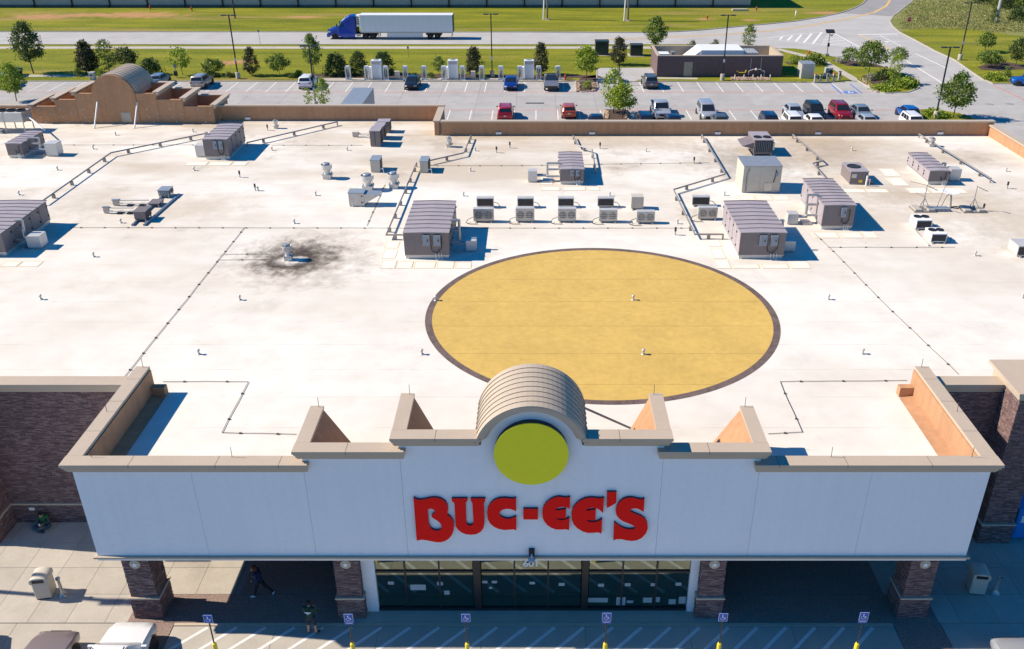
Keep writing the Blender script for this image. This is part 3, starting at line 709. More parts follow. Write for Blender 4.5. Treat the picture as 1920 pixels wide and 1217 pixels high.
for a, b in ((-26.95, -25.5), (21.0, 22.4)):
    SB().box(a, 32.6, 1.2, b, YM - .26, 8.1).build('brick_pier', BRICK)
    SB().box(a - .05, 32.55, .0, b + .05, YM - .06, 1.12).build('pier_base', BRICK)
    SB().box(a - .12, 32.48, 1.121, b + .12, YM - .13, 1.198).build('pier_ledge', STONE)
    mb = SB(); mb.box(a - .25, 32.35, 8.36, b + .25, 35.3, 8.5); mb.box(a - .15, 32.45, 8.102, b + .15, YM - .26, 8.358); mb.box(a + .02, YM + .5, RZ, b - .02, 35.2, 8.358); mb.box(a, YM - .258, 8.042, b, YM + .498, 8.358)
    mb.build('pier_coping', COPING)
for a, b, q0, q1 in ((-25.45, XC - HW - .3, 1, 1), (XC + HW + .3, 20.95, 1, 1)):
    FACING.extend(stone_face('y', a, b, 1.205, 7.555, YM, -1)); FACING.extend(stone_face('y', a, b, .025, 1.115, YM - .05, -1))
for a, b in ((-26.95, -25.5), (21.0, 22.4)):
    FACING.extend(stone_face('y', a, b, 1.205, 8.095, 32.6, -1)); FACING.extend(stone_face('y', a - .05, b + .05, .005, 1.115, 32.55, -1))
    for pl, sg in ((a, -1), (b, 1)): FACING.extend(stone_face('x', 32.6, YM - .04, 1.205, 7.55, pl, sg)); FACING.extend(stone_face('x', 32.55, YM - .1, .005, 1.115, pl + sg * .05, sg))
    for pl, sg in ((a, -1), (b, 1)): FACING.extend(stone_face('x', 32.6, YM - .27, 7.555, 8.095, pl, sg))
SHAFT.sort(key=lambda q: -(q[0][0][3] - q[0][0][0]))
for bx, cl in SHAFT[:290]: link_stone(bx, cl)
FACING.extend(bx for bx, cl in SHAFT[290:])
fm = SB()
for bx, k in FACING: fm.cur = k; fm.box(*bx)
tag(fm.build('stone_facing', STN), kind='stuff')
# --- storefront: white jambs, bronze frame, panes in three bays of three
YG = 28.35
for a, b in ((-7.34, -6.78), (6.50, 6.86)): SB().box(a, YG - .12, .022, b, YG + .2, ZB - .03).build('white_jamb', STUCCO)
gx = [aty(p, 1062, YG).x for p in (694, 887, 901, 1091.5, 1104, 1297)]
ztr = aty(1000, 1070.6, YG).z; zt0 = ZB - .04
fr = SB()
fr.box(gx[0] - .06, YG - .06, .022, gx[5] + .06, YG + .1, .16); fr.box(gx[0] - .06, YG - .06, zt0 - .1, gx[5] + .06, YG + .1, zt0)
for a, b in ((gx[1], gx[2]), (gx[3], gx[4])): fr.box(a, YG - .12, .162, b, YG + .12, zt0 - .102)
fr.box(gx[0] - .06, YG - .06, .162, gx[0] + .03, YG + .1, zt0 - .102); fr.box(gx[5] - .03, YG - .06, .162, gx[5] + .06, YG + .1, zt0 - .102)
for k in range(3):
    a, b = gx[2 * k], gx[2 * k + 1]; w = (b - a) / 3
    for j in (1, 2): fr.box(a + j * w - .035, YG - .05, .163, a + j * w + .035, YG + .09, zt0 - .103)
    for j in range(3): fr.box(a + j * w + .036, YG - .045, ztr - .05, a + (j + 1) * w - .036, YG + .085, ztr + .05)
    for j in range(3):
        for z0, z1 in ((.165, ztr - .052), (ztr + .052, zt0 - .105)):
            SB().box(a + j * w + .037, YG + .012, z0, a + (j + 1) * w - .037, YG + .022, z1).build('pane', GLASS)
fr.build('storefront_frame', DARKFR)
NOTE = M('notice_paper', (.34, .42, .46), .7)
for nx, ny, nw, nh in ((733, 1092, 11, 6), (825, 1093, 11, 7), (909, 1090, 10, 5), (927, 1090, 10, 5), (920, 1101, 6, 4), (998, 1092, 10, 5), (1053, 1094.5, 11, 6), (1127, 1096, 11, 6), (1177, 1095, 11, 6), (1224, 1095, 8, 6), (1272, 1094, 11, 6), (1121, 1124, 37, 9), (1164, 1126, 17, 16), (1181, 1127, 12, 5), (1214, 1124, 17, 10), (1233, 1123, 8, 10), (1260, 1127, 13, 10), (1279, 1124, 13, 14), (784, 1100, 29, 11), (838, 1110, 10, 8)):
    q = aty(nx, ny, YG + .03); k_ = px_per_m(q); SB().box(q.x - nw / k_ / 2, YG + .002, q.z - nh / k_ * .62, q.x + nw / k_ / 2, YG + .008, q.z + nh / k_ * .62).build('door_notice', NOTE)
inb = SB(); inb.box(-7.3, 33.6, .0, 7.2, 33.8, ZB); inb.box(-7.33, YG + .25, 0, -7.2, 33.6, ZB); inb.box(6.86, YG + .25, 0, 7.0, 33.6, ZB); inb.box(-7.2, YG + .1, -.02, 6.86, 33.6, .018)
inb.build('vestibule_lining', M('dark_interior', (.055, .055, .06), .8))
# --- side, rear and jog parapets (tan inside, taupe coping)
def parapet(x0, y0, x1, y1, zt, name='parapet_wall'):
    SB().box(x0, y0, RZ - .4, x1, y1, zt - .12).build(name, TAN)
    mb = SB(); mb.box(min(x0, x1) - .1, min(y0, y1) - .1, zt - .118, max(x0, x1) + .1, max(y0, y1) + .1, zt); mb.build('parapet_coping', COPING)
parapet(39.4, 34.6, 39.75, 76.35, 8.2)
parapet(XR + .62, 76.5, 39.75, 76.85, 8.47)
parapet(XR, 76.5, XR + .4, 81.25, 8.52)
tl, tr = aty(58, 215, 80.4).x, aty(404, 215, 80.4).x
parapet(tr + .2, 81.4, XR + .4, 81.75, 8.62); parapet(-62, 81.4, tl - .2, 81.75, 8.62)
SB().box(-62, 35, 0, -61.7, 81.4, RZ).build('outer_wall', BRICK); SB().box(39.45, 34.45, 0, 39.7, 76.4, RZ - .42).build('outer_wall', BRICK)
SB().box(XR, 76.55, 0, 39.7, 76.8, RZ - .42).build('outer_wall', BRICK); SB().box(-62, 81.45, 0, XR, 81.7, RZ - .42).build('outer_wall', BRICK)
# --- rear entrance tower seen from behind: open stepped boxes either side of a barrel
YT0, YT1 = 80.4, 84.2
def tx(px): return aty(px, 205, YT0).x
steps = [(60, 105, 8.76, -1), (105, 145, 9.37, -1), (145, 178, 9.92, -1), (259, 297, 9.92, 1), (297, 345, 9.37, 1), (345, 400, 8.76, 1)]
for pa, pb, zt, s in steps:
    a, b = tx(pa), tx(pb)
    SB().box(a + .01, YT0, RZ, b - .01, YT0 + .25, zt).build('tower_wall', TAN)
    SB().box(a + .01, YT1, 5, b - .01, YT1 + .3, zt + .06).build('tower_wall', TAN)
    o = a if s < 0 else b
    SB().box(o + (.01 if s < 0 else -.01), YT0 + .26, RZ, o + (.26 if s < 0 else -.26), YT1 - .01, zt + .02).build('tower_return', TAN)
    SB().add([(a + .28, YT0 + .251, zt - .5), (b - .28, YT0 + .251, zt - .5), (b - .28, YT1 - .002, zt - 1.0), (a + .28, YT1 - .002, zt - 1.0)], [(0, 1, 2, 3)]).build('tower_gutter', TAN)
    mb = SB(); mb.box(o + (-.32 if s < 0 else -.24), YT0 - .05, zt + .07, o + (.24 if s < 0 else .32), YT1 + .45, zt + .17)
    mb.box(o + (-.22 if s < 0 else 0), YT0 + .02, zt - .18, o + (0 if s < 0 else .22), YT1 + .35, zt + .068); mb.box(min(a, b) + .3, YT1 - .1, zt + .065, max(a, b) - .3, YT1 + .45, zt + .16); mb.build('tower_coping', COPING)
cxa, cxb = tx(178), tx(259); tc = (cxa + cxb) / 2; tr_ = (cxb - cxa) / 2; tz = aty(218, 140, YT0).z - tr_
def tarch(r, n=22): return [(tc + r * math.cos(math.pi * k / n), tz + r * math.sin(math.pi * k / n)) for k in range(n + 1)]
SB().yprism(tarch(tr_) + [(cxa, RZ), (cxb, RZ)], YT0 - .05, YT0 + .2).build('tower_arch_wall', TAN)
for k in range(8):
    y0 = YT0 + .22 + k * .54; A = tarch(tr_ - .02); B = tarch(tr_ + .07); mb = SB()
    for j in range(22): mb.yprism([A[j], B[j], B[j + 1], A[j + 1]], y0, y0 + .51)
    smooth_by_angle(mb.build('barrel_panel', BARREL), 30)
    if k:
        mb = SB(); B2 = tarch(tr_ + .11)
        for j in range(22): mb.yprism([A[j], B2[j], B2[j + 1], A[j + 1]], y0 - .024, y0 - .004)
        mb.build('standing_seam', COPING)
mb = SB(); mb.yprism(tarch(tr_ - .03) + [(cxa + .02, 7), (cxb - .02, 7)], YT1 + .5, YT1 + .7); mb.build('tower_arch_front', TAN)
for px in (180.5, 255.5): SB().cone(at(px - 3.5, 240, RZ + .01), aty(px + 2, 191, YT0 - .08), .07, .07, 8).build('tower_brace', WHITE)
lv = SB(); a = aty(230, 228, YT0 - .07); b = aty(244, 210, YT0 - .07); lv.box(a.x, YT0 - .08, a.z, b.x, YT0 - .052, b.z); L_ = lv.build('access_louvre', COPING)
for k in range(8): SB().box(a.x + .05, YT0 - .11, a.z + .08 + k * .1, b.x - .05, YT0 - .081, a.z + .13 + k * .1).build('slat', BEIGE, L_)
anchors = [(p0 + dx, y) for p0 in (72, 113, 155, 275, 318, 372) for dx, y in ((0, 204), (6, 219), (14, 228), (22, 212))]
mb = SB()
for px, py in anchors:
    q = aty(px, py, YT0 - .03)
    if q.z > RZ + .1: mb.cbox(q, (.11, .06, .11))
mb.build('anchor_plates', BEIGE)
for px, py in ((465, 221.5), (935, 251), (1110, 250.5), (1345, 251.5), (1533, 252), (1762, 251)):
    yy = 81.39 if py < 230 else 76.49; q = aty(px, py, yy); SB().cbox((q.x, yy - .06, RZ + .22), (.5, .1, .18)).build('scupper', WHITE)
# --- painted roof emblem: plain yellow disc with a dark border
ey0, ey1 = at(1005, 758.7, RZ).y, at(1005, 464.5, RZ).y
EC = (at(1128.6, 600, RZ).x, (ey0 + ey1) / 2); ERX, ERY = 9.38, (ey1 - ey0) / 2
def disc(r, z, inner=0.0, n=128):
    mb = SB()
    o = [(EC[0] + (ERX - r) * math.cos(2 * math.pi * k / n), EC[1] + (ERY - r) * math.sin(2 * math.pi * k / n), z) for k in range(n)]
    if not inner: return mb.poly(o)
    i = [(EC[0] + (ERX - inner) * math.cos(2 * math.pi * k / n), EC[1] + (ERY - inner) * math.sin(2 * math.pi * k / n), z) for k in range(n)]
    for k in range(n): mb.quad(o[k], o[(k + 1) % n], i[(k + 1) % n], i[k])
    return mb
emb = disc(.3, RZ + .004).build('painted_roof_disc', ROOFYEL)
disc(0, RZ + .008, .36).build('painted_border', ROOFBRN, emb)
mb = SB()
for k in range(6):
    yy = EC[1] - ERY + (k + .6) * 2 * ERY / 6.2; hw = ERX * math.sqrt(max(0, 1 - ((yy - EC[1]) / ERY) ** 2)) - .4
    mb.box(EC[0] - hw, yy - .011, RZ + .004, EC[0] + hw, yy + .011, RZ + .007)
mb.build('membrane_laps', M('lap_seam', (.40, .27, .08), .9), emb)  # darker ochre strips along the membrane seams of the disc

# ================================================================ SHOP SIGNS ON THE PORTICO
ZL = 0.0
def outline(name, loops, zoom, y, depth, mats, parent, scale=8.0):
    cu = bpy.data.curves.new(name, 'CURVE'); cu.dimensions = '2D'; cu.fill_mode = 'BOTH'; cu.extrude = depth / 2
    for lp in loops:
        sp = cu.splines.new('POLY'); sp.points.add(len(lp) - 1); sp.use_cyclic_u = True
        for k, (u, v) in enumerate(lp):
            p = aty(zoom[0] + u / scale, zoom[1] + v / scale, y); sp.points[k].co = (p.x, p.z, 0, 1)
    tmp = bpy.data.objects.new('tmp', cu); COL.objects.link(tmp)
    me = bpy.data.meshes.new_from_object(tmp.evaluated_get(bpy.context.evaluated_depsgraph_get()))
    bpy.data.objects.remove(tmp); me.name = name
    me.transform(Matrix(((1, 0, 0, 0), (0, 0, -1, y + depth / 2), (0, 1, 0, 0), (0, 0, 0, 1))))
    me.materials.clear()
    for m in mats: me.materials.append(m)
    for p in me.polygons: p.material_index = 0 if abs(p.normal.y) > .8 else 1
    o = bpy.data.objects.new(name, me); COL.objects.link(o)
    o.parent = parent; o.location = (-parent.location.x, -parent.location.y, -parent.location.z); return o
YS = YF - .115
sign = thing('shop_sign_lettering', 'big red raised letters spelling the shop name on white portico wall', 'sign', (XC, YF, 4.4))
z6, z7 = (760, 900), (990, 900)
B_o = [(122, 265), (150, 281), (200, 297), (260, 294), (330, 277), (400, 264), (470, 264), (540, 283), (600, 325), (632, 380), (640, 440), (633, 495), (628, 522), (670, 548), (705, 592), (725, 650), (727, 735), (705, 810), (660, 870), (600, 912), (530, 932), (460, 930), (380, 915), (310, 900), (245, 892), (170, 908)]
B_i = [(335, 445), (350, 433), (378, 428), (410, 434), (436, 450), (446, 470), (438, 492), (400, 522), (390, 548), (420, 573), (480, 608), (528, 650), (546, 700), (534, 738), (494, 757), (440, 755), (392, 732), (362, 692), (349, 640), (341, 540)]
U_o = [(695, 275), (932, 275), (932, 308), (907, 335), (905, 350), (915, 640), (922, 660), (942, 676), (968, 682), (995, 677), (1014, 660), (1020, 636), (1020, 610), (1005, 350), (1000, 335), (980, 308), (980, 275), (1200, 275), (1197, 318), (1180, 335), (1178, 352), (1186, 650), (1172, 720), (1130, 775), (1070, 808), (990, 820), (910, 812), (840, 785), (785, 740), (757, 690), (752, 640), (737, 355), (730, 338), (695, 316)]
C_o = [(1660, 268), (1620, 280), (1560, 275), (1480, 268), (1400, 275), (1330, 305), (1270, 360), (1237, 420), (1225, 500), (1235, 580), (1270, 650), (1330, 700), (1400, 732), (1480, 748), (1560, 742), (1620, 737), (1665, 752), (1662, 545), (1600, 572), (1540, 582), (1480, 572), (1430, 545), (1408, 510), (1420, 472), (1460, 443), (1520, 430), (1580, 435), (1630, 452), (1662, 470)]
H_o = [(1770, 432), (1990, 432), (1990, 590), (1770, 590)]
E1 = [(632, 252), (580, 265), (520, 258), (460, 250), (400, 262), (330, 295), (270, 345), (230, 410), (214, 490), (220, 560), (245, 620), (290, 675), (350, 715), (420, 740), (490, 742), (560, 735), (618, 750), (622, 562), (590, 582), (520, 600), (455, 595), (410, 573), (566, 573), (570, 436), (405, 456), (440, 414), (500, 400), (560, 404), (600, 418), (628, 436)]
E2 = [(1140, 265), (1080, 275), (1020, 268), (940, 262), (860, 275), (780, 310), (715, 365), (670, 430), (652, 520), (660, 600), (690, 670), (745, 725), (820, 770), (900, 792), (980, 790), (1050, 783), (1105, 803), (1112, 580), (1060, 615), (990, 632), (920, 628), (865, 600), (1012, 600), (1018, 438), (862, 462), (900, 426), (970, 410), (1040, 425), (1090, 458), (1127, 500)]
A_o = [(1187, 178), (1328, 178), (1325, 340), (1185, 422)]
S_o = [(1748, 278), (1700, 292), (1640, 280), (1570, 262), (1500, 262), (1430, 285), (1370, 335), (1330, 400), (1315, 470), (1330, 530), (1370, 580), (1430, 620), (1500, 645), (1570, 675), (1612, 710), (1590, 735), (1530, 740), (1460, 730), (1390, 700), (1340, 665), (1295, 632), (1282, 905), (1330, 885), (1400, 885), (1480, 903), (1560, 913), (1640, 900), (1710, 865), (1770, 800), (1798, 720), (1790, 640), (1755, 580), (1690, 535), (1600, 500), (1530, 465), (1540, 435), (1590, 422), (1650, 430), (1700, 455), (1735, 480)]
for lp, zo in (([B_o, B_i], z6), ([U_o], z6), ([C_o], z6), ([H_o], z6), ([E1], z7), ([E2], z7), ([A_o], z7), ([S_o], z7)):
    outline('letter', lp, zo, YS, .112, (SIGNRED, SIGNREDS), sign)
sc_ = aty(996, 851, YF - .3)
dsg = thing('round_shop_sign', 'plain yellow round sign with dark rim under the portico arch', 'sign', (sc_.x, YF, sc_.z))
rr = (aty(1066, 851, YF - .3).x - aty(925.5, 851, YF - .3).x) / 2
MB().cone((0, -.3, 0), (0, -.02, 0), rr - .03, rr - .03, 64).build('can', BLACK, dsg)
MB().cone((0, -.34, 0), (0, -.301, 0), rr, rr, 64).build('face', SIGNYEL, dsg)
num = thing('house_number', 'white number 601 above the glass entrance doors', 'number', aty(996, 1061, YG - .05))
fc = bpy.data.curves.new('digits', 'FONT'); fc.body = '601'; fc.align_x = 'CENTER'; fc.size = .46; fc.extrude = .02; fc.offset = .012
tmp = bpy.data.objects.new('tmp', fc); COL.objects.link(tmp)
me = bpy.data.meshes.new_from_object(tmp.evaluated_get(bpy.context.evaluated_depsgraph_get())); bpy.data.objects.remove(tmp)
me.transform(Matrix.Rotation(math.pi / 2, 4, 'X')); me.materials.clear(); me.materials.append(WHITE)
link_copy(me, 'digits', num)
camt = thing('dome_camera', 'small black bracket with domed camera above the entrance number', 'camera', (aty(997, 1035, YF - .02).x, YF, 3.95))
MB().box(-.12, -.14, -.1, .12, -.005, .22).build('bracket', BLACK, camt)
MB().lathe([(.06, -.22), (.13, -.16), (.15, -.06), (.15, -.102 + .02), (.1, 0)], (0, -.32, -.02), 14).build('dome', M('dome_glass', (.35, .42, .5), .15), camt)
MB().box(-.04, -.33, -.02, .04, -.141, .04).build('arm', WHITE, camt)

# ================================================================ ROOF EQUIPMENT
def span(xl, xr, yb, ytn, ytf, z=RZ):
    """footprint and height of a box on the roof from its near base line and top edges"""
    a = at(xl, yb, z); b = at(xr, yb, z); zt = aty(xl, ytn, a.y).z; yf = at(xl, ytf, zt).y
    return a.x, b.x, a.y, yf, zt - z
def ribbed_unit(label, xl, xr, yb, ytn, ytf, n, side=None, width=None, boxes=2):
    x0, x1, y0, y1, h = span(xl, xr, yb, ytn, ytf)
    if width: x0 = x1 - width
    w, L = x1 - x0, y1 - y0; cb = .2
    t = thing('rooftop_air_handler', label, 'air handler', ((x0 + x1) / 2, (y0 + y1) / 2, RZ), 0, 'ribbed rooftop air handlers')
    hx, hy = w / 2, L / 2
    MB().box(-hx + .04, -hy + .04, 0, hx - .04, hy - .04, cb).build('curb', GALVL, t)
    MB().box(-hx, -hy, cb + .002, hx, hy, h).build('casing', TAUPE, t)
    MB().box(-hx - .012, -hy - .012, cb + .01, hx + .012, hy + .012, cb + .07).build('base_rail', GALV, t)
    for k in range(n):
        a = -hy - .06 + (L + .12) * k / n; b = -hy - .06 + (L + .12) * (k + 1) / n
        pr = [(-hx - .05, h + .005), (hx + .05, h + .005), (hx + .05, h + .03), (0, h + .07), (-hx - .05, h + .03)]
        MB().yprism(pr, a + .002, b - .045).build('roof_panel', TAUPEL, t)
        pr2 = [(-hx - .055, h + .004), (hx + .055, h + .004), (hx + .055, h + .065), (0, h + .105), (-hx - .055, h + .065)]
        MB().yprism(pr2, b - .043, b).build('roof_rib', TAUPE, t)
    nd = max(2, int(L / 1.05))
    for s in (-1, 1):
        for k in range(nd):
            a = -hy + L * k / nd + .03; b = -hy + L * (k + 1) / nd - .03
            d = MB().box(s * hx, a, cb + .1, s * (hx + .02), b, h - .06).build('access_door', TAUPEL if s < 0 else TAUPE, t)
            MB().cbox((s * (hx + .045), b - .1, cb + .35), (.05, .05, .12)).cbox((s * (hx + .045), b - .1, h - .3), (.05, .05, .12)).build('handle', BLACK, d)
    for k in range(boxes):
        bx = (.12 if boxes > 1 else .25) * w + (k - .5) * .24 * w
        bw = .16 * w
        MB().box(bx - bw / 2, -hy - .17, cb + .42 * h, bx + bw / 2, -hy - .003, cb + .86 * h - .1).build('switch_box', BLUEG, t)
        MB().cbox((bx + bw * .2, -hy - .185, cb + .62 * h), (.05, .03, .12)).build('switch_lever', BLACK, t)
    MB().tube([(.1 * w, -hy - .08, cb + .42 * h), (.12 * w, -hy - .1, cb + .2 * h), (.22 * w, -hy - .1, cb + .12 * h), (.33 * w, -hy - .1, cb + .3 * h), (.34 * w, -hy - .06, cb + .7 * h)], .025, 6).build('conduit', BLACK, t)
    for dx in (.2, .27, .33): MB().tube([(dx * w, -hy - .12, cb + .2), (dx * w, -hy - .14, .03), (dx * w + .1, -hy - .2, .03)], .02, 5).build('gas_riser', WHITE, t)
    if side:
        s, off, by0, bh, bs = side                       # side duct box: side, gap, y offset, height, size
        bx0 = s * (hx + off); yc = -hy + by0
        MB().box(bx0, yc - bs / 2, .12, bx0 + s * bs, yc + bs / 2, .12 + bh).build('pump_box', GALVL, t)
        MB().box(bx0 + s * .02, yc - bs / 2 + .04, 0, bx0 + s * (bs - .02), yc + bs / 2 - .04, .118).build('box_feet', GALV, t)
        for dz, dy in ((.35, -.12), (.75, .1), (1.1, .3)):
            MB().tube([(s * hx, yc + dy, dz * h), (s * (hx + off * .55), yc + dy, dz * h), (s * (hx + off * .55), yc + dy * .4, .45), (bx0 + s * .02, yc + dy * .4, .45)], .085, 8).build('refrigerant_pipe', GALV, t)
        MB().box(s * (hx + off * .3), yc - .4, .0, s * (hx + off * .75), yc + .45, .1).build('pipe_stand', GALV, t)
    return t
ribbed_unit('biggest taupe ribbed roof unit, cut off by left picture edge', -86, 14, 480, 437, 377, 9, (1, .75, 1.5, .75, .85), 3.0, 0)
ribbed_unit('taupe ribbed roof unit just behind upper left of yellow roof disc', 760, 843, 485, 436, 378, 8, (1, .95, 1.35, .62, .62))
ribbed_unit('taupe ribbed roof unit just behind upper right of yellow roof disc', 1384, 1468, 485, 436, 378, 8, (1, .3, 1.3, .62, .66))
ribbed_unit('taupe ribbed roof unit right of the beige cabinet, with side duct on its left', 1539, 1597, 430, 384.5, 336, 9, (-1, 1.3, 1.2, .62, .7), None, 1)
ribbed_unit('taupe ribbed roof unit standing in front of the arched rear tower', 386, 431, 299, 261, 232.5, 6, (-1, .25, 1.0, .85, .72))
ribbed_unit('small taupe ribbed roof unit with beige pump box on its left, mid roof', 1050, 1094, 345.5, 317, 286, 6, (-1, 1.7, .8, .75, .68))
ribbed_unit('long taupe ribbed roof unit near the bright right parapet', 1739, 1775, 346, 320, 287.5, 6, (1, .5, 1.2, .8, .8), None, 0)
ribbed_unit('small taupe ribbed roof unit under the steel condenser at far left', 17, 46, 296, 269, 246, 6, (1, 1.6, .9, .95, .95), None, 0)
# the side duct of the unit by the beige cabinet
def casing(name, label, cat, xl, xr, yb, ytn, ytf, mat, top=None, legs=.0, group=None):
    x0, x1, y0, y1, h = span(xl, xr, yb, ytn, ytf)
    t = thing(name, label, cat, ((x0 + x1) / 2, (y0 + y1) / 2, RZ), 0, group); hx, hy = (x1 - x0) / 2, (y1 - y0) / 2
    bevel(MB().box(-hx, -hy, legs + .06, hx, hy, h - .04).build('casing', mat, t), .015)
    if legs:
        for sx in (-1, 1):
            for sy in (-1, 1): MB().cbox((sx * (hx - .06), sy * (hy - .06), legs / 2 + .03), (.07, .07, legs + .06)).build('leg', GALV, t)
    else: MB().box(-hx + .03, -hy + .03, 0, hx - .03, hy - .03, .058).build('curb', GALV, t)
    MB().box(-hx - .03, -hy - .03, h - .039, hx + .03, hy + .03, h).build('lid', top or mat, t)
    return t, hx, hy, h
# beige walk-in cabinet
t, hx, hy, h = casing('refrigeration_cabinet', 'tall beige steel cabinet with blue-grey lid right of centre roof', 'cabinet', 1390, 1461, 361, 310.5, 292, BEIGE, GALV)
for k, (a, b) in enumerate(((-1, -.75), (-.74, -.1), (-.09, .98))): MB().box(a * hx, -hy - .02, .12, b * hx, -hy - .001, h - .08).build('door_panel', BEIGE, t)
MB().box(.15 * hx, -hy - .045, .15, .55 * hx, -hy - .021, .75).build('louvre', GALV, t)
MB().tube([(.62 * hx, -hy - .05, .8), (.68 * hx, -hy - .05, 1.3), (.7 * hx, -hy - .05, h - .3)], .03, 6).build('conduit', BLACK, t)
MB().box(.68 * hx, -hy - .1, h - .75, .8 * hx, -hy - .021, h - .5).build('switch_box', BLUEG, t)
MB().tube([(-.8 * hx, -hy - .05, .1), (-.82 * hx, -hy - .05, h * .7), (-.7 * hx, -hy - .05, h - .2)], .02, 6).build('conduit', CABLE, t)
# dark condenser with hood
t, hx, hy, h = casing('hooded_condenser', 'dark finned condenser with sloping hood behind the beige cabinet', 'condenser', 1412, 1447, 292, 262, 246, TAUPE, TAUPEL, .1)
MB().box(-hx + .06, -hy - .03, .3, hx - .06, -hy - .002, h - .1).build('coil', COIL, t)
for k in range(9): MB().box(-hx + .1 + k * (2 * hx - .2) / 9, -hy - .05, .3, -hx + .13 + k * (2 * hx - .2) / 9, -hy - .031, h - .12).build('fin', BLUEG, t)
for sx in (-.5, .5): MB().lathe([(.33, .0), (.33, .06), (.29, .06), (.29, .02)], (sx * hx, -hy * .35, h), 16).build('fan_ring', BLACK, t)
MB().add([(-hx, -hy * .9, .55), (-hx, hy * .7, .55), (-hx, hy * .7, h - .25), (-hx, -hy * .9, h - .25), (-hx - .95, -hy * .9, h - .55), (-hx - .95, hy * .7, h - .55)], [(0, 3, 4), (1, 5, 2), (3, 2, 5, 4), (0, 4, 5, 1), (0, 1, 2, 3)]).build('hood', TAUPE, t)
MB().box(hx - .02 + .03, -hy, .5, hx + .14, -hy + .4, h - .25).build('control_box', GALVL, t)
# single-fan packaged unit
t, hx, hy, h = casing('packaged_unit', 'cube-shaped taupe unit with one round fan on top, right roof', 'air conditioner', 1592, 1625, 345.5, 321, 304, TAUPE, TAUPEL)
MB().lathe([(.5, 0), (.5, .05), (.44, .05), (.42, -.03 + .04)], (-.1, .1, h), 20).build('fan_ring', BLACK, t)
MB().cone((-.1, .1, h + .012), (-.1, .1, h + .02), .42, .42, 20).build('fan_well', COIL, t)
MB().box(-hx + .1, -hy - .012, h - .5, -hx + .45, -hy - .002, h - .2).build('label_plate', GALVL, t); MB().box(.0, -hy - .012, h - .85, .28, -hy - .002, h - .65).build('warning_plate', YELLOW, t)
MB().add([(hx, -hy, .1), (hx + .55, -hy, .1), (hx + .55, hy * .2, .1), (hx, hy * .2, .1), (hx, -hy, .75), (hx, hy * .2, .75)], [(0, 1, 4), (3, 5, 2), (1, 2, 5, 4), (0, 4, 5, 3), (0, 3, 2, 1)]).build('hood', TAUPE, t)
MB().tube([(.75 * hx, -hy - .3, .0), (.75 * hx, -hy - .3, .75)], .07, 8).tube([(.75 * hx, -hy - .3, .5), (1.1 * hx, -hy - .3, .5), (1.1 * hx, -hy - .3, 0)], .04, 6).build('gas_regulator', WHITE, t)
# ---- mini-split condensers
def fan_condenser(label, xl, xr, yb, ytn, mode='fans', mat=None, group='condensers in the row behind the yellow disc', deep=.42, name='condenser_unit'):
    a = at(xl, yb, RZ); b = at(xr, yb, RZ); h = aty(xl, ytn, a.y).z - RZ; hx = (b.x - a.x) / 2
    t = thing(name, label, 'condenser', ((a.x + b.x) / 2, a.y + deep / 2, RZ), 0, group)
    hy = deep / 2
    for s in (-1, 1): MB().box(s * hx * .75 - .05, -hy - .12, 0, s * hx * .75 + .05, hy + .12, .1).build('rail', GALV, t)
    MB().box(-hx, -hy, .102, hx, hy, h).build('casing', mat or GALVL, t)
    if mode == 'fans':
        MB().box(-hx + .03, -hy - .015, .14, hx - .03, -hy - .001, h - .05).build('grille_panel', GALV, t)
        for s in (-1, 1):
            c = (s * hx * .48, -hy - .017, (h + .1) / 2); r = min(hx * .42, (h - .2) / 2)
            MB().cone((c[0], c[1], c[2]), (c[0], c[1] - .012, c[2]), r, r, 18).build('fan', BLACK, t)
            g_ = MB()
            for k in range(5): g_.box(c[0] - r, c[1] - .03, c[2] - r + .02 + k * r * .48, c[0] + r, c[1] - .014, c[2] - r + .045 + k * r * .48)
            for k in range(7): g_.box(c[0] - r + .0 + k * r * .32, c[1] - .045, c[2] - r, c[0] - r + .025 + k * r * .32, c[1] - .031, c[2] + r)
            g_.build('fan_guard', GALVL, t)
        MB().tube([(-hx, 0, .3), (-hx - .35, -.1, .2), (-hx - .5, -.4, .06), (-hx - .2, -.6, .05), (-hx + .3, -.62, .05)], .022, 6).build('hose', CABLE, t)
    elif mode == 'coil':
        MB().box(-hx + .05, -hy - .02, .16, hx - .05, -hy - .001, h - .07).build('coil', COIL, t)
        MB().tube([(hx, 0, .35), (hx + .25, -.05, .3), (hx + .45, -.25, .12), (hx + .3, -.45, .05), (hx + .05, -.35, .05)], .022, 6).build('hose', CABLE, t)
    return t
POS = ['leftmost', 'second from left', 'third from left', 'fourth from left', 'fifth from left', 'rightmost']
front = [(888, 926, 416.5, 391.5), (967, 1002, 416.5, 390.5), (1046, 1080, 416.5, 391), (1123, 1157, 417, 393.5), (1193, 1227, 419, 396.5), (1308, 1344, 412, 389)]
back = [(894, 926, 389.5, 371), (970, 1001, 389.5, 371), (1046, 1076, 389, 371), (1120, 1151, 389, 371), None, (1297, 1330, 386.5, 368.5)]
for k in range(6):
    a = front[k]; fan_condenser('steel twin-fan condenser, %s in the front of the condenser row' % POS[k], *a)
    if back[k]: fan_condenser('black-coil condenser standing behind the %s twin-fan condenser' % POS[k].replace(' from left', '-from-left'), *back[k], 'coil')
fan_condenser('plain tan condenser box behind the fifth-from-left twin-fan condenser', 1183, 1206, 393, 369, 'plain', BEIGE, deep=.7)
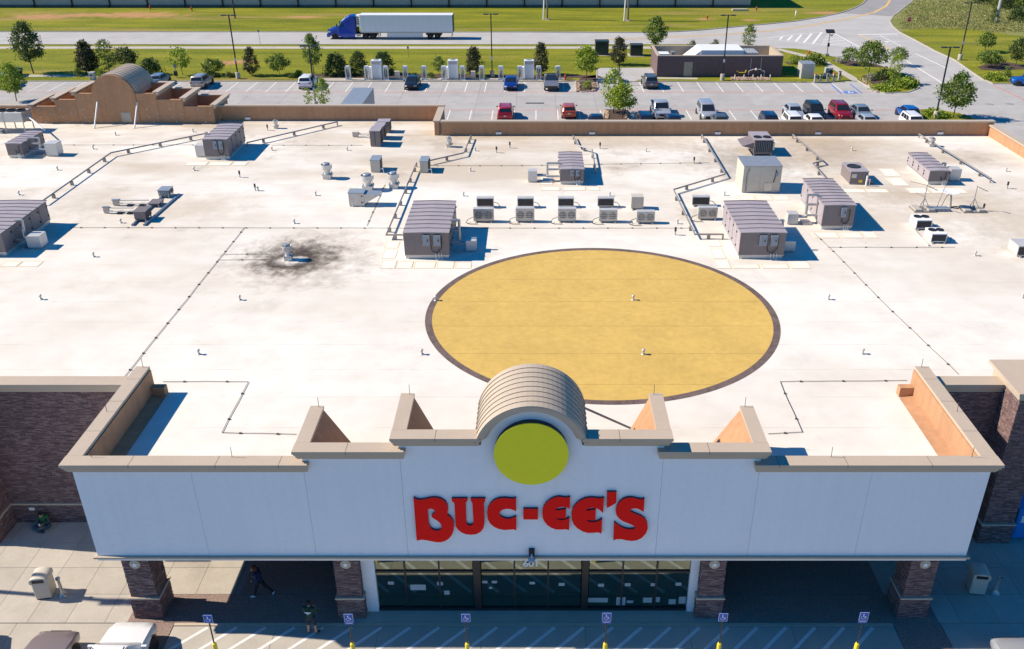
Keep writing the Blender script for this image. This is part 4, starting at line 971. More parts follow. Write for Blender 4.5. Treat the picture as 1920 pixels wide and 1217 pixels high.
# pair on the right part of the roof
for lab, a in (('rear one of two black-coil condensers on a slanted rail, far right', (1716, 1745, 431, 412.5)), ('front one of two black-coil condensers on a slanted rail, far right', (1744, 1773, 456, 438))):
    t = fan_condenser(lab, *a, 'coil', WHITE, 'condensers on the slanted rail', 1.1, 'condenser_unit')
    hx = (at(a[1], a[2], RZ).x - at(a[0], a[2], RZ).x) / 2; h = aty(a[0], a[3], at(a[0], a[2], RZ).y).z - RZ
    for sx in (-.5, .5): MB().lathe([(.25, 0), (.25, .05), (.2, .05), (.2, .01)], (sx * hx, .1, h), 14).build('fan_ring', BLACK, t)
t = thing('rail', 'white steel slanted rail carrying the two far right condensers', 'rail', at(1725, 445, RZ)); t.location.z = RZ
a, b = at(1703, 419, RZ), at(1741, 461, RZ); MB().tube([a - t.location + Vector((0, 0, .05)), b - t.location + Vector((0, 0, .05))], .06, 4).build('beam', GALVL, t)
t = fan_condenser('unit cut off by the right picture edge, on a slanted rail', 1905, 1960, 482, 461, 'coil', GALVL, 'condensers at the picture edge', 1.2)
# ---- mushroom exhaust fans
def upblast(label, px, yb, ytop, wpx, r_top=1.0, group='mushroom exhaust fans', name='exhaust_fan'):
    p = at(px, yb, RZ); r = wpx / px_per_m(p) / 2; h = aty(px, ytop, p.y + r * .6).z - RZ
    t = thing(name, label, 'exhaust fan', (p.x, p.y + r * .7, RZ), 0, group)
    q = r * .72
    MB().box(-q, -q, 0, q, q, h * .26).build('curb', GALVL, t)
    MB().box(-q - .04, -q - .04, h * .26, q + .04, q + .04, h * .29).build('curb_cap', GALV, t)
    smooth_by_angle(MB().lathe([(q * .75, h * .291), (q * .75, h * .44), (r * .6, h * .50), (r * .98, h * .66), (r, h * .9), (r * .93, h * .9), (r * .9, h * .82)], (0, 0, 0), 24).build('bowl', GALVL, t), 35)
    smooth_by_angle(MB().lathe([(r * .62, h * .83), (r * .62, h * .95), (r * .5, h)], (0, 0, 0), 20).build('motor_cap', BLUEG if r_top else GALV, t), 35)
    MB().tube([(q + .02, 0, h * .2), (q + .12, 0, h * .3), (r * .7, 0, h * .5)], .02, 5).build('conduit', CABLE, t)
    return t
upblast('mushroom exhaust fan standing alone, left of the other two', 613, 336, 305, 21)
upblast('largest mushroom exhaust fan behind the hooded air box', 689, 358, 325, 25)
upblast('mushroom exhaust fan right of the largest one', 738, 354, 322, 22)
upblast('grease-stained exhaust stub amid the black soot ring', 540, 489, 457, 19, group='low roof vents')
upblast('small turbine vent near the jog of the rear parapet', 842, 276, 256, 12, group='low roof vents')
upblast('small shiny vent near the left rear parapet', 517, 241, 224, 9, group='low roof vents')
upblast('small white vent beside the pipe run at far right rear', 1747, 275, 257, 13, group='low roof vents')
upblast('low shiny cap under the steel condenser, far left', 1, 250, 240, 10, group='low roof vents')
# ---- make-up air box with hood
t, hx, hy, h = casing('makeup_air_box', 'galvanised air box with a wedge hood on its right, mid left roof', 'air box', 655, 684, 387, 361, 353, GALV, BLUEG)
MB().add([(hx + .01, -hy, .2), (hx + .01, hy, .2), (hx + .01, hy, h - .12), (hx + .01, -hy, h - .12), (hx + 1.15, -hy, h - .16), (hx + 1.15, hy, h - .16)], [(0, 4, 3), (1, 2, 5), (3, 4, 5, 2), (0, 1, 5, 4), (0, 3, 2, 1)]).build('hood', GALV, t)
for z in (.3, h - .25): MB().cbox((hx - .15, -hy - .02, z), (.12, .04, .06)).build('latch', BLACK, t)
for s in (-1, 1): MB().tube([(s * .3, -hy - .03, .35), (s * .3, -hy - .08, .03)], .02, 5).build('riser', WHITE, t)
# ---- small upright condensers
for lab, a in (('left one of two upright tan condensers mid roof', (695.5, 713, 323, 300, 290.5)), ('right one of two upright tan condensers, touching the pipe run', (788, 803, 324, 302, 292))):
    t, hx, hy, h = casing('upright_condenser', lab, 'condenser', *a, BEIGE, BLUEG, 0, 'upright condensers mid roof')
    MB().box(hx * .1 + .35, -hy * .6, .2, hx + .03, hy * .7, h - .1).build('coil', COIL, t)
    MB().tube([(hx + .05, -hy, .3), (hx + .25, -hy - .1, .35), (hx + .3, -hy - .1, 0)], .03, 6).build('hose', WHITE, t)
# ---- three joined air boxes behind, with a small feeder box
for k, (lab, a) in enumerate((('nearest of three taupe roof boxes in a line near rear parapet', (695, 714, 275, 245, 235.5)), ('middle of three taupe roof boxes in a line near rear parapet', (703, 721, 262, 236, 228.5)), ('rearmost of three taupe roof boxes in a line near rear parapet', (709, 731, 249, 227.5, 222)))):
    t, hx, hy, h = casing('air_box', lab, 'air box', *a, TAUPE, TAUPEL, 0, 'three air boxes in a line')
    MB().box(-.02, -hy - .012, .12, .02, -hy - .001, h - .08).build('door_seam', BLACK, t)
    MB().box(hx + .001, -hy * .6, .25, hx + .06, hy * .6, h - .15).build('side_grille', COIL, t)
t, hx, hy, h = casing('feeder_box', 'little tan box with tangled pipes left of three boxes', 'utility box', 661, 672, 257, 247.5, 246, BEIGE)
for k in range(4): MB().tube([(hx, -.1 + k * .07, .25 + .05 * k), (hx + .5 + .15 * k, -.2, .2 + .08 * k), (hx + 1.0 + .1 * k, -.5 + k * .2, .08)], .03, 6).build('pipe', GALV, t)
# ---- condensing units with duct lines, left
for lab, a, mt in (('front one of three compact condensers on dark rails, left roof', (253.5, 275, 416, 396.5, 386.5), TAUPE), ('middle one of three compact condensers on dark rails, left roof', (279, 299, 388.5, 381, 372.5), TAUPE), ('rear blue-grey one of three compact condensers on dark rails', (298, 318, 371, 356.5, 348.5), BLUEG)):
    t, hx, hy, h = casing('compact_condenser', lab, 'condenser', *a, mt, mt, .12, 'compact condensers on rails')
    MB().box(hx + .001, -hy + .06, .25, hx + .03, hy - .06, h - .1).build('coil', COIL, t)
    if mt is BLUEG:
        for k in range(7): MB().box(-hx + .08 + k * .16, -hy - .02, .22, -hx + .14 + k * .16, -hy - .001, h - .1).build('rib', GALV, t)
for lab, pa, pb in (('left dark rail under the three compact condensers', (249, 423), (306, 368)), ('right dark rail under the three compact condensers', (271, 423), (336, 366))):
    a, b = at(*pa, RZ), at(*pb, RZ); t = thing('rail', lab, 'rail', a, 0, 'rails under compact condensers'); MB().tube([(0, 0, .07), tuple(b - a + Vector((0, 0, .07)))], .09, 6).build('beam', BLUEG, t)
for lab, a, ex in (('front little duct box with pipes running right to the compact condensers', (194.5, 205, 400, 387.5, 386), 250), ('rear little duct box with pipes running right to the compact condensers', (212, 224, 385.5, 374, 372.5), 278)):
    t, hx, hy, h = casing('duct_box', lab, 'utility box', *a, BEIGE, BLUEG, 0, 'little duct boxes left roof')
    L = at(ex, a[2], RZ).x - at(a[1], a[2], RZ).x
    for dz, dy in ((.18, -.1), (.36, .1)): MB().tube([(hx, dy, dz), (hx + L, dy, dz)], .055, 6).build('pipe', GALVL, t)
    for k in range(2): MB().box(hx + .6 + k * L * .42, -.25, 0, hx + .85 + k * L * .42, .25, .12).build('pipe_block', BLACK, t)
# ---- fluid cooler on legs at far left
a = at(-60, 250, RZ); b = at(47, 250, RZ); t = thing('fluid_cooler', 'long steel fan cooler on legs at far left rear', 'cooler', ((a.x + b.x) / 2, a.y + .9, RZ)); hx = (b.x - a.x) / 2
z0, z1 = .95, 1.75
for k in range(3): MB().box(-hx + 2 * hx * k / 3 + .03, -.7, z0, -hx + 2 * hx * (k + 1) / 3 - .03, .9, z1).build('module', GALVL, t)
for k in range(4): MB().box(-hx + 2 * hx * k / 3 - .028, -.72, z0 - .05, -hx + 2 * hx * k / 3 + .028, .92, z1 + .03).build('frame', GALV, t)
for k in range(6): MB().lathe([(.42, 0), (.42, .12), (.36, .12), (.36, .02)], (-hx + 2 * hx * (k + .5) / 6, .1, z1), 16).build('fan_ring', BLACK, t)
for k in range(4):
    for y in (-.66, .86): MB().cbox((-hx + .06 + (2 * hx - .12) * k / 3, y, z0 / 2 - .03), (.07, .07, z0 - .05)).build('leg', GALV, t)
MB().tube([(hx, .4, 1.2), (hx + 3.1, -3.2, .95)], .05, 6).tube([(hx, .1, 1.35), (hx + 3.0, -3.3, 1.1)], .05, 6).build('pipe', WHITE, t)
# ---- antenna masts, dish, scrap box
def mast(label, px, yb, ytop, base):
    p = at(px, yb, RZ); h = aty(px, ytop, p.y).z - RZ
    t = thing('antenna_mast', label, 'antenna', p, 0, 'antenna masts on weighted bases')
    MB().box(-base, -.55, .02, base, .55, .08).build('ballast_frame', PIPE, t)
    for s in (-1, 1): MB().box(s * base * .6 - .22, -.5, .081, s * base * .6 + .22, .5, .2).build('ballast_block', CONC_WALK, t)
    MB().cone((0, 0, .0), (0, 0, h), .035, .025, 8).build('pole', PIPE, t)
    for k in range(3):
        an = R(90 + 120 * k); MB().cone((math.cos(an) * .5, math.sin(an) * .4, .08), (0, 0, .9), .02, .02, 5).build('strut', PIPE, t)
    MB().tube([(0, -.02, h * .97), (.55, -.5, h * .87)], .02, 5).build('yagi_boom', CABLE, t)
    for k in range(3): MB().tube([(.15 + .15 * k - .12, -.14 - .13 * k - .1, h * (.95 - .03 * k)), (.15 + .15 * k + .12, -.14 - .13 * k + .1, h * (.95 - .03 * k))], .012, 4).build('element', CABLE, t)
    return t
t = mast('left antenna mast on weighted base, right roof', 1729, 393, 346, .75); MB().tube([(-1.1, .3, 1.95), (.05, 0, 1.75)], .015, 4).tube([(-.6, .2, 1.15), (.05, 0, .95)], .015, 4).build('antenna_rod', CABLE, t)
mast('right antenna mast on weighted base, right roof', 1822, 394, 348, .8)
p = at(1776, 389, RZ); t = thing('satellite_dish', 'white flat satellite dish on pipe tripod between two masts', 'dish', p)
h = 1.05
for dx, dy in ((-.35, .2), (.35, .2), (.05, -.3)): MB().tube([(dx, dy, 0), (dx * .5, dy * .5, .8), (0, 0, h)], .03, 6).build('leg', PIPE, t)
smooth_by_angle(MB().lathe([(.1, h), (.4, h + .05), (.62, h + .13), (.6, h + .145), (.3, h + .08)], (0, 0, 0), 24).build('reflector', WHITE, t), 40)
MB().tube([(-.7, 0, .03), (-.3, -.2, .03), (.3, -.1, .03), (.8, -.25, .03), (1.1, 0, .03), (.7, .2, .03), (.3, .1, .03)], .03, 5).build('cable_coil', BLACK, t)
p = at(1758, 394, RZ); t = thing('ballast_tray', 'grey ballast tray with thin whip antenna beside satellite dish', 'antenna', p)
for k in range(5): MB().box(-.75 + k * .3, -.3, 0, -.49 + k * .3, .3, .22).build('ballast_block', BLUEG, t)
MB().cone((-.1, 0, .2), (.35, .1, 2.6), .02, .012, 6).build('whip', PIPE, t)
# ---- raised pipe runs
def run(label, pts, r=.055, hgt=.34, z=RZ, group='pipe runs on the roof', ends=True, mat=None):
    W = [at(x, y, z + hgt) for x, y in pts]; o = Vector((W[0].x, W[0].y, z)); t = thing('roof_pipe_run', label, 'pipe run', o, 0, group)
    L = [w - o for w in W]
    q = [L[0] + Vector((0, 0, -hgt + .02))] + L + [L[-1] + Vector((0, 0, -hgt + .02))] if ends else L
    MB().tube(q, r, 8).build('pipe', mat or PIPE, t)
    MB().tube([p + Vector((.0, .16, -.03)) for p in L], r * .6, 6).build('pipe', GALV, t)
    for a, b in zip(L[:-1], L[1:]):
        n = max(1, int((b - a).length / 2.4))
        for k in range(n):
            c = a + (b - a) * ((k + .5) / n); MB().cbox((c.x, c.y + .08, (c.z - r) / 2), (.2, .16, c.z - r - .002)).build('support_block', PIPE, t)
    return t
run('bent pipe run from big left roof unit to the unit by the tower', [(80, 376), (208, 286), (384, 250)])
run('straight pipe run from the tower-side unit to rear parapet', [(463, 267), (632, 228)])
run('long pipe run from disc-side unit up past the right tan condenser', [(757, 440), (724, 440), (781, 305)])
run('angled pipe run from right tan condenser to the parapet jog', [(804, 301), (870, 286), (883, 254)])
run('short zigzag pipe run beside the small mid-roof ribbed unit', [(1075, 254), (1083, 272), (1110, 280), (1117, 318)])
run('zigzag pipe run left of the beige cabinet', [(1316, 252), (1360, 326), (1263, 355), (1303, 439), (1356, 439)])
run('broken pipe run right of the hooded condenser', [(1487, 252), (1544, 301), (1524, 306), (1550, 335)])
run('diagonal pipe run along the far right of the roof', [(1724, 251), (1858, 334)])
# ---- vent stubs
rows = [[(175, 50.5 * 0 + 287 - 8), (217, 253), (362, 247), (510, 281.5), (651, 281.5), (891, 282.5), (1211, 284), (1597, 282)], [(108, 318.5), (364, 319.5), (882, 320.5), (1886, 321)], [(36, 365), (484, 359 - 2), (592, 366), (869, 367), (1143, 367), (1358, 366)], [(227, 417.5), (552, 418.5), (1270, 419)], [(176, 481), (1828, 479)], [(77, 561), (450, 562), (817, 563), (1187, 562), (1553, 561), (1917, 558)], [(373, 664), (791, 664), (1206, 664), (1617, 663)]]
rn = ['hindmost scattered row', 'row by the small ribbed unit', 'row level with condenser backs', 'row beside the crossing lightning cable', 'row by the near unit fronts', 'row crossing the yellow disc', 'row nearest the portico']
vm = MB().cone((0, 0, 0), (0, 0, .24), .055, .055, 8).lathe([(.11, 0), (.10, .03), (.06, .05)], (0, 0, 0), 8).mesh('stub_pipe', GALVL, True)
cm = MB().lathe([(.075, .2), (.085, .23), (.085, .27), (.04, .3)], (0, 0, 0), 8).mesh('stub_cap', GALVL, True)
for row, nm in zip(rows, rn):
    for k, (x, y) in enumerate(sorted(row)):
        t = thing('vent_stub', 'vent stub, %s from left, %s' % (ORD[k], nm), 'vent', at(x, y, RZ), 0, 'short vent stubs on the roof')
        link_copy(vm, 'stub_pipe', t); link_copy(cm, 'stub_cap', t)
tall = [(450, 332, 'dark standing vent pipe between the tower-side unit and the exhaust fans'), (479, 357, 'dark vent pipe left of the lone mushroom fan'), (931, 286, 'dark vent pipe right of the parapet jog, left of a pair'), (956, 277, 'dark vent pipe right of the parapet jog, right of a pair'), (1125, 278, 'dark vent pipe behind the small mid-roof ribbed unit'), (1301, 306, 'dark vent pipe left of the beige cabinet'), (1888, 353, 'dark vent pipe at far right of the roof'), (1843, 395, 'thin dark stake right of the right antenna mast'), (502, 244, 'dark vent pipe near the shiny vent at left rear'), (1266, 440, 'thin dark stake right of the condenser row')]
for x, y, lab in tall:
    t = thing('vent_pipe', lab, 'vent pipe', at(x, y, RZ), 0, 'tall dark vent pipes'); MB().cone((0, 0, 0), (0, 0, .5), .05, .05, 8).build('pipe', GALV, t); MB().cone((0, 0, .26), (0, 0, .52), .07, .07, 8).build('sleeve', BLACK, t)
# ---- lightning protection cables with clips
def cable(label, pts, every=1.55, z=RZ):
    W = [at(x, y, z) for x, y in pts]; o = W[0]; t = thing('lightning_cable', label, 'cable', o, 0, 'lightning cables on the roof')
    q = []
    for a, b in zip(W[:-1], W[1:]):
        n = max(1, int((b - a).length / .8))
        for k in range(n): c = a + (b - a) * (k / n) - o; q.append(Vector((c.x + random.uniform(-.018, .018), c.y + random.uniform(-.018, .018), .035)))
    q.append(W[-1] - o + Vector((0, 0, .035)))
    MB().tube(q, .013, 4).build('wire', CABLE, t)
    mb = MB()
    for a, b in zip(W[:-1], W[1:]):
        n = max(1, int((b - a).length / every))
        for k in range(n): c = a + (b - a) * ((k + .5) / n) - o; mb.cbox((c.x, c.y, .03), (.1, .07, .06))
    mb.build('clips', CABLE, t)
cable('long lightning cable running from left portico wing up the roof', [(231, 710), (458.5, 427)])
cable('lightning cable crossing the whole roof behind the soot ring', [(130, 427), (750, 428), (1300, 428)])
cable('stepped lightning cable inside the left wing of the portico', [(306, 716), (466, 716), (416, 812), (556, 815)])
cable('stepped lightning cable inside the right wing of the portico', [(1700, 714), (1462, 716), (1504, 811), (1440, 814)])
cable('long lightning cable running from right portico wing up the roof', [(1797, 702), (1658, 570), (1553, 462), (1526, 437)])
cable('lightning cable running right from that cable to the slanted-rail condensers', [(1552, 464), (1790, 464)])
cable('pair-upper lightning lead into the soot ring', [(420, 477), (506, 477)]); cable('pair-lower lightning lead into the soot ring', [(408, 488), (500, 487)])
cable('lightning cable behind the mid-roof units', [(800, 311), (960, 311), (1330, 305)])
cable('lightning cable across the left rear roof', [(120, 272), (380, 272)]); cable('lightning cable behind the small ribbed units, centre left', [(510, 272.5), (680, 272.5)])
cable('slack lightning lead beside the largest mushroom fan', [(722, 346), (688, 423)])
# ---- walkway pads round the units: children of the roof deck
def pad(xl, xr, y0, y1, stripe_=True):
    a, b, c, d = at(xl, y0, RZ), at(xr, y0, RZ), at(xr, y1, RZ), at(xl, y1, RZ)
    x0, x1, ya, yb = a.x, b.x, a.y, c.y
    off = ST_OFF
    o = MB().box(x0, ya - off.y, RZ + .004, x1, yb - off.y, RZ + .014).build('walkway_pad', PADWHT, roof)
    w = .05; mb = MB()
    for q in ((x0, ya, x1, ya + w), (x0, yb - w, x1, yb), (x0, ya + w, x0 + w, yb - w), (x1 - w, ya + w, x1, yb - w)): mb.box(q[0], q[1] - off.y, RZ + .0145, q[2], q[3] - off.y, RZ + .017)
    mb.build('pad_stripe', PADYEL, roof)
for q in ((712, 740, 503, 488), (741, 772, 503, 490), (775, 815, 503, 490), (818, 850, 503, 490), (853, 883, 503, 492), (715, 741, 484, 468), (720, 746, 465, 452), (1014, 1050, 357, 350), (1056, 1098, 357, 350), (1102, 1125, 357, 350), (1013, 1036, 346, 331), (1330, 1354, 462, 448), (1338, 1362, 484, 466), (1344, 1372, 503, 487), (1376, 1425, 503, 495), (1430, 1480, 503, 495), (1485, 1522, 503, 489), (1528, 1575, 446, 435), (1580, 1620, 446, 435), (1624, 1648, 446, 433), (1388, 1418, 375, 366), (1420, 1450, 375, 366), (1454, 1482, 375, 366), (1662, 1690, 330, 316), (1676, 1706, 348, 333), (1708, 1745, 362, 352), (1750, 1790, 362, 352), (1794, 1815, 362, 352), (345, 385, 310, 303), (388, 430, 310, 303), (433, 460, 310, 303), (0, 30, 500, 490), (33, 70, 500, 490), (1585, 1625, 361, 354), (1628, 1668, 361, 354)): pad(*q)

# ================================================================ VEHICLES
def paint(name, col, metal=.35, rough=.32): return M('paint_' + name, col, rough, metal=metal, var=.03, coat=.6)
P_ = {'tan': paint('champagne', (.42, .36, .31)), 'white': paint('white', (.80, .80, .80), 0), 'black': paint('black', (.018, .019, .022)), 'blue': paint('blue', (.01, .04, .26)), 'lblue': paint('bright_blue', (.012, .10, .42)),
      'grey': paint('grey', (.11, .12, .13)), 'red': paint('red', (.50, .012, .03)), 'dred': paint('dark_red', (.32, .010, .022)), 'orange': paint('burnt_orange', (.55, .10, .05)), 'silver': paint('silver', (.46, .48, .52)), 'steel': paint('slate', (.23, .28, .33)), 'navy': paint('navy', (.012, .022, .07)), 'purple': paint('plum', (.10, .02, .06)), 'mauve': paint('warm_grey', (.30, .25, .26))}
SPEC = {
 'sedan': dict(L=4.75, W=1.86, H=1.45, st=[(-.5, .45, .80, .80), (-.485, .34, .98, .90), (-.40, .22, 1.04, .97), (-.2, .2, 1.0, 1), (.1, .2, .97, 1), (.22, .2, .97, .99), (.36, .22, .88, .97), (.47, .28, .74, .88), (.5, .38, .58, .78)], g=(-.42, .22, -.24, .05), wr=.72, n=2),
 'suv': dict(L=4.75, W=1.94, H=1.74, st=[(-.5, .5, .95, .84), (-.49, .38, 1.10, .93), (-.42, .26, 1.14, .98), (-.2, .24, 1.12, 1), (.1, .24, 1.09, 1), (.22, .24, 1.08, .99), (.38, .26, 1.0, .97), (.475, .32, .86, .90), (.5, .42, .70, .80)], g=(-.488, .22, -.43, .07), wr=.76, n=3),
 'hatch': dict(L=4.25, W=1.80, H=1.52, st=[(-.5, .45, .85, .84), (-.488, .34, 1.0, .93), (-.40, .22, 1.02, .98), (-.2, .2, 1.0, 1), (.1, .2, .98, 1), (.24, .2, .97, .99), (.38, .22, .88, .96), (.475, .28, .74, .88), (.5, .38, .6, .78)], g=(-.48, .25, -.36, .07), wr=.74, n=2),
 'minivan': dict(L=5.1, W=1.98, H=1.76, st=[(-.5, .5, .95, .86), (-.49, .36, 1.06, .94), (-.42, .22, 1.10, .98), (-.1, .2, 1.06, 1), (.15, .2, 1.02, 1), (.28, .2, 1.0, .99), (.40, .24, .90, .95), (.48, .3, .76, .86), (.5, .42, .62, .76)], g=(-.485, .30, -.44, .10), wr=.78, n=3),
 'pickup': dict(L=5.95, W=2.05, H=1.93, st=[(-.5, .6, .92, .90), (-.495, .5, .98, .96), (-.3, .42, 1.0, 1), (-.11, .40, 1.02, 1), (-.1, .38, 1.22, 1), (.1, .36, 1.22, 1), (.22, .36, 1.20, 1), (.42, .4, 1.14, .99), (.49, .45, 1.02, .95), (.5, .55, .86, .90)], g=(-.11, .235, -.095, .12), wr=.80, n=2)}
def lerp(a, b, t): return a + (b - a) * t
WH = {}
def wheel(parent, x, y, r, s, w=.22):
    k = (round(r, 3), w)
    if k not in WH:
        WH[k] = (MB().lathe([(r * .62, -w / 2), (r * .95, -w / 2), (r, -w / 2 + .03), (r, w / 2 - .03), (r * .95, w / 2), (r * .62, w / 2)], (0, 0, 0), 20).mesh('tyre', RUBBER, True),
                 MB().lathe([(r * .63, -.03), (r * .63, w / 2 - .01), (r * .5, w / 2 - .035), (r * .16, w / 2 - .03), (r * .12, w / 2)], (0, 0, 0), 14).mesh('rim', CHROME))
    o = link_copy(WH[k][0], 'wheel', parent, (x, y, r)); o.rotation_euler = (0, s * math.pi / 2, 0)
    link_copy(WH[k][1], 'rim', o); return o
def vehicle(label, kind, col, x, y, rz=0.0, cat='car', name='parked_car', group='cars parked behind the store', z=0.0, extra=None):
    d = SPEC[kind]; L, W, H = d['L'], d['W'], d['H']; hw = W / 2
    t = thing(name, label, cat, (x, y, z), rz, group); pm = P_[col]
    rings = []
    for tt, zl, zt, wf in d['st']:
        w = hw * wf; yy = tt * L; zm = lerp(zl, zt, .55)
        rings.append([(-w * .86, yy, zl), (w * .86, yy, zl), (w * .98, yy, zl + .12), (w, yy, zm), (w * .975, yy, zt - .10), (w * .90, yy, zt - .02), (w * .5, yy, zt + .015), (-w * .5, yy, zt + .015), (-w * .90, yy, zt - .02), (-w * .975, yy, zt - .10), (-w, yy, zm), (-w * .98, yy, zl + .12)])
    smooth_by_angle(MB().loft([r[::-1] for r in rings]).build('body', pm, t), 38)
    def zbelt(yy):
        s = d['st']
        for a, b in zip(s[:-1], s[1:]):
            if a[0] * L <= yy <= b[0] * L: return lerp(a[2], b[2], (yy - a[0] * L) / ((b[0] - a[0]) * L))
        return s[-1][2]
    yb0, yb1, yt0, yt1 = [q * L for q in d['g']]; wb, wt = hw * .93, hw * d['wr']
    zb0, zb1 = zbelt(yb0) - .05, zbelt(yb1) - .05; zb = min(zb0, zb1)
    def P(u, sx, fy):      # u height fraction, sx side, fy front(1) / rear(0)
        yy = lerp(yb0, yt0, u) if fy == 0 else lerp(yb1, yt1, u); return Vector((sx * lerp(wb, wt, u), yy, lerp(zb, H - .05, u)))
    rg = []
    for u, ins, dz in ((0, 0, 0), (.5, 0, .01), (.93, 0, 0), (1.0, .05, .03), (1.0, .22, .055)):
        a, b, c_, e = P(u, -1, 0), P(u, 1, 0), P(u, 1, 1), P(u, -1, 1); cc = .12 * (1 - .4 * u)
        ring = []
        for p, q1, q2 in ((a, e, b), (b, a, c_), (c_, b, e), (e, c_, a)):
            p = p.copy(); ctr = Vector((0, (a.y + c_.y) / 2, 0)); p.x -= math.copysign(ins, p.x); p.y -= math.copysign(ins, p.y - ctr.y); p.z += dz
            ring += [p + (Vector(q1) - p).normalized() * cc, p + (Vector(q2) - p).normalized() * cc]
        rg.append([(p.x, p.y, p.z) for p in ring])
    for r in rg[3:]:
        zz = max(p[2] for p in r); 
    smooth_by_angle(MB().loft(rg).build('cabin', pm, t), 32)
    def pane(nm, q, out):
        n_ = (q[1] - q[0]).cross(q[3] - q[0]).normalized()
        if n_.dot(out) < 0: n_ = -n_
        MB().quad(*[tuple(p + n_ * .014) for p in q]).build(nm, CGLASS, t)
    lo, hi = (.12 if kind != 'sedan' else .1), .9
    for fy, nm, o_ in ((1, 'windscreen', Vector((0, 1, .5))), (0, 'rear_window', Vector((0, -1, .3)))):
        a, b, c_, e = P(lo, -1, fy), P(lo, 1, fy), P(hi, 1, fy), P(hi, -1, fy)
        if fy == 0 and kind in ('suv', 'hatch', 'minivan'): a, b = P(.28, -1, fy), P(.28, 1, fy)
        for p in (a, b, c_, e): p.x *= .86
        pane(nm, (a, b, c_, e), o_)
    for s in (-1, 1):
        n = d['n']; 
        for k in range(n):
            f0, f1 = k / n, (k + 1) / n
            def S(u, f): a, b = P(u, s, 0), P(u, s, 1); m = .10; return a.lerp(b, m + (1 - 1.9 * m) * f)
            g0, g1 = f0 + .018, f1 - .018
            pane('side_window', (S(lo + .04, g0), S(lo + .04, g1), S(hi - .03, g1), S(hi - .03, g0)), Vector((s, 0, .2)))
    r = .33 if kind in ('sedan', 'hatch') else (.37 if kind != 'pickup' else .41)
    for sy in (-.305, .315):
        for s in (-1, 1):
            MB().cone((s * (hw - .2), sy * L, r), (s * (hw + .006), sy * L, r + .02), r + .07, r + .06, 18).build('wheel_arch', BLACK, t)
            wheel(t, s * (hw - .095), sy * L, r, s)
    fz = d['st'][-2][2]; rz_ = d['st'][1][2]
    for s in (-1, 1):
        MB().add([(s * hw * .50, L * .497, fz - .17), (s * hw * .86, L * .478, fz - .16), (s * hw * .88, L * .465, fz - .03), (s * hw * .52, L * .482, fz - .05)], [(0, 1, 2, 3)]).build('headlight', HEADL, t).location = (0, .014, .012)
        MB().box(s * hw * .60, -L * .503, rz_ - .24, s * hw * .9, -L * .478, rz_ - .07).build('tail_light', TAILL, t)
        MB().cbox((s * (hw + .09), yb1 - .35, zb + .14), (.2, .1, .14)).build('mirror', pm, t)
    MB().box(-hw * .46, L * .493, fz - .30, hw * .46, L * .502, fz - .10).build('grille', BLACK, t)
    MB().box(-hw * .62, L * .492, .34, hw * .62, L * .500, .46).build('bumper_intake', BLACK, t)
    MB().box(-.16, -L * .505, .68, .16, -L * .499, .82).build('number_plate', PLATE, t)
    MB().box(-hw * .8, -L * .502, .42, hw * .8, -L * .49, .52).build('rear_bumper', BLACK, t)
    if kind == 'pickup':
        y0, y1 = -.497 * L, -.115 * L
        for s in (-1, 1): MB().box(s * hw * .99, y0, .94, s * hw * .88, y1, 1.28).build('bed_side', pm, t)
        MB().box(-hw * .88, y0, .94, hw * .88, y0 + .09, 1.28).build('tailgate', pm, t)
        MB().box(-hw * .87, y0 + .1, 1.03, hw * .87, y1, 1.05).build('bed_floor', BLACK, t)
    if kind == 'suv' and extra != 'norack':
        for s in (-1, 1): MB().tube([(s * wt * .86, yt0 + .25, H + .04), (s * wt * .86, yt1 - .2, H + .04)], .025, 5).build('roof_rail', BLACK, t)
    return t
def park(label, kind, col, px, py_near, face, **k):
    """face 'n' nose away from the camera, 's' nose towards it; py_near is where the near bumper meets the ground"""
    p = at(px, py_near); L = SPEC[kind]['L']
    return vehicle(label, kind, col, p.x, p.y + L / 2, 0 if face == 'n' else math.pi, **k)
park('champagne suv parked nose-in beside the rear tower, tail to camera', 'suv', 'tan', 370, 168, 'n')
park('white suv parked nose-in left of the white chargers', 'suv', 'white', 572, 169, 'n')
park('black sedan backed up to the charging posts', 'sedan', 'black', 770, 170, 's')
park('dark blue sedan backed up to a charging post', 'sedan', 'blue', 957, 171, 's')
park('dark grey suv parked nose-in beside the brick pump house', 'suv', 'grey', 1221, 168, 'n')
park('dark green-grey car half hidden behind the arched tower', 'hatch', 'steel', 291, 163, 'n')
park('plum-coloured car cut off at the far left edge', 'suv', 'purple', -4, 168, 'n')
park('navy car beside the plum-coloured one at far left edge', 'sedan', 'navy', 3, 152, 's')
R2 = 'second row of cars behind the store'
park('bright red suv alone in its bay behind the rear parapet', 'suv', 'red', 947, 229, 'n', group=R2)
park('burnt orange hatchback with tail to camera', 'hatch', 'orange', 1067, 224, 'n', group=R2)
park('silvery white crew-cab pickup facing the camera', 'pickup', 'silver', 1243, 228, 's', group=R2)
park('silver minivan facing the camera right of the white pickup', 'minivan', 'silver', 1330, 228, 's', group=R2)
park('silver-blue sedan, leftmost of the five close-packed cars', 'sedan', 'silver', 1496, 228, 's', group=R2)
park('black suv between silver sedan and red suv', 'suv', 'black', 1536, 229, 's', group=R2)
park('dark red suv between black suv and slate sedan', 'suv', 'dred', 1585, 229, 's', group=R2)
park('slate grey sedan right of the dark red suv', 'sedan', 'steel', 1625, 229, 's', group=R2)
park('bright blue hatchback beside the lamp island', 'hatch', 'lblue', 1712, 228, 'n', group=R2)
R3 = 'car roofs just visible over the rear parapet'
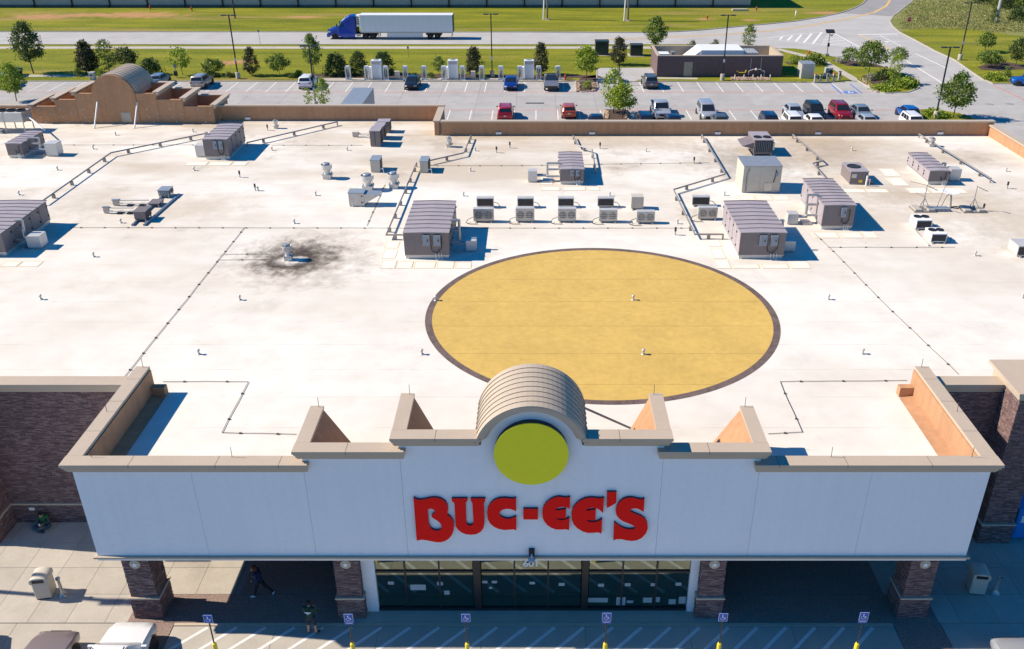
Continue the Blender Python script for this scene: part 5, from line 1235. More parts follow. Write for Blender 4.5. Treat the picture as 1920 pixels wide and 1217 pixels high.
for px, kind, col, lab in ((1115, 'sedan', 'navy', 'navy car roof showing left of the tree island'), (1203, 'suv', 'navy', 'dark car roof right of the tree island'), (1255, 'sedan', 'navy', 'dark car roof in front of the white pickup'), (1340, 'sedan', 'grey', 'dark grey car roof in front of the silver minivan'), (1427, 'suv', 'navy', 'dark car roof alone between minivan and silver sedan'), (1470, 'suv', 'white', 'white suv roof in front of the silver sedan'), (1512, 'sedan', 'white', 'white car roof in front of the black suv'), (1608, 'sedan', 'silver', 'pale car roof in front of the dark red suv'), (1686, 'suv', 'white', 'white suv roof left of the bright blue hatchback')):
    p = at(px, 224); vehicle(lab, kind, col, p.x, 105.1 if kind == 'sedan' else 104.4, math.pi, group=R3)
p = at(1914, 162); vehicle('bright blue suv cut off by the right edge beside the meadow', 'suv', 'lblue', p.x + 1.4, p.y + .8, R(75))
# angular stainless pickup
p = at(1034, 172); t = thing('parked_pickup', 'angular bare-steel pickup backed up to the charging posts', 'pickup', (p.x, p.y + 2.85, 0), math.pi, 'cars parked behind the store')
prof = [(-2.8, .55), (-2.84, 1.32), (-.55, 1.62), (.25, 1.80), (2.6, 1.06), (2.84, .98), (2.84, .55), (2.4, .42), (-2.4, .42)]
rg = [[(x, y, z) for y, z in prof] for x in ()]
def wpt(y, z): w = 1.0 if z < 1.1 else lerp(1.0, .66, (z - 1.1) / .7); return w
mb = MB(); n = len(prof)
mb.add([(-wpt(y, z), y, z) for y, z in prof] + [(wpt(y, z), y, z) for y, z in prof], [tuple(range(n)), tuple(range(n, 2 * n))[::-1]] + [(i + n, (i + 1) % n + n, (i + 1) % n, i) for i in range(n)])
mb.build('body', M('bare_steel', (.40, .40, .41), .35, metal=.7, var=.08), t)
MB().quad((-.62, .35, 1.79), (.62, .35, 1.79), (.88, 1.75, 1.352), (-.88, 1.75, 1.352)).build('windscreen', CGLASS, t)
MB().quad((-.70, -2.5, 1.40), (.70, -2.5, 1.40), (.66, -.62, 1.635), (-.66, -.62, 1.635)).build('bed_cover', BLACK, t)
for s in (-1, 1):
    MB().add([(s * .935, -.9, 1.27), (s * .93, 1.6, 1.28), (s * .72, .25, 1.72), (s * .78, -.6, 1.56)], [(0, 1, 2, 3)]).build('side_window', CGLASS, t)
    for y in (-1.8, 1.85):
        MB().cone((s * .8, y, .45), (s * 1.015, y, .45), .52, .50, 8).build('wheel_arch', BLACK, t); wheel(t, s * .93, y, .42, s)
    MB().box(s * .3, -2.86, 1.18, s * .9, -2.842, 1.24).build('tail_light', TAILL, t)
MB().box(-.9, 2.842, .93, .9, 2.86, .97).build('light_bar', HEADL, t); MB().box(-.9, 2.842, .56, .9, 2.852, .78).build('bumper', BLACK, t)

# ---------------------------------------------------------------- box trailer behind the store
t = thing('box_trailer', 'grey-roofed box trailer parked behind the rear parapet', 'trailer', (-20.75, 102.0, 0))
MB().box(-1.2, -6, 1.05, 1.2, 6, 4.02).build('box', GALVL, t); MB().box(-1.22, -6.02, 4.022, 1.22, 6.02, 4.07).build('roof', GALV, t); MB().box(1.201, -5.9, 1.1, 1.22, 5.9, 3.95).build('side_shade_sheet', BLUEG, t)  # shade on the trailer's right side painted in as a blue-grey sheet
for y in (-4, -2.8):
    for s in (-1, 1): wheel(t, s * 1.0, y, .5, s, .3)
MB().box(-.5, -5.5, .6, .5, 5.8, 1.04).build('chassis', BLACK, t)
for s in (-1, 1): MB().box(s * .8 - .06, 3.4, 0, s * .8 + .06, 3.6, 1.04).build('landing_leg', GALV, t)

# ---------------------------------------------------------------- semi truck on the back road
TB = M('truck_blue', (.006, .055, .42), .25, metal=.15, var=.03, coat=.7)
q = at(614, 73); q2 = at(850, 73); TL = q2.x - q.x
t = thing('semi_truck', 'blue semi truck hauling a white refrigerated trailer on the back road', 'truck', (q.x, 163.4, 0))
tx0 = TL - 16.2
TRL = M('trailer_white', (.78, .78, .78), .4, var=.03); SKW = M('skirt_white', (.68, .68, .68), .45, var=.04)
bevel(MB().box(tx0, -1.28, 1.2, TL, 1.28, 4.02).build('trailer_box', TRL, t), .03)
MB().box(tx0 - .01, -1.3, 4.021, TL + .01, 1.3, 4.09).build('trailer_roof', TRL, t)
MB().box(tx0 - .01, -1.302, 1.1, TL + .01, -1.281, 1.28).build('bottom_rail', GALV, t); MB().box(TL + .001, -1.29, 1.15, TL + .06, 1.29, 4.05).build('rear_frame', BLACK, t)
for k in range(15): MB().box(tx0 + .6 + k * 1.04, -1.296, 1.3, tx0 + .62 + k * 1.04, -1.281, 3.95).build('side_seam', SKW, t)
MB().box(tx0 + 4.6, -1.24, .38, tx0 + 10.9, -1.2, 1.09).build('side_skirt', SKW, t)
MB().box(tx0 - .75, -1.0, 2.1, tx0 - .02, 1.0, 3.95).build('cooling_unit', TRL, t)
for k in range(4): MB().box(tx0 - .62, -1.03, 2.5 + k * .33, tx0 - .15, -1.001, 2.68 + k * .33).build('vent', BLACK, t)
MB().box(tx0 + .3, -.5, .95, TL - .3, .5, 1.19).build('chassis', BLACK, t)
for k in range(2):
    for s in (-1, 1):
        o = t
        w = wheel(o, 0, 0, .5, 1, .26); w.location = (TL - 4.05 + k * 1.28, s * 1.05, .5); w.rotation_euler = (-s * math.pi / 2, 0, 0)
MB().box(TL - 4.8, -1.0, .7, TL - 2.0, 1.0, .95).build('bogie', BLACK, t)
MB().box(TL - .3, -1.2, .45, TL - .2, 1.2, .55).box(TL - .27, -.8, .55, TL - .22, -.7, 1.1).box(TL - .27, .7, .55, TL - .22, .8, 1.1).build('rear_guard', BLACK, t)
for s in (-1, 1): MB().box(tx0 + 3.0, s * .9 - .07, .2, tx0 + 3.15, s * .9 + .07, 1.1).build('landing_leg', GALV, t)
# tractor: hood, cab, sleeper, fairing as one side-profile body
def side_loft(prof_w, mat, nm):
    n = len(prof_w); mb = MB()
    mb.add([(x, -w, z) for x, z, w in prof_w] + [(x, w, z) for x, z, w in prof_w], [tuple(range(n))[::-1], tuple(range(n, 2 * n))] + [(i, (i + 1) % n, (i + 1) % n + n, i + n) for i in range(n)])
    return mb.build(nm, mat, t)
cabx = [(1.95, .75, 1.2), (5.15, .75, 1.24), (5.15, 3.75, 1.12), (4.7, 4.0, 1.05), (4.1, 3.92, 1.02), (3.3, 3.52, .98), (2.75, 3.1, .98), (2.55, 2.75, 1.02), (2.0, 2.05, 1.12)]
bevel(side_loft(cabx, TB, 'cab'), .12, 3)
hood = [(.18, .62, .95), (2.02, .62, 1.12), (2.02, 2.02, 1.06), (1.2, 1.95, .95), (.5, 1.72, .85), (.12, 1.30, .85)]
bevel(side_loft(hood, TB, 'hood'), .1, 3)
MB().box(.0, -1.16, .38, .5, 1.16, .92).build('bumper', TB, t)
MB().box(.08, -.55, .95, .16, .55, 1.5).build('grille', BLACK, t)
MB().quad((2.46, -.92, 2.68), (2.46, .92, 2.68), (1.96, 1.0, 2.04), (1.96, -1.0, 2.04)).build('windscreen', CGLASS, t)
for s in (-1, 1):
    MB().quad((2.22, s * 1.135, 2.05), (3.0, s * 1.175, 2.05), (3.0, s * 1.055, 2.75), (2.62, s * 1.05, 2.72)).build('door_window', CGLASS, t)
    MB().quad((3.9, s * 1.085, 3.0), (4.45, s * 1.09, 3.0), (4.4, s * 1.06, 3.3), (3.85, s * 1.05, 3.25)).build('sleeper_window', CGLASS, t)
    MB().box(2.3, s * 1.2, .42, 5.0, s * 1.24, 1.0).build('side_fairing', TB, t)
    MB().cbox((1.95, s * 1.38, 2.35), (.16, .1, .6)).build('mirror', BLACK, t); MB().tube([(1.95, s * 1.33, 2.2), (2.15, s * 1.1, 2.15)], .025, 5).build('mirror_arm', BLACK, t)
    MB().cbox((.42, s * .98, 1.22), (.5, .18, .24)).build('headlight', HEADL, t)
    MB().add([(.75, s * 1.19, .5), (.8, s * 1.19, 1.0), (1.1, s * 1.19, 1.2), (1.7, s * 1.19, 1.2), (2.0, s * 1.19, 1.0), (2.0, s * 1.19, .5)], [(0, 1, 2, 3, 4, 5)]).build('fender', TB, t)
    for xw, ww in ((1.38, .3), (6.75, .3), (8.05, .3)):
        w = wheel(t, 0, 0, .52, 1, .3); w.location = (xw, s * 1.08, .52); w.rotation_euler = (-s * math.pi / 2, 0, 0)
    MB().cone((5.28, s * .95, .6), (5.28, s * .95, 4.0), .09, .09, 10).build('exhaust_stack', BLACK, t)
    MB().box(5.2, s * 1.18, .5, 5.9, s * .85, .95).build('fuel_tank', CHROME, t)
MB().box(5.17, -1.1, 1.0, 5.24, 1.1, 3.85).build('sleeper_back', BLACK, t)
MB().box(5.0, -.45, .75, 9.0, .45, 1.08).build('frame', BLACK, t)
for k in range(3): MB().cbox((3.2 + k * .35, 0, 3.62 + k * .16), (.1, .35, .08)).build('marker_light', WHITE, t)

# ================================================================ TREES AND SHRUBS
LEAF = {'dark': mat_leaf('leaf_dark', (.04, .07, .015), (.145, .195, .05)), 'magnolia': mat_leaf('leaf_magnolia', (.035, .05, .016), (.15, .145, .065)), 'mid': mat_leaf('leaf_mid', (.075, .13, .02), (.25, .33, .06)),
        'bright': mat_leaf('leaf_bright', (.15, .23, .018), (.40, .48, .055)), 'olive': mat_leaf('leaf_olive', (.07, .10, .025), (.19, .205, .065)), 'flower': mat_leaf('leaf_flower', (.08, .12, .03), (.75, .72, .60))}
def leaf_cloud(rng, pts, size, per, spread, flat=.5):
    v = []; f = []
    for c in pts:
        for _ in range(per):
            p = Vector((c[0] + rng.gauss(0, spread), c[1] + rng.gauss(0, spread), c[2] + rng.gauss(0, spread * .75)))
            n = Vector((rng.gauss(0, 1), rng.gauss(0, 1), rng.gauss(flat, .8))).normalized(); u = n.orthogonal().normalized(); u.rotate(Matrix.Rotation(rng.uniform(0, 6.28), 3, n)); w = n.cross(u)
            s = size * rng.uniform(.6, 1.3); k = len(v)
            v += [tuple(p - u * s), tuple(p + w * s * .5), tuple(p + u * s), tuple(p - w * s * .5)]; f.append((k, k + 1, k + 2, k + 3))
    mb = MB(); mb.v = v; mb.f = f; mb.mi = [0] * len(f); return mb
def tree(label, px, py, pytop, wpx, style, leaf, z=.05, seed=None, cat='tree', group=None, Y=None, name=None, dens=1.0):
    p = at(px, py, z)
    if Y: q = aty(px, py, Y); p = Vector((q.x, Y, z))
    H = max(.6, aty(px, pytop, p.y).z - z); Rw = wpx / px_per_m(Vector((p.x, p.y, H / 2))) / 2 * {'cone': 1.22, 'oval': 1.08, 'round': 1.08, 'bush': 1.08, 'column': 1.12}[style]
    rng = random.Random(seed if seed is not None else int(px * 13 + py)); low = {'cone': .10, 'oval': .27, 'round': .34, 'bush': .04, 'column': .12}[style]
    t = thing(name or ('shrub' if style == 'bush' else 'tree'), label, cat, p, rng.uniform(0, 6.28), group)
    pts = []
    vol = H * (1 - low) * Rw * Rw; n = int(min(330, max(34, 20 * vol ** .62 + 28)) * dens * (1.4 if style == 'cone' else 1))
    # uneven outline: a handful of lobes pull the crown out, others leave bays
    lob = [(rng.uniform(0, 6.28), rng.uniform(.1, .95), rng.uniform(-.34, .30)) for _ in range(9)]
    tries = 0
    while len(pts) < n and tries < 9000:
        tries += 1; u = rng.random(); a = rng.uniform(0, 6.28)
        if style == 'cone': e = (1 - u) ** .55 * (1 - math.exp(-u * 12)) * 1.02 + .05
        elif style == 'column': e = math.sin(math.pi * min(1, u * .85 + .12)) ** .6
        elif style == 'oval': e = math.sin(math.pi * (u * .90 + .07)) ** .75 * (1.05 - .35 * u)
        elif style == 'round': e = math.sin(math.pi * (u * .86 + .12)) ** .55
        else: e = math.cos(u * 1.45) ** .6
        for la, lu, ls in lob:
            da = abs((a - la + math.pi) % (2 * math.pi) - math.pi)
            e *= 1 + ls * math.exp(-(da / .7) ** 2 - ((u - lu) / .18) ** 2)
        r = Rw * e * math.sqrt(rng.uniform(.18, 1.0)); pts.append((r * math.cos(a), r * math.sin(a), H * (low + (1 - low) * u * .97)))
    size = max(.085, min(.17, Rw * .10)); leaf_cloud(rng, pts, size, 17, Rw * .115 + .04).build('crown', LEAF[leaf], t)
    th = H * (low + .45 * (1 - low)); r0 = max(.035, H * .014); tw = MB(); bend_ = (rng.uniform(-.05, .05) * H, rng.uniform(-.05, .05) * H)
    tw.cone((0, 0, -.05), (bend_[0] * .5, bend_[1] * .5, th * .5), r0, r0 * .75, 7).cone((bend_[0] * .5, bend_[1] * .5, th * .5), (bend_[0], bend_[1], th), r0 * .75, r0 * .4, 7)
    for k in range(7):
        c = pts[rng.randrange(len(pts))]; s = rng.uniform(.3, .9); tw.cone((bend_[0] * s, bend_[1] * s, th * s), (c[0] * .8, c[1] * .8, max(c[2] * .95, th * s + .1)), r0 * .4, r0 * .12, 5)
    tw.build('trunk' if style != 'bush' else 'stems', BARK, t, True)
    return t
VG = 'trees on the verge behind the lot'
tree('tall dark maple at upper left with a bare lower trunk', 63, 137, 41, 52, 'oval', 'dark', group=VG, dens=1.25)
tree('bright green young tree behind the left rear parapet', 33, 196, 118, 46, 'oval', 'bright', Y=118, group=VG)
tree('wide dark magnolia left of the arched tower', 168, 137, 78, 38, 'cone', 'magnolia', group=VG, dens=1.3)
tree('slender green tree touching the wide magnolia', 205, 136, 73, 28, 'column', 'mid', group=VG)
tree('round olive tree above the arched tower', 238, 130, 90, 46, 'round', 'olive', group=VG)
tree('low dark shrub tree right of the arched tower', 285, 139, 108, 38, 'bush', 'dark', group=VG, cat='shrub')
tree('small light green tree above the champagne suv', 343, 140, 89, 34, 'round', 'bright', group=VG, dens=.8)
tree('loose green shrub left of the left lamp post', 402, 140, 111, 38, 'round', 'mid', group=VG, cat='shrub', dens=.8)
tree('narrow magnolia right of the left lamp post', 473, 141, 88, 26, 'cone', 'magnolia', group=VG, dens=1.2)
tree('round green shrub tree left of the white suv', 524, 140, 103, 38, 'round', 'mid', group=VG)
tree('tall thin-trunked tree behind the lamp post, above white suv', 589, 139, 64, 36, 'oval', 'mid', group=VG)
tree('dense dark bush, first of three left of the white cabinets', 631, 140, 101, 42, 'bush', 'dark', group=VG, dens=1.4)
tree('dense dark bush, second of three left of the white cabinets', 673, 139, 97, 34, 'bush', 'dark', group=VG, dens=1.3)
tree('dense dark bush, third, right behind the left white cabinet', 720, 138, 98, 38, 'bush', 'dark', group=VG, dens=1.3)
tree('small green shrub tree between the left and middle white cabinets', 823, 140, 107, 26, 'round', 'mid', group=VG)
tree('magnolia right behind the middle white cabinet', 890, 142, 88, 30, 'cone', 'magnolia', group=VG, dens=1.2)
tree('magnolia right behind the right white cabinet', 1014, 139, 80, 28, 'cone', 'magnolia', group=VG, dens=1.2)
tree('bright green tree in the island beside the steel pickup', 1099, 150, 89, 42, 'round', 'bright', group=VG, dens=1.2)
tree('magnolia between the two dark green utility boxes', 1159, 121, 70, 28, 'cone', 'magnolia', group=VG, dens=1.1)
tree('bright tree standing left behind the brick pump house', 1229, 86, 31, 38, 'oval', 'mid', Y=151, group=VG, dens=1.2)
tree('small round shrub behind the brick pump house, left', 1298, 86, 76, 16, 'bush', 'olive', Y=152, group=VG, cat='shrub')
tree('small round shrub behind the brick pump house, right', 1340, 85, 74, 22, 'bush', 'olive', Y=152, group=VG, cat='shrub')
tree('young narrow tree behind the right end of the pump house', 1404, 86, 45, 24, 'column', 'mid', Y=151, group=VG)
tree('tall leafy tree on the tree island, rear one', 1150, 208, 128, 40, 'column', 'bright', z=.08, Y=111.5, group='trees in the lot islands')
tree('bushy leafy tree on the tree island, front one', 1167, 218, 158, 46, 'round', 'bright', z=.08, Y=109.5, group='trees in the lot islands', dens=1.2)
tree('young bright tree left of the box trailer', 607, 196, 145, 30, 'oval', 'bright', Y=112, group='trees in the lot islands')
tree('tiny sapling left of the lamp pole by the box trailer', 579, 196, 165, 14, 'column', 'bright', Y=112, group='trees in the lot islands')
tree('leafy tree on the lamp island at right', 1787, 220, 136, 58, 'oval', 'mid', z=.08, group='trees in the lot islands', dens=1.2)
CB = 'trees and shrubs at the road corner'
tree('spreading green tree in the corner bed', 1628, 139, 80, 52, 'round', 'mid', group=CB, dens=1.2)
tree('rounded shrub tree left of the spreading corner tree', 1592, 121, 90, 30, 'round', 'mid', group=CB)
tree('small tree right of the spreading corner tree', 1683, 122, 90, 30, 'round', 'mid', group=CB)
tree('yellow-green sapling in front of the corner bed', 1675, 156, 100, 24, 'column', 'bright', group=CB)
tree('dark spreading shrub at the tip of the corner island', 1662, 149, 131, 42, 'bush', 'dark', group=CB, cat='shrub')
tree('white-flowering shrub at the tip of the corner island', 1630, 150, 138, 16, 'bush', 'flower', group=CB, cat='shrub')
tree('white-flowering shrub by the diagonal path', 1574, 117, 107, 18, 'bush', 'flower', group=CB, cat='shrub')
tree('bright shrub right of the pump house', 1489, 119, 103, 22, 'bush', 'bright', group=CB, cat='shrub')
tree('wide green shrub near the red hydrant', 1525, 119, 103, 44, 'bush', 'mid', group=CB, cat='shrub')
for k, (px, py, tp, w, lf) in enumerate(((1655, 168, 158, 40, 'bright'), (1690, 163, 146, 40, 'bright'), (1705, 158, 143, 34, 'bright'), (1668, 162, 150, 30, 'mid'))):
    tree('patch of low green ground cover on the corner island, %s' % ['frontmost', 'broad middle one', 'rightmost', 'darker inner one'][k], px, py, tp + 3, w, 'bush', lf, group='ground cover on the corner island', cat='shrub', name='ground_cover', dens=1.1)
tree('row of low green plants in the charger island', 1101, 166, 152, 18, 'bush', 'bright', z=.08, cat='shrub', group='ground cover in islands', name='ground_cover')
tree('low hedge around the lamp island base', 1752, 218, 208, 50, 'bush', 'bright', z=.08, cat='shrub', group='ground cover in islands', name='ground_cover')
MG = 'trees on the meadow side'
tree('thin green tree on the mown meadow edge', 1846, 97, 60, 32, 'round', 'mid', group=MG)
tree('dark tree at the right picture edge', 1904, 123, 72, 34, 'oval', 'dark', group=MG, dens=1.2)
tree('rounded shrub in the meadow mulch bed', 1852, 126, 97, 36, 'round', 'mid', group=MG, cat='shrub')
tree('olive shrub right of the mulch bed shrub', 1872, 120, 105, 22, 'bush', 'olive', group=MG, cat='shrub')
tree('small round shrub beside the bright blue suv', 1886, 143, 125, 17, 'bush', 'mid', group=MG, cat='shrub')
tree('low green border beside the bright blue suv', 1862, 149, 137, 34, 'bush', 'bright', group=MG, cat='shrub', name='ground_cover')
tree('ivy-clad shrub at the timber pole, upper right', 1862, 42, 16, 20, 'bush', 'dark', group=MG, cat='shrub')
for k, (px, py, tp, w) in enumerate(((1880, 16, -12, 34), (1905, 12, -16, 36), (1840, 5, -14, 40), (1905, 38, 18, 32), (1870, 14, 0, 22))):
    tree(['thicket bush left at the top right corner', 'thicket bush in the very top right corner', 'thicket bush at the top edge near the tall lamp', 'dark round bush right of the timber pole', 'small bush behind the timber pole'][k], px, py, tp, w, 'bush', ['olive', 'mid', 'dark', 'dark', 'mid'][k], group=MG, cat='bush', dens=1.2)
# low plants in the charger beds
rng = random.Random(3)
BP = [(560, 141, 132, 14), (690, 145, 137, 14), (808, 146, 136, 14), (777, 145, 137, 12), (430, 144, 138, 22), (398, 143, 138, 30), (150, 142, 126, 16), (190, 142, 128, 20), (905, 147, 139, 12), (548, 145, 138, 14)]
for k, (px, py, tp, w) in enumerate(sorted(BP)):
    tree('low bedding plant, %s from the left along the verge bed' % ORD[k], px, py, tp, w, 'bush', ['mid', 'bright', 'dark', 'olive'][k % 4], cat='plant', group='low plants along the verge bed', name='bedding_plant')
# wild grass of the meadow: one mass of blades
pts = []
for _ in range(5200):
    px, py = rng.uniform(1682, 1950), rng.uniform(-8, 60)
    if py > 54 - (px - 1740) * .0 + max(0, (px - 1800)) * .11 or px < 1690 + max(0, 28 - py) * 1.05: continue
    p = at(px, py, .05); pts.append((p.x, p.y, .05 + rng.uniform(.02, .22)))
tag(leaf_cloud(rng, pts, .15, 5, .4, 0).build('meadow_grass', mat_leaf('wild_grass', (.14, .18, .04), (.40, .36, .14))), 'tall wild grass covering the meadow at top right', 'grass', kind='stuff')

# ================================================================ LOT FURNITURE
def lamp(label, pb, pt, heads=2, z=.05, Y=None, base=True):
    p = at(*pb, z)
    if Y: q = aty(pb[0], pb[1], Y); p = Vector((q.x, Y, z))
    H = aty(pt[0], pt[1], p.y).z - z; t = thing('lamp_post', label, 'lamp post', p, 0, 'tall lot lamp posts')
    if base: smooth_by_angle(MB().lathe([(.32, 0), (.32, .85), (.28, .9)], (0, 0, 0), 16).build('concrete_base', CONC_WALK, t), 40)
    MB().box(-.075, -.075, .85 if base else 0, .075, .075, H).build('pole', DARKFR, t)
    for s in ((-1, 1) if heads == 2 else (1,)):
        MB().box(s * .076, -.04, H - .12, s * .5, .04, H - .04).build('arm', DARKFR, t); h_ = MB().box(s * .4, -.2, H - .14, s * 1.05, .2, H - .02).build('lamp_head', DARKFR, t)
        MB().box(s * .48, -.15, H - .155, s * .98, .15, H - .142).build('lens', HEADL, h_)
    MB().box(-.14, -.1, H * .28, .14, -.078, H * .28 + .45).build('notice_plate', PLATE, t)
    return t
lamp('lamp post on the verge right of the champagne suv', (447, 147), (429, 27)); lamp('lamp post in front of the white suv, base hidden', (592, 196), (579, 84), Y=114)
lamp('lamp post behind the chargers near picture centre', (923, 144), (920.5, 25)); lamp('lamp post between tree island and utility boxes', (1160, 158), (1163, 85), z=.06)
lamp('lamp post before the brick pump house', (1354, 150), (1365, 27)); lamp('tilted-looking lamp post on the lamp island at right', (1754, 221), (1787, 87), z=.08); lamp('lamp post on the mown lawn at upper right', (1799, 112), (1823, 4))
t = thing('lamp_post', 'tall lamp post left of the picture, casting the thin shadow past the bin', 'lamp post', (-33.0, 30.35, .02), 0, 'tall lot lamp posts')
MB().lathe([(.32, 0), (.32, .85), (.28, .9)], (0, 0, 0), 16).build('concrete_base', CONC_WALK, t); MB().box(-.1, -.1, .85, .1, .1, 12.6).build('pole', DARKFR, t)
for s in (-1, 1): MB().box(s * .1, -.2, 12.45, s * 1.05, .2, 12.58).build('lamp_head', DARKFR, t)
def pole(label, pb, H, r, mat, extra=True):
    p = at(*pb, .05); t = thing('utility_pole', label, 'pole', p, 0, 'utility poles on the far lawn'); MB().cone((0, 0, 0), (0, 0, H), r, r * .7, 10).build('shaft', mat, t)
    if extra: MB().cone((-.75, -.4, 0), (-.42, -.2, H), .14, .12, 8).build('conduit_riser', WHITE, t); MB().lathe([(.9, 0), (.6, .12), (.2, .16)], (0, 0, 0), 12).build('earth_mound', ROCK, t)
    MB().box(-1.1, -.06, H - .9, 1.1, .06, H - .75).build('crossarm', mat, t); return t
pole('timber pole with white riser on far lawn, left one', (1026, 36), 11.5, .17, WOOD); pole('timber pole with white riser on far lawn, right one', (1177, 38), 11.5, .19, WOOD)
pole('dark pole cut by the top edge above the left lamp post', (441, 34), 11, .14, DARKFR, False); pole('thick pale timber pole in the thicket at upper right', (1867, 42), 11, .32, M('pale_timber', (.44, .42, .42), .8), False)
for lab, pb, h in (('thin marker post at the near kerb of the back road', (488, 83), 2.4), ('small blue-topped sign post on the verge lawn', (766, 107), 1.7)):
    t = thing('marker_post', lab, 'sign post', at(*pb, .05), 0, 'thin posts'); MB().cone((0, 0, 0), (0, 0, h), .035, .035, 6).build('post', PIPE, t); MB().box(-.15, -.03, h - .35, .15, -.015 - .02, h + .02).build('plate', BLUEG, t)
# stop sign, solar post
p = at(1703, 46, .05); t = thing('stop_sign', 'red octagonal stop sign at the meadow edge', 'sign', p); H = aty(1703, 32, p.y).z
MB().cone((0, 0, 0), (0, 0, H), .04, .04, 6).build('post', PIPE, t); z = H - .42
MB().yprism([(.46 * math.cos(R(22.5 + 45 * k)), z + .46 * math.sin(R(22.5 + 45 * k))) for k in range(8)], -.075, -.045).build('border', WHITE, t)
MB().yprism([(.42 * math.cos(R(22.5 + 45 * k)), z + .42 * math.sin(R(22.5 + 45 * k))) for k in range(8)], -.082, -.076).build('face', SIGNRED, t)
fc = bpy.data.curves.new('word', 'FONT'); fc.body = 'STOP'; fc.align_x = 'CENTER'; fc.align_y = 'CENTER'; fc.size = .3; fc.extrude = .003; fc.offset = .006
tmp = bpy.data.objects.new('tmp', fc); COL.objects.link(tmp); me = bpy.data.meshes.new_from_object(tmp.evaluated_get(bpy.context.evaluated_depsgraph_get())); bpy.data.objects.remove(tmp)
me.transform(Matrix.Translation((0, -.087, z)) @ Matrix.Rotation(math.pi / 2, 4, 'X')); me.materials.clear(); me.materials.append(WHITE); link_copy(me, 'word', t)
p = at(1550, 104.5, .05); t = thing('solar_camera_post', 'post with tilted solar panel and box at the gore', 'post', p); H = aty(1555, 60, p.y).z
MB().cone((0, 0, 0), (0, 0, H), .06, .05, 8).build('post', DARKFR, t); MB().add([(-.7, -.45, H - .15), (.7, -.45, H - .15), (.7, .45, H + .3), (-.7, .45, H + .3), (-.7, -.47, H - .11), (.7, -.47, H - .11), (.7, .43, H + .34), (-.7, .43, H + .34)], [(0, 3, 2, 1), (4, 5, 6, 7), (0, 1, 5, 4), (1, 2, 6, 5), (2, 3, 7, 6), (3, 0, 4, 7)]).build('solar_panel', BLACK, t)
MB().cbox((0, -.12, H * .47), (.32, .2, .55)).build('battery_box', BLACK, t); MB().cbox((.25, -.2, H - .5), (.3, .25, .2)).build('camera', GALV, t); MB().box(-.3, -.3, 0, .3, .3, .35).build('foot', GALV, t)
# hydrants
for lab, pb in (('red hydrant beside the steel pickup and chargers', (1060, 150)), ('red hydrant near the wide green shrub at the corner', (1516, 104)), ('orange hydrant on the far lawn above the right lamp post', (1326, 36)), ('small orange marker stub at the far left lawn, right one', (360, 20)), ('small orange marker stub at the far left lawn, left one', (282, 17)), ('orange marker on the far lawn near the right timber pole', (1330 + 88, 20))):
    t = thing('hydrant', lab, 'hydrant', at(*pb, .05), 0, 'red hydrants and stubs'); smooth_by_angle(MB().lathe([(.17, 0), (.17, .06), (.12, .08), (.12, .6), (.15, .64), (.12, .75), (.04, .86)], (0, 0, 0), 12).build('barrel', ORANGER, t), 40)
    MB().cone((-.24, 0, .48), (.24, 0, .48), .06, .06, 8).cone((0, -.22, .45), (0, 0, .45), .075, .075, 8).build('outlets', ORANGER, t)
# charging posts and cabinets
cx = [653, 688.5, 724, 760.5, 795.5, 832.5, 867.5, 903.5, 939.5, 974.5, 1010, 1046]
def charger_mesh():
    mb = MB(); o = [(-.36, .0), (.36, .0), (.40, 1.75), (.33, 1.95), (-.33, 1.95), (-.40, 1.75)]
    mb.yprism([(-.38, 1.62), (.38, 1.62), (.36, 1.84), (.28, 1.95), (-.28, 1.95), (-.36, 1.84)], -.22, .22)
    for s in (-1, 1): mb.yprism([(s * .36, 0), (s * .22, 0), (s * .24, 1.615), (s * .38, 1.615)], -.2, .2)
    mb.box(-.40, -.26, 0, .40, .26, .14); return mb
cme = charger_mesh().mesh('frame', WHITE); core = MB().box(-.09, .02, .145, .09, .1, 1.61).mesh('core', GALVL); cab_ = MB().tube([(.12, -.12, 1.3), (.16, -.3, .9), (.05, -.34, .45), (-.08, -.3, .75), (-.1, -.12, 1.1)], .03, 6).mesh('charging_cable', BLACK)
for k, x in enumerate(cx):
    t = thing('charging_post', 'white hollow charging post, %s from the left in the row' % ORD[k], 'charger', (at(x, 150.5).x, 130.35, .058), 0, 'white vehicle charging posts')
    link_copy(cme, 'frame', t); link_copy(core, 'core', t); link_copy(cab_, 'charging_cable', t)
for nm, x in (('left', 707), ('middle', 850), ('right', 992)):
    t = thing('charger_cabinet', 'tall white power cabinet, %s of three among the chargers' % nm, 'cabinet', (at(x, 149).x, 130.8 + .35, .058), 0, 'white power cabinets')
    bevel(MB().box(-.72, -.55, .08, .72, .55, 2.65).build('casing', WHITE, t), .04); MB().box(-.75, -.58, 0, .75, .58, .078).build('plinth', CONC_WALK, t); bevel(MB().box(-1.32, -.35, .06, -.74, .35, 1.7).build('side_cabinet', WHITE, t), .03)
    MB().box(-.6, -.57, 2.1, .6, -.551, 2.5).build('louvre', GALV, t); MB().cone((0, 0, 2.65), (0, 0, 2.68), .4, .4, 16).build('fan', BLUEG, t)
for nm, x in (('left', 744.5), ('right', 887)):
    t = thing('meter_cabinet', 'knee-high grey meter cabinet, %s one of two among chargers' % nm, 'cabinet', (at(x, 149.5).x, 130.9, .058), 0, 'grey meter cabinets'); bevel(MB().box(-.35, -.25, 0, .35, .25, 1.1).build('casing', BEIGE, t), .02); MB().box(-.3, -.265, .1, .3, -.251, 1.0).build('door', GALV, t)
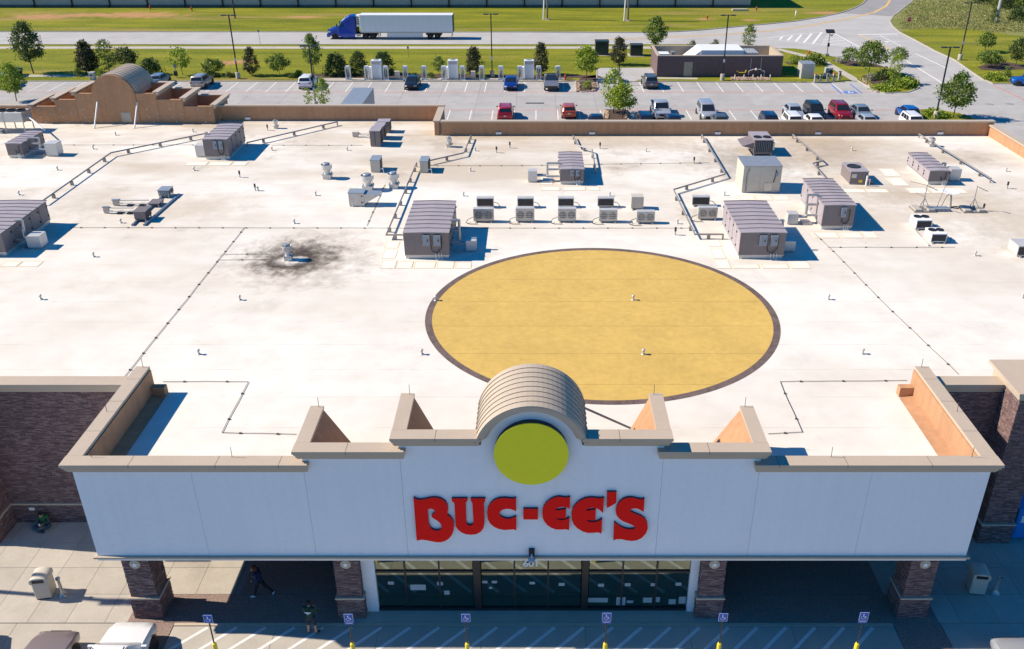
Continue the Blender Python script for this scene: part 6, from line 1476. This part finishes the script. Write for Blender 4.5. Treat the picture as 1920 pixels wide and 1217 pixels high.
for lab, px, py in (('tan litter bin beside the arched tower roof', 175, 149), ('green dog-waste post below the small light green tree', 331, 145)):
    t = thing('litter_bin', lab, 'bin', at(px, py, .058), 0, 'bins on the verge')
    if px < 200: bevel(MB().box(-.35, -.35, 0, .35, .35, .95).build('body', BEIGE, t), .03); MB().box(-.38, -.38, .952, .38, .38, 1.1).build('lid', GALVL, t); MB().box(-.2, -.365, .62, .2, -.351, .82).build('slot', BLACK, t)
    else: MB().box(-.22, -.15, .25, .22, .15, .95).build('box', GREENBOX, t); MB().cone((0, .2, 0), (0, .2, 1.9), .035, .035, 6).build('post', GREENBOX, t); MB().box(-.2, .15, 1.35, .2, .164, 1.85).build('sign_plate', BLUEG, t)
# utility boxes on the lawn
for lab, xl, xr, yb, yt in (('taller dark green utility box with vents on the lawn', 1116, 1141, 103, 76), ('squat dark green utility box left of the pump house', 1182, 1205, 104.5, 83)):
    a = at(xl, yb, .1); b = at(xr, yb, .1); h = aty(xl, yt + 2, a.y).z - .1; t = thing('utility_box', lab, 'utility box', ((a.x + b.x) / 2, a.y + .9, .1), 0, 'dark green utility boxes'); hx = (b.x - a.x) / 2
    MB().box(-hx - .3, -1.3, -.09, hx + .3, 1.1, 0).build('pad', CONC_WALK, t); bevel(MB().box(-hx, -.85, .002, hx, .85, h).build('casing', GREENBOX, t), .03); MB().box(-hx - .05, -.9, h + .001, hx + .05, .9, h + .08).build('lid', GREENBOX, t)
    for s in (-1, 1): MB().box(s * .04, -.875, .12, s * (hx - .06), -.851, h - .15).build('door', GREENBOX, t)
    for k in range(4): MB().box(-hx * .7, -.9, h * .72 + k * .1, hx * .7, -.876, h * .72 + k * .1 + .05).build('louvre', BLACK, t)
# brick pump house, open roof with plant inside
a = at(1231, 143.5, .05); b = at(1465, 144, .05); zt = aty(1231, 103.5, a.y).z; y1 = at(1300, 84.5, zt).y
t = thing('pump_house', 'long low brick pump house with open roof behind the lot', 'building', ((a.x + b.x) / 2, a.y, .05)); hx = (b.x - a.x) / 2; D = y1 - a.y; h = zt - .05
PHI = M('pump_inner', (.46, .38, .28), .85)
for q in ((-hx, 0, hx, .3), (-hx, D - .3, hx, D), (-hx, .302, -hx + .3, D - .302), (hx - .3, .302, hx, D - .302)):
    MB().box(q[0], q[1], 0, q[2], q[3], h - .12).build('brick_wall', BRICK2, t); MB().box(q[0] - (.06 if q[0] == -hx else 0), q[1] - (.06 if q[1] == 0 else 0), h - .118, q[2] + (.06 if q[2] == hx else 0), q[3] + (.06 if q[3] == D else 0), h).build('coping', COPING, t)
MB().box(-hx + .303, D - .36, .02, hx - .303, D - .304, h - .13).build('inner_lining', PHI, t); MB().box(hx - .36, .31, .02, hx - .304, D - .37, h - .13).build('inner_lining', PHI, t)
MB().box(-hx + .301, .301, 1.2, hx - .301, D - .365, 1.3).build('roof_floor', CONC_WALK, t)
def phx(px): return at(px, 100, zt).x - t.location.x
x0, x1, x2, x3 = phx(1282), phx(1315), phx(1395), phx(1424)
MB().box(x1, 1.6, 1.301, x2, D - 1.4, h + .42).build('roof_plant', WHITE, t); MB().add([(x0, 1.7, 1.4), (x0, D - 1.5, 1.4), (x1 - .01, D - 1.5, h + .36), (x1 - .01, 1.7, h + .36), (x1 - .01, 1.7, 1.4), (x1 - .01, D - 1.5, 1.4)], [(0, 3, 2, 1), (0, 4, 3), (1, 2, 5)]).build('sloped_hood', WHITE, t)
MB().box(x2 + .05, 2.0, 1.301, x3, D - 2.2, h - .05).build('roof_plant', GALVL, t)
for k in range(5): MB().box(x2 + .1 + k * (x3 - x2 - .2) / 5, 2.1, h - .049, x2 + .1 + (k + .6) * (x3 - x2 - .2) / 5, D - 2.3, h + .01).build('louvre', GALV, t)
MB().box(phx(1236), 1.5, 1.301, phx(1256), 3.5, h - .1).build('roof_plant', WHITE, t); MB().box(phx(1262), 3, 1.301, phx(1269), 4, h - .1).build('roof_plant', GALV, t)
def ph2(px): return at(px, 143.5, .05).x - t.location.x
dr = MB().box(ph2(1281), -.06, .03, ph2(1297), -.003, 2.15).build('door', M('tan_door', (.40, .33, .25), .5), t); MB().cbox((ph2(1295), -.09, 1.05), (.06, .05, .14)).build('handle', BLACK, dr)
for px in (1405, 1424): MB().tube([(ph2(px), -.08, 1.1), (ph2(px), -.08, 2.7)], .035, 6).build('vent_riser', GALVL, t)
MB().tube([(ph2(1402), -.35, .35), (ph2(1402), -.35, .9), (ph2(1410), -.35, 1.15), (ph2(1424), -.35, 1.15), (ph2(1427), -.35, .9), (ph2(1431), -.35, .9), (ph2(1431), -.35, .1)], .06, 6).ball((ph2(1415), -.4, 1.15), .2).build('gas_meter_pipes', GALVL, t)
MB().tube([(ph2(1380), -.4, .9), (ph2(1384), -.4, .7), (ph2(1395), -.4, .7), (ph2(1397), -.4, 1.05)], .06, 6).build('yellow_valve_pipe', YELLOW, t)
for k, px in enumerate((1377, 1394, 1411, 1426, 1443)):
    t = thing('bollard', 'slim pale bollard, %s from left along the pump house rock bed' % ORD[k], 'bollard', at(px, 152.6, .05), 0, 'bollards before the pump house'); MB().cone((0, 0, 0), (0, 0, .95), .07, .07, 10).ball((0, 0, .95), .07).build('post', BEIGE, t, True)
rk = MB(); rng = random.Random(5)
for _ in range(330):
    p = at(rng.uniform(1371, 1442), rng.uniform(145.5, 150.5), .05); r = rng.uniform(.08, .2); rk.ball((p.x, p.y, .05 + r * .4), r, 6, 4, (1, rng.uniform(.7, 1), .7))
tag(rk.build('river_rocks', ROCK), 'bed of tan river rocks before the pump house wall', 'rocks', kind='stuff')
rk = MB()
for (x0_, x1_, y0_, y1_) in ((1080, 1088, 154, 171), (1110, 1119, 154, 170), (1136, 1142, 207, 222), (1172, 1178, 207, 222), (1615, 1645, 149, 172)):
    for _ in range(70):
        u = rng.random(); px = rng.uniform(x0_, x1_) if x1_ - x0_ < 20 else lerp(x0_, x1_, u) + rng.uniform(-2, 3); py = rng.uniform(y0_, y1_) if x1_ - x0_ < 20 else lerp(y0_, y1_, u)
        p = at(px, py, .08); r = rng.uniform(.08, .18); rk.ball((p.x, p.y, .08 + r * .4), r, 6, 4, (1, rng.uniform(.7, 1), .7))
tag(rk.build('island_edge_rocks', ROCK), 'tan rocks edging the planted islands', 'rocks', kind='stuff')
# metal shed and service posts right of the pump house
a = at(1501, 147, .05); b = at(1526, 148, .05); h = aty(1501, 120, a.y).z - .05; t = thing('metal_enclosure', 'ribbed grey metal enclosure right of the pump house', 'enclosure', ((a.x + b.x) / 2, a.y + 1.1, .05)); hx = (b.x - a.x) / 2
MB().box(-hx, -1.1, 0, hx, 1.1, h).build('casing', GALVL, t); MB().box(-hx - .06, -1.16, h + .002, hx + .06, 1.16, h + .07).build('roof', GALV, t)
for k in range(9): MB().box(-hx + .06 + k * (2 * hx - .12) / 9, -1.13, .05, -hx + .13 + k * (2 * hx - .12) / 9, -1.102, h - .05).build('rib', GALV, t)
for k, (px, py, tp) in enumerate(((1528, 154, 139), (1538, 154, 140), (1551, 152, 137), (1563, 152, 138), (1573, 150, 135))):
    t = thing('service_post', 'short service post beside the metal enclosure, %s from left' % ORD[k], 'service post', at(px, py, .058), 0, 'service posts by the enclosure'); h = max(.8, aty(px, tp, t.location.y).z)
    MB().box(-.16, -.16, 0, .16, .16, h).build('casing', [BEIGE, CONC_WALK, GALV, BEIGE, BEIGE][k], t); MB().box(-.19, -.19, h + .002, .19, .19, h + .07).build('cap', ORANGER if k in (0, 3) else BLACK, t); MB().box(-.1, -.175, h * .55, .1, -.161, h * .85).build('panel', BLACK, t)
p = at(1552, 143, .058); t = thing('air_station', 'grey air pump station with hose before the metal enclosure', 'air pump', p); bevel(MB().box(-.55, -.3, 0, .55, .3, 1.3).build('casing', GALVL, t), .03); MB().cone((.25, -.32, .75), (.25, -.42, .75), .3, .3, 14).build('hose_reel', BLACK, t); MB().box(-.45, -.315, .6, -.1, -.301, 1.15).build('panel', BLUEG, t)
# far warehouse with panels and downspouts
wx1 = at(1406, 13).x; t = thing('warehouse', 'long grey warehouse wall with black downspouts along the top edge', 'building', (0, 199, 0)); WP = M('tilt_panel', (.46, .42, .38), .85, var=.10, scale=.3, fine=2)
pw = 8.0
for k in range(21):
    x = wx1 - (k + 1) * pw; MB().box(x + .03, 0, .0, x + pw - .03, .3, 9.2).build('wall_panel', WP, t); MB().box(x + .03, -.05, .0, x + pw - .03, -.003, .55).build('plinth', DARKSOF, t)
    MB().box(x - .14, -.24, .5, x + .14, -.06, 8.8).build('downspout', BLACK, t); MB().tube([(x, -.16, .55), (x - .05, -.5, .25), (x - .05, -.8, .1)], .13, 6).build('spout_elbow', BLACK, t)
MB().box(wx1 - 21 * pw, .31, 0, wx1 - .03, 60, 9.0).build('hall', WP, t); MB().box(wx1 - 21 * pw, -.1, 9.21, wx1, 60, 9.4).build('roof', GALVL, t)
p = at(1387, 19.5, .05); t = thing('concrete_vault', 'flat pale concrete vault lid on the far lawn', 'vault', p); MB().box(-1.6, -.5, 0, 1.6, .5, .3).build('box', CONC_WALK, t); MB().box(-1.5, -.42, .301, 1.5, .42, .36).build('lid', CONC_WALK, t)
p = at(1491, 34, .05); t = thing('marker_stub', 'small white marker stub on the far lawn at the bend', 'marker', p); MB().cone((0, 0, 0), (0, 0, 1.4), .12, .1, 8).ball((0, 0, 1.4), .1).build('post', WHITE, t, True)

# ================================================================ FRONT OF THE STORE
def bin_(label, xl, xr, yb, yt, rz=0.0):
    a = at(xl, yb, .02); b = at(xr, yb, .02); t = thing('litter_bin', label, 'bin', ((a.x + b.x) / 2, a.y + .38, .02), rz, 'litter bins on the front walk')
    bevel(MB().box(-.34, -.34, .04, .34, .34, .92).build('body', BEIGE, t), .05, 2); MB().box(-.31, -.31, 0, .31, .31, .05).build('plinth', BLACK, t)
    pr = [(-.37, .93)] + [(.37 * math.cos(R(180 - 180 * k / 12)) , 1.08 + .16 * math.sin(R(180 - 180 * k / 12))) for k in range(13)] + [(.37, .93)]
    smooth_by_angle(MB().yprism(pr, -.38, .38).build('dome_lid', GALVL if False else BEIGE, t), 35); MB().box(-.24, -.40, .99, .24, -.381, 1.14).build('slot', BLACK, t)
bin_('sunlit tan dome-top litter bin left of the portico', 64, 96, 1125, 1078, R(8)); bin_('shaded tan dome-top litter bin right of the portico', 1820, 1848, 1117, 1072, R(-8))
for lab, px, py in (('sunlit grey smokers post beside the left litter bin', 119, 1117), ('shaded grey smokers post beside the right litter bin', 1865, 1112)):
    t = thing('smokers_post', lab, 'ash post', at(px, py, .02), 0, 'smokers posts'); smooth_by_angle(MB().lathe([(.2, 0), (.2, .06), (.12, .12), (.075, .3), (.06, .95), (.10, 1.0), (.10, 1.06), (.03, 1.08)], (0, 0, 0), 16).build('body', GALV, t), 40); MB().cone((-.03, -.1, 1.03), (.03, -.115, 1.03), .03, .03, 6).build('mouth', BLACK, t)
signs = [(391, 1152, 1170.5), (654, 1150, 1168.5), (873.5, 1150, 1166.5), (1137.5, 1148, 1166), (1355.5, 1149, 1166.5), (1619, 1147, 1167)]
EXTRA = (1, 3, 5)
for k, (px, yt, yb) in enumerate(signs):
    Y = 25.4; c = aty(px, (yt + yb) / 2, Y); hgt = (aty(px, yt, Y).z - aty(px, yb, Y).z); 
    t = thing('access_sign', 'blue accessible-parking sign on yellow post, %s from the left' % ORD[k], 'sign', (c.x, Y, 0), 0, 'accessible parking signs')
    H = c.z + hgt / 2; zt = H; w = .175
    MB().box(-w, -.03, zt - .42, w, -.012, zt).build('plate', SIGNBLUE, t)
    rim = MB()
    for q in ((-w, zt - .42, w, zt - .408), (-w, zt - .012, w, zt), (-w, zt - .407, -w + .012, zt - .0125), (w - .012, zt - .407, w, zt - .0125)): rim.box(q[0], -.034, q[1], q[2], -.0305, q[3])
    rim.build('white_rim', WHITE, t)
    sy = MB(); z = zt - .21; sy.cbox((-.02, -.034, z + .11), (.05, .006, .05)).cbox((-.02, -.034, z + .03), (.035, .006, .10)).cbox((.035, -.034, z + .0), (.10, .006, .03)).cbox((.08, -.034, z - .05), (.03, .006, .09))
    for j in range(8):
        a0 = R(140 + j * 30); a1 = R(140 + (j + 1) * 30); sy.cone((-.02 + .075 * math.cos(a0), -.034, z - .05 + .075 * math.sin(a0)), (-.02 + .075 * math.cos(a1), -.034, z - .05 + .075 * math.sin(a1)), .012, .012, 4)
    sy.build('wheelchair_symbol', WHITE, t)
    if k in EXTRA: MB().box(-w, -.03, zt - .56, w, -.012, zt - .43).build('lower_plate', SIGNBLUE, t); MB().box(-w + .04, -.034, zt - .50, w - .04, -.031, zt - .47).build('lower_stripe', WHITE, t)
    MB().cone((0, 0, .9), (0, 0, zt - .02), .03, .03, 8).build('post', BLACK, t)
    smooth_by_angle(MB().lathe([(.09, .005), (.09, 1.14), (.075, 1.2), (.035, 1.22)], (0, 0, 0), 14).build('bollard_sleeve', YELLOW, t), 40)
# front cars
vehicle('white suv nosed up to the walk at bottom left', 'suv', 'white', at(240, 1200).x + .4, 27.0 - 2.1 - .35, 0, group='cars parked in front of the store', z=.004)
vehicle('warm grey car nosed up left of the white suv, bottom left', 'sedan', 'mauve', at(110, 1215).x + .1, 24.3 - .1, 0, group='cars parked in front of the store', z=.004)
vehicle('black car cut off at the bottom left corner', 'sedan', 'black', at(-25, 1210).x - .75, 24.6, 0, group='cars parked in front of the store', z=.004)
vehicle('silver car roof peeking in at bottom right', 'sedan', 'silver', at(1886, 1217).x, 23.85, 0, group='cars parked in front of the store', z=.004)
# ice merchandiser right of the right pier
a = at(1897, 1012, .02); t = thing('ice_freezer', 'bright blue ice freezer box right of the right brick pier', 'freezer', (a.x + 1.0, a.y + .5, .02)); ICE = M('freezer_blue', (.02, .22, .62), .35, var=.04)
MB().box(-1.0, -.4, .05, 1.0, .45, 1.75).build('cabinet', ICE, t); MB().box(-.95, -.35, 0, .95, .4, .049).build('plinth', BLACK, t); MB().add([(-1.0, -.4, 1.752), (1.0, -.4, 1.752), (1.0, .45, 2.05), (-1.0, .45, 2.05), (-1, .45, 1.752), (1, .45, 1.752)], [(0, 1, 2, 3), (0, 3, 4), (1, 5, 2), (3, 2, 5, 4)]).build('sloped_top', ICE, t)
for s in (-1, 1): d = MB().box(s * .04, -.43, .2, s * .94, -.401, 1.65).build('door', ICE, t); MB().box(s * .1, -.47, .8, s * .16, -.431, 1.3).build('handle', GALV, d); MB().box(s * .3, -.434, 1.0, s * .8, -.431, 1.4).build('door_panel', WHITE, d)
# goods seen behind the glass
rng = random.Random(11)
GR = [M('goods_red', (.35, .02, .02), .5), M('goods_dark', (.05, .06, .07), .5), M('goods_cream', (.55, .52, .46), .6)]
for k, (px, m_, lab) in enumerate(((820, 2, 'pale display board behind the second left glass pane'), (838, 0, 'red cooler display behind the left bay glass'), (925, 0, 'red display rack behind the middle bay, left'), (990, 0, 'red display rack behind the middle bay, centre'), (1045, 2, 'three pale columns of goods behind the middle bay, right'), (1125, 1, 'dark drinks crate stack behind the right bay, left'), (1165, 2, 'pale boxed goods behind the right bay, middle'), (1215, 1, 'dark boxed goods behind the right bay, right of middle'), (1262, 2, 'pale cartons behind the right bay, far right'), (740, 1, 'dark display stand behind the left bay, far left'))):
    p = at(px, 1128, .02); t = thing('goods_display', lab, 'display', (p.x, YG + .9, .02), 0, 'goods behind the glass'); h = rng.uniform(.9, 1.6)
    MB().box(-.38, -.25, .1, .38, .3, h).build('stand', GR[m_], t); MB().box(-.34, -.2, 0, .34, .25, .098).build('foot', BLACK, t); MB().box(-.2, -.262, h + .05, .2, -.25, h + .3).build('price_card', WHITE, t); MB().box(-.03, -.25, h, .03, -.235, h + .06).build('card_stem', BLACK, t)
    for j in range(3): MB().box(-.33 + j * .23, -.275, .25, -.14 + j * .23, -.252, .25 + .3 * h * rng.uniform(.6, 1)).build('pack', GR[(m_ + j) % 3], t)

# ================================================================ PEOPLE
SKIN = M('skin', (.45, .27, .19), .55, var=.06); SKIND = M('skin_tan', (.40, .23, .155), .55, var=.06)
def person(label, loc, rz, J, cloth, hair, hair_long=False, extra=None):
    """J: joints in metres; capsule limbs fused into one continuous body; cloth: segment -> material"""
    t = thing('person', label, 'person', loc, rz)
    segs = []
    def S(a, b, r0, r1, m): segs.append((Vector(J[a]) if isinstance(a, str) else Vector(a), Vector(J[b]) if isinstance(b, str) else Vector(b), r0, r1, m))
    c = cloth
    S('pelvis', 'chest', .145, .165, c['top']); S('chest', 'neck', .15, .075, c['top']); S('neck', 'skull', .058, .058, c['skin'])
    pl, ch = Vector(J['pelvis']), Vector(J['chest'])
    for s in 'lr':
        S('hip' + s, 'pelvis', .12, .135, c['leg']); S('sh' + s, 'chest', .085, .13, c['top'])
        S('sh' + s, 'el' + s, .068, .052, c['sleeve']); S('el' + s, 'wr' + s, .047, .034, c['fore'])
        S('hip' + s, 'kn' + s, .098, .070, c['leg']); S('kn' + s, 'an' + s, .064, .043, c['shin']); S('an' + s, 'toe' + s, .052, .042, c['shoe'])
        w = Vector(J['wr' + s]); e = Vector(J['el' + s]); d = (w - e).normalized(); side = d.cross(Vector((0, 0, 1)));
        if side.length < .1: side = Vector((1, 0, 0))
        side.normalize(); palm = w + d * .07; nrm = side.cross(d)
        S(tuple(w), tuple(palm), .03, .036, c['skin'])
        for k in range(4):
            b0 = palm + side * (-.030 + .020 * k); ln = (.062, .075, .070, .055)[k]; m1 = b0 + d * ln * .55 - nrm * .006; m2 = m1 + d * ln * .40 - nrm * .03
            S(tuple(b0), tuple(m1), .0105, .0095, c['skin']); S(tuple(m1), tuple(m2), .0095, .008, c['skin'])
        th0 = w + d * .03 - side * .03; S(tuple(th0), tuple(th0 + d * .035 - side * .03 - nrm * .012), .013, .011, c['skin'])
    mb = MB(); hd = Vector(J['skull']); fw = Vector(J['face']).normalized()
    for a, b, r0, r1, m in segs:
        mb.cone(a, b, r0, r1, 12); mb.ball(a, r0, 12, 8); mb.ball(b, r1, 12, 8)
    up = Vector((0, 0, 1)); hc = hd + fw * .03 + up * .07
    mb.ball(hc, .105, 14, 10, (.88, 1.0, 1.12)); mb.ball(hc + fw * .05 - up * .06, .065, 10, 8); mb.ball(hc + fw * .105 - up * .01, .017, 8, 6)
    rt = fw.cross(up).normalized()
    for s in (-1, 1): mb.ball(hc + rt * s * .094, .022, 8, 6, (1, 1, 1.3))
    me = mb.mesh('body_src', SKIN); tmp = bpy.data.objects.new('tmp', me); COL.objects.link(tmp)
    rm = tmp.modifiers.new('r', 'REMESH'); rm.mode = 'VOXEL'; rm.voxel_size = .0115
    sm_ = tmp.modifiers.new('s', 'SMOOTH'); sm_.iterations = 3; sm_.factor = .5
    bm_ = bpy.data.meshes.new_from_object(tmp.evaluated_get(bpy.context.evaluated_depsgraph_get())); bpy.data.objects.remove(tmp)
    mats = list(dict.fromkeys([m for *_, m in segs])); bm_.materials.clear()
    for m in mats: bm_.materials.append(m)
    hi = mats.index(c['skin'])
    for p in bm_.polygons:
        q = p.center; best = 9
        if (q - hc).length < .15 and q.z > hd.z - .03: p.material_index = hi; p.use_smooth = True; continue
        for a, b, r0, r1, m in segs:
            ab = b - a; u = max(0, min(1, (q - a).dot(ab) / max(1e-9, ab.length_squared))); dd = (q - (a + ab * u)).length - lerp(r0, r1, u)
            if dd < best: best = dd; k = m
        p.material_index = mats.index(k); p.use_smooth = True
    link_copy(bm_, 'body', t)
    hm = MB(); hm.ball(hc - fw * .022 + up * .022, .116, 14, 10, (.92, 1.0, 1.06))
    if hair_long: hm.ball(hc - fw * .07 - up * .06, .10, 12, 8, (1.05, .9, 1.5)); hm.ball(hc - fw * .02 + rt * .08 - up * .06, .055, 8, 6, (1, 1, 1.8)); hm.ball(hc - fw * .02 - rt * .08 - up * .06, .055, 8, 6, (1, 1, 1.8))
    hm.build('hair', hair, t, True)
    ey = MB()
    for s in (-1, 1): ey.ball(hc + fw * .088 + rt * s * .034 + up * .006, .013, 8, 6)
    ey.build('eyes', BLACK, t); MB().cbox(hc + fw * .108 - up * .062, (.03, .03, .01)).build('mouth', M('lips', (.35, .12, .10), .5), t)
    return t, hc, fw, rt
NAVY = M('navy_hoodie', (.012, .022, .085), .9); DKP = M('dark_trousers', (.014, .014, .018), .9); WSH = M('white_shoe', (.62, .63, .66), .6); GRN = M('green_tshirt', (.012, .05, .028), .9); SHO = M('navy_shorts', (.014, .026, .05), .9); GRNJ = M('green_jacket', (.02, .14, .045), .9); JEAN = M('grey_blue_jeans', (.05, .085, .12), .9); BSH = M('dark_shoe', (.03, .035, .05), .7); HBR = M('auburn_hair', (.075, .022, .014), .8); HBK = M('black_hair', (.010, .009, .009), .8)
# walking left, long stride (local: facing -X)
J = dict(pelvis=(0, 0, .95), chest=(-.06, 0, 1.32), neck=(-.09, 0, 1.49), skull=(-.12, 0, 1.55), face=(-1, -.1, -.15), hipl=(0, .09, .92), hipr=(0, -.09, .92), knl=(.20, .09, .53), anl=(.56, .10, .22), toel=(.47, .10, .04), knr=(-.16, -.09, .50), anr=(-.26, -.09, .09), toer=(-.44, -.10, .055), shl=(-.06, .19, 1.40), shr=(-.06, -.19, 1.40), ell=(.02, .25, 1.13), elr=(.00, -.25, 1.13), wrl=(-.20, .18, 1.06), wrr=(-.22, -.16, 1.04))
J['anl'] = (.52, .10, .15)
person('person in navy hoodie and dark trousers striding left under the portico', at(491, 1117, .02) + Vector((.0, .0, 0)), 0, J, dict(top=NAVY, sleeve=NAVY, fore=NAVY, leg=DKP, shin=DKP, shoe=WSH, skin=SKIN), HBR, True)
# standing, back to camera (local: facing +Y), looking down at something held
J = dict(pelvis=(0, 0, .95), chest=(0, .03, 1.32), neck=(0, .06, 1.49), skull=(-.01, .09, 1.55), face=(-.25, 1, -.35), hipl=(-.10, 0, .92), hipr=(.10, 0, .92), knl=(-.13, .03, .50), anl=(-.15, -.02, .09), toel=(-.18, .15, .05), knr=(.14, .03, .50), anr=(.19, -.02, .09), toer=(.26, .14, .05), shl=(-.20, .02, 1.41), shr=(.20, .02, 1.41), ell=(-.27, .10, 1.13), elr=(.30, .10, 1.16), wrl=(-.13, .28, 1.18), wrr=(.16, .24, 1.30))
t, *_ = person('person in dark green t-shirt and shorts standing with back to camera', at(586, 1187, .006), R(-6), J, dict(top=GRN, sleeve=GRN, fore=SKIN, leg=SHO, shin=SKIN, shoe=BSH, skin=SKIN), HBK)
pr = MB(); pr.add([(-.14, -.155, 1.36), (.14, -.155, 1.36), (.11, -.162, 1.30), (.03, -.163, 1.28), (0, -.163, 1.20), (-.03, -.163, 1.28), (-.11, -.162, 1.30)], [(0, 6, 5, 4, 3, 2, 1)]); pr.build('shirt_print', M('shirt_print', (.55, .70, .78), .8), t)
ph = thing('phone', 'dark phone held by the person in green t-shirt', 'phone', (t.location.x + .02, t.location.y + .40, 1.33)); MB().box(-.04, -.006, -.07, .04, .006, .07).build('case', BLACK, ph)
# sitting cross-legged against the wall (local: facing -Y)
J = dict(pelvis=(0, .02, .16), chest=(0, -.05, .52), neck=(0, -.10, .69), skull=(0, -.15, .75), face=(.15, -1, -.75), hipl=(.11, 0, .14), hipr=(-.11, 0, .14), knl=(.36, -.32, .20), anl=(.04, -.46, .09), toel=(-.12, -.50, .06), knr=(-.36, -.32, .20), anr=(-.02, -.56, .09), toer=(.16, -.60, .06), shl=(.20, -.06, .60), shr=(-.20, -.06, .60), ell=(.29, -.16, .36), elr=(-.29, -.16, .36), wrl=(.10, -.34, .36), wrr=(-.10, -.36, .34))
t, hc, fw, rt = person('person in green jacket and jeans sitting against the brick wall', (at(82, 990, .02).x, YM - .28, .02), R(6), J, dict(top=GRNJ, sleeve=M('grey_sleeve', (.07, .09, .10), .9), fore=M('grey_sleeve', (.07, .09, .10), .9), leg=JEAN, shin=JEAN, shoe=BSH, skin=SKIND), HBK)
ph = thing('phone', 'pale-lit phone held by the seated person', 'phone', (t.location.x, t.location.y - .44, .40)); MB().box(-.04, -.008, -.06, .04, .008, .07).build('case', WHITE, ph)
SO = thing('wall_outlet', 'small pale wall box left above the seated person', 'wall box', (aty(60, 953, YM - .06).x, YM - .052, aty(60, 953, YM - .06).z)); MB().box(-.13, -.05, -.08, .13, 0, .08).build('cover', WHITE, SO)
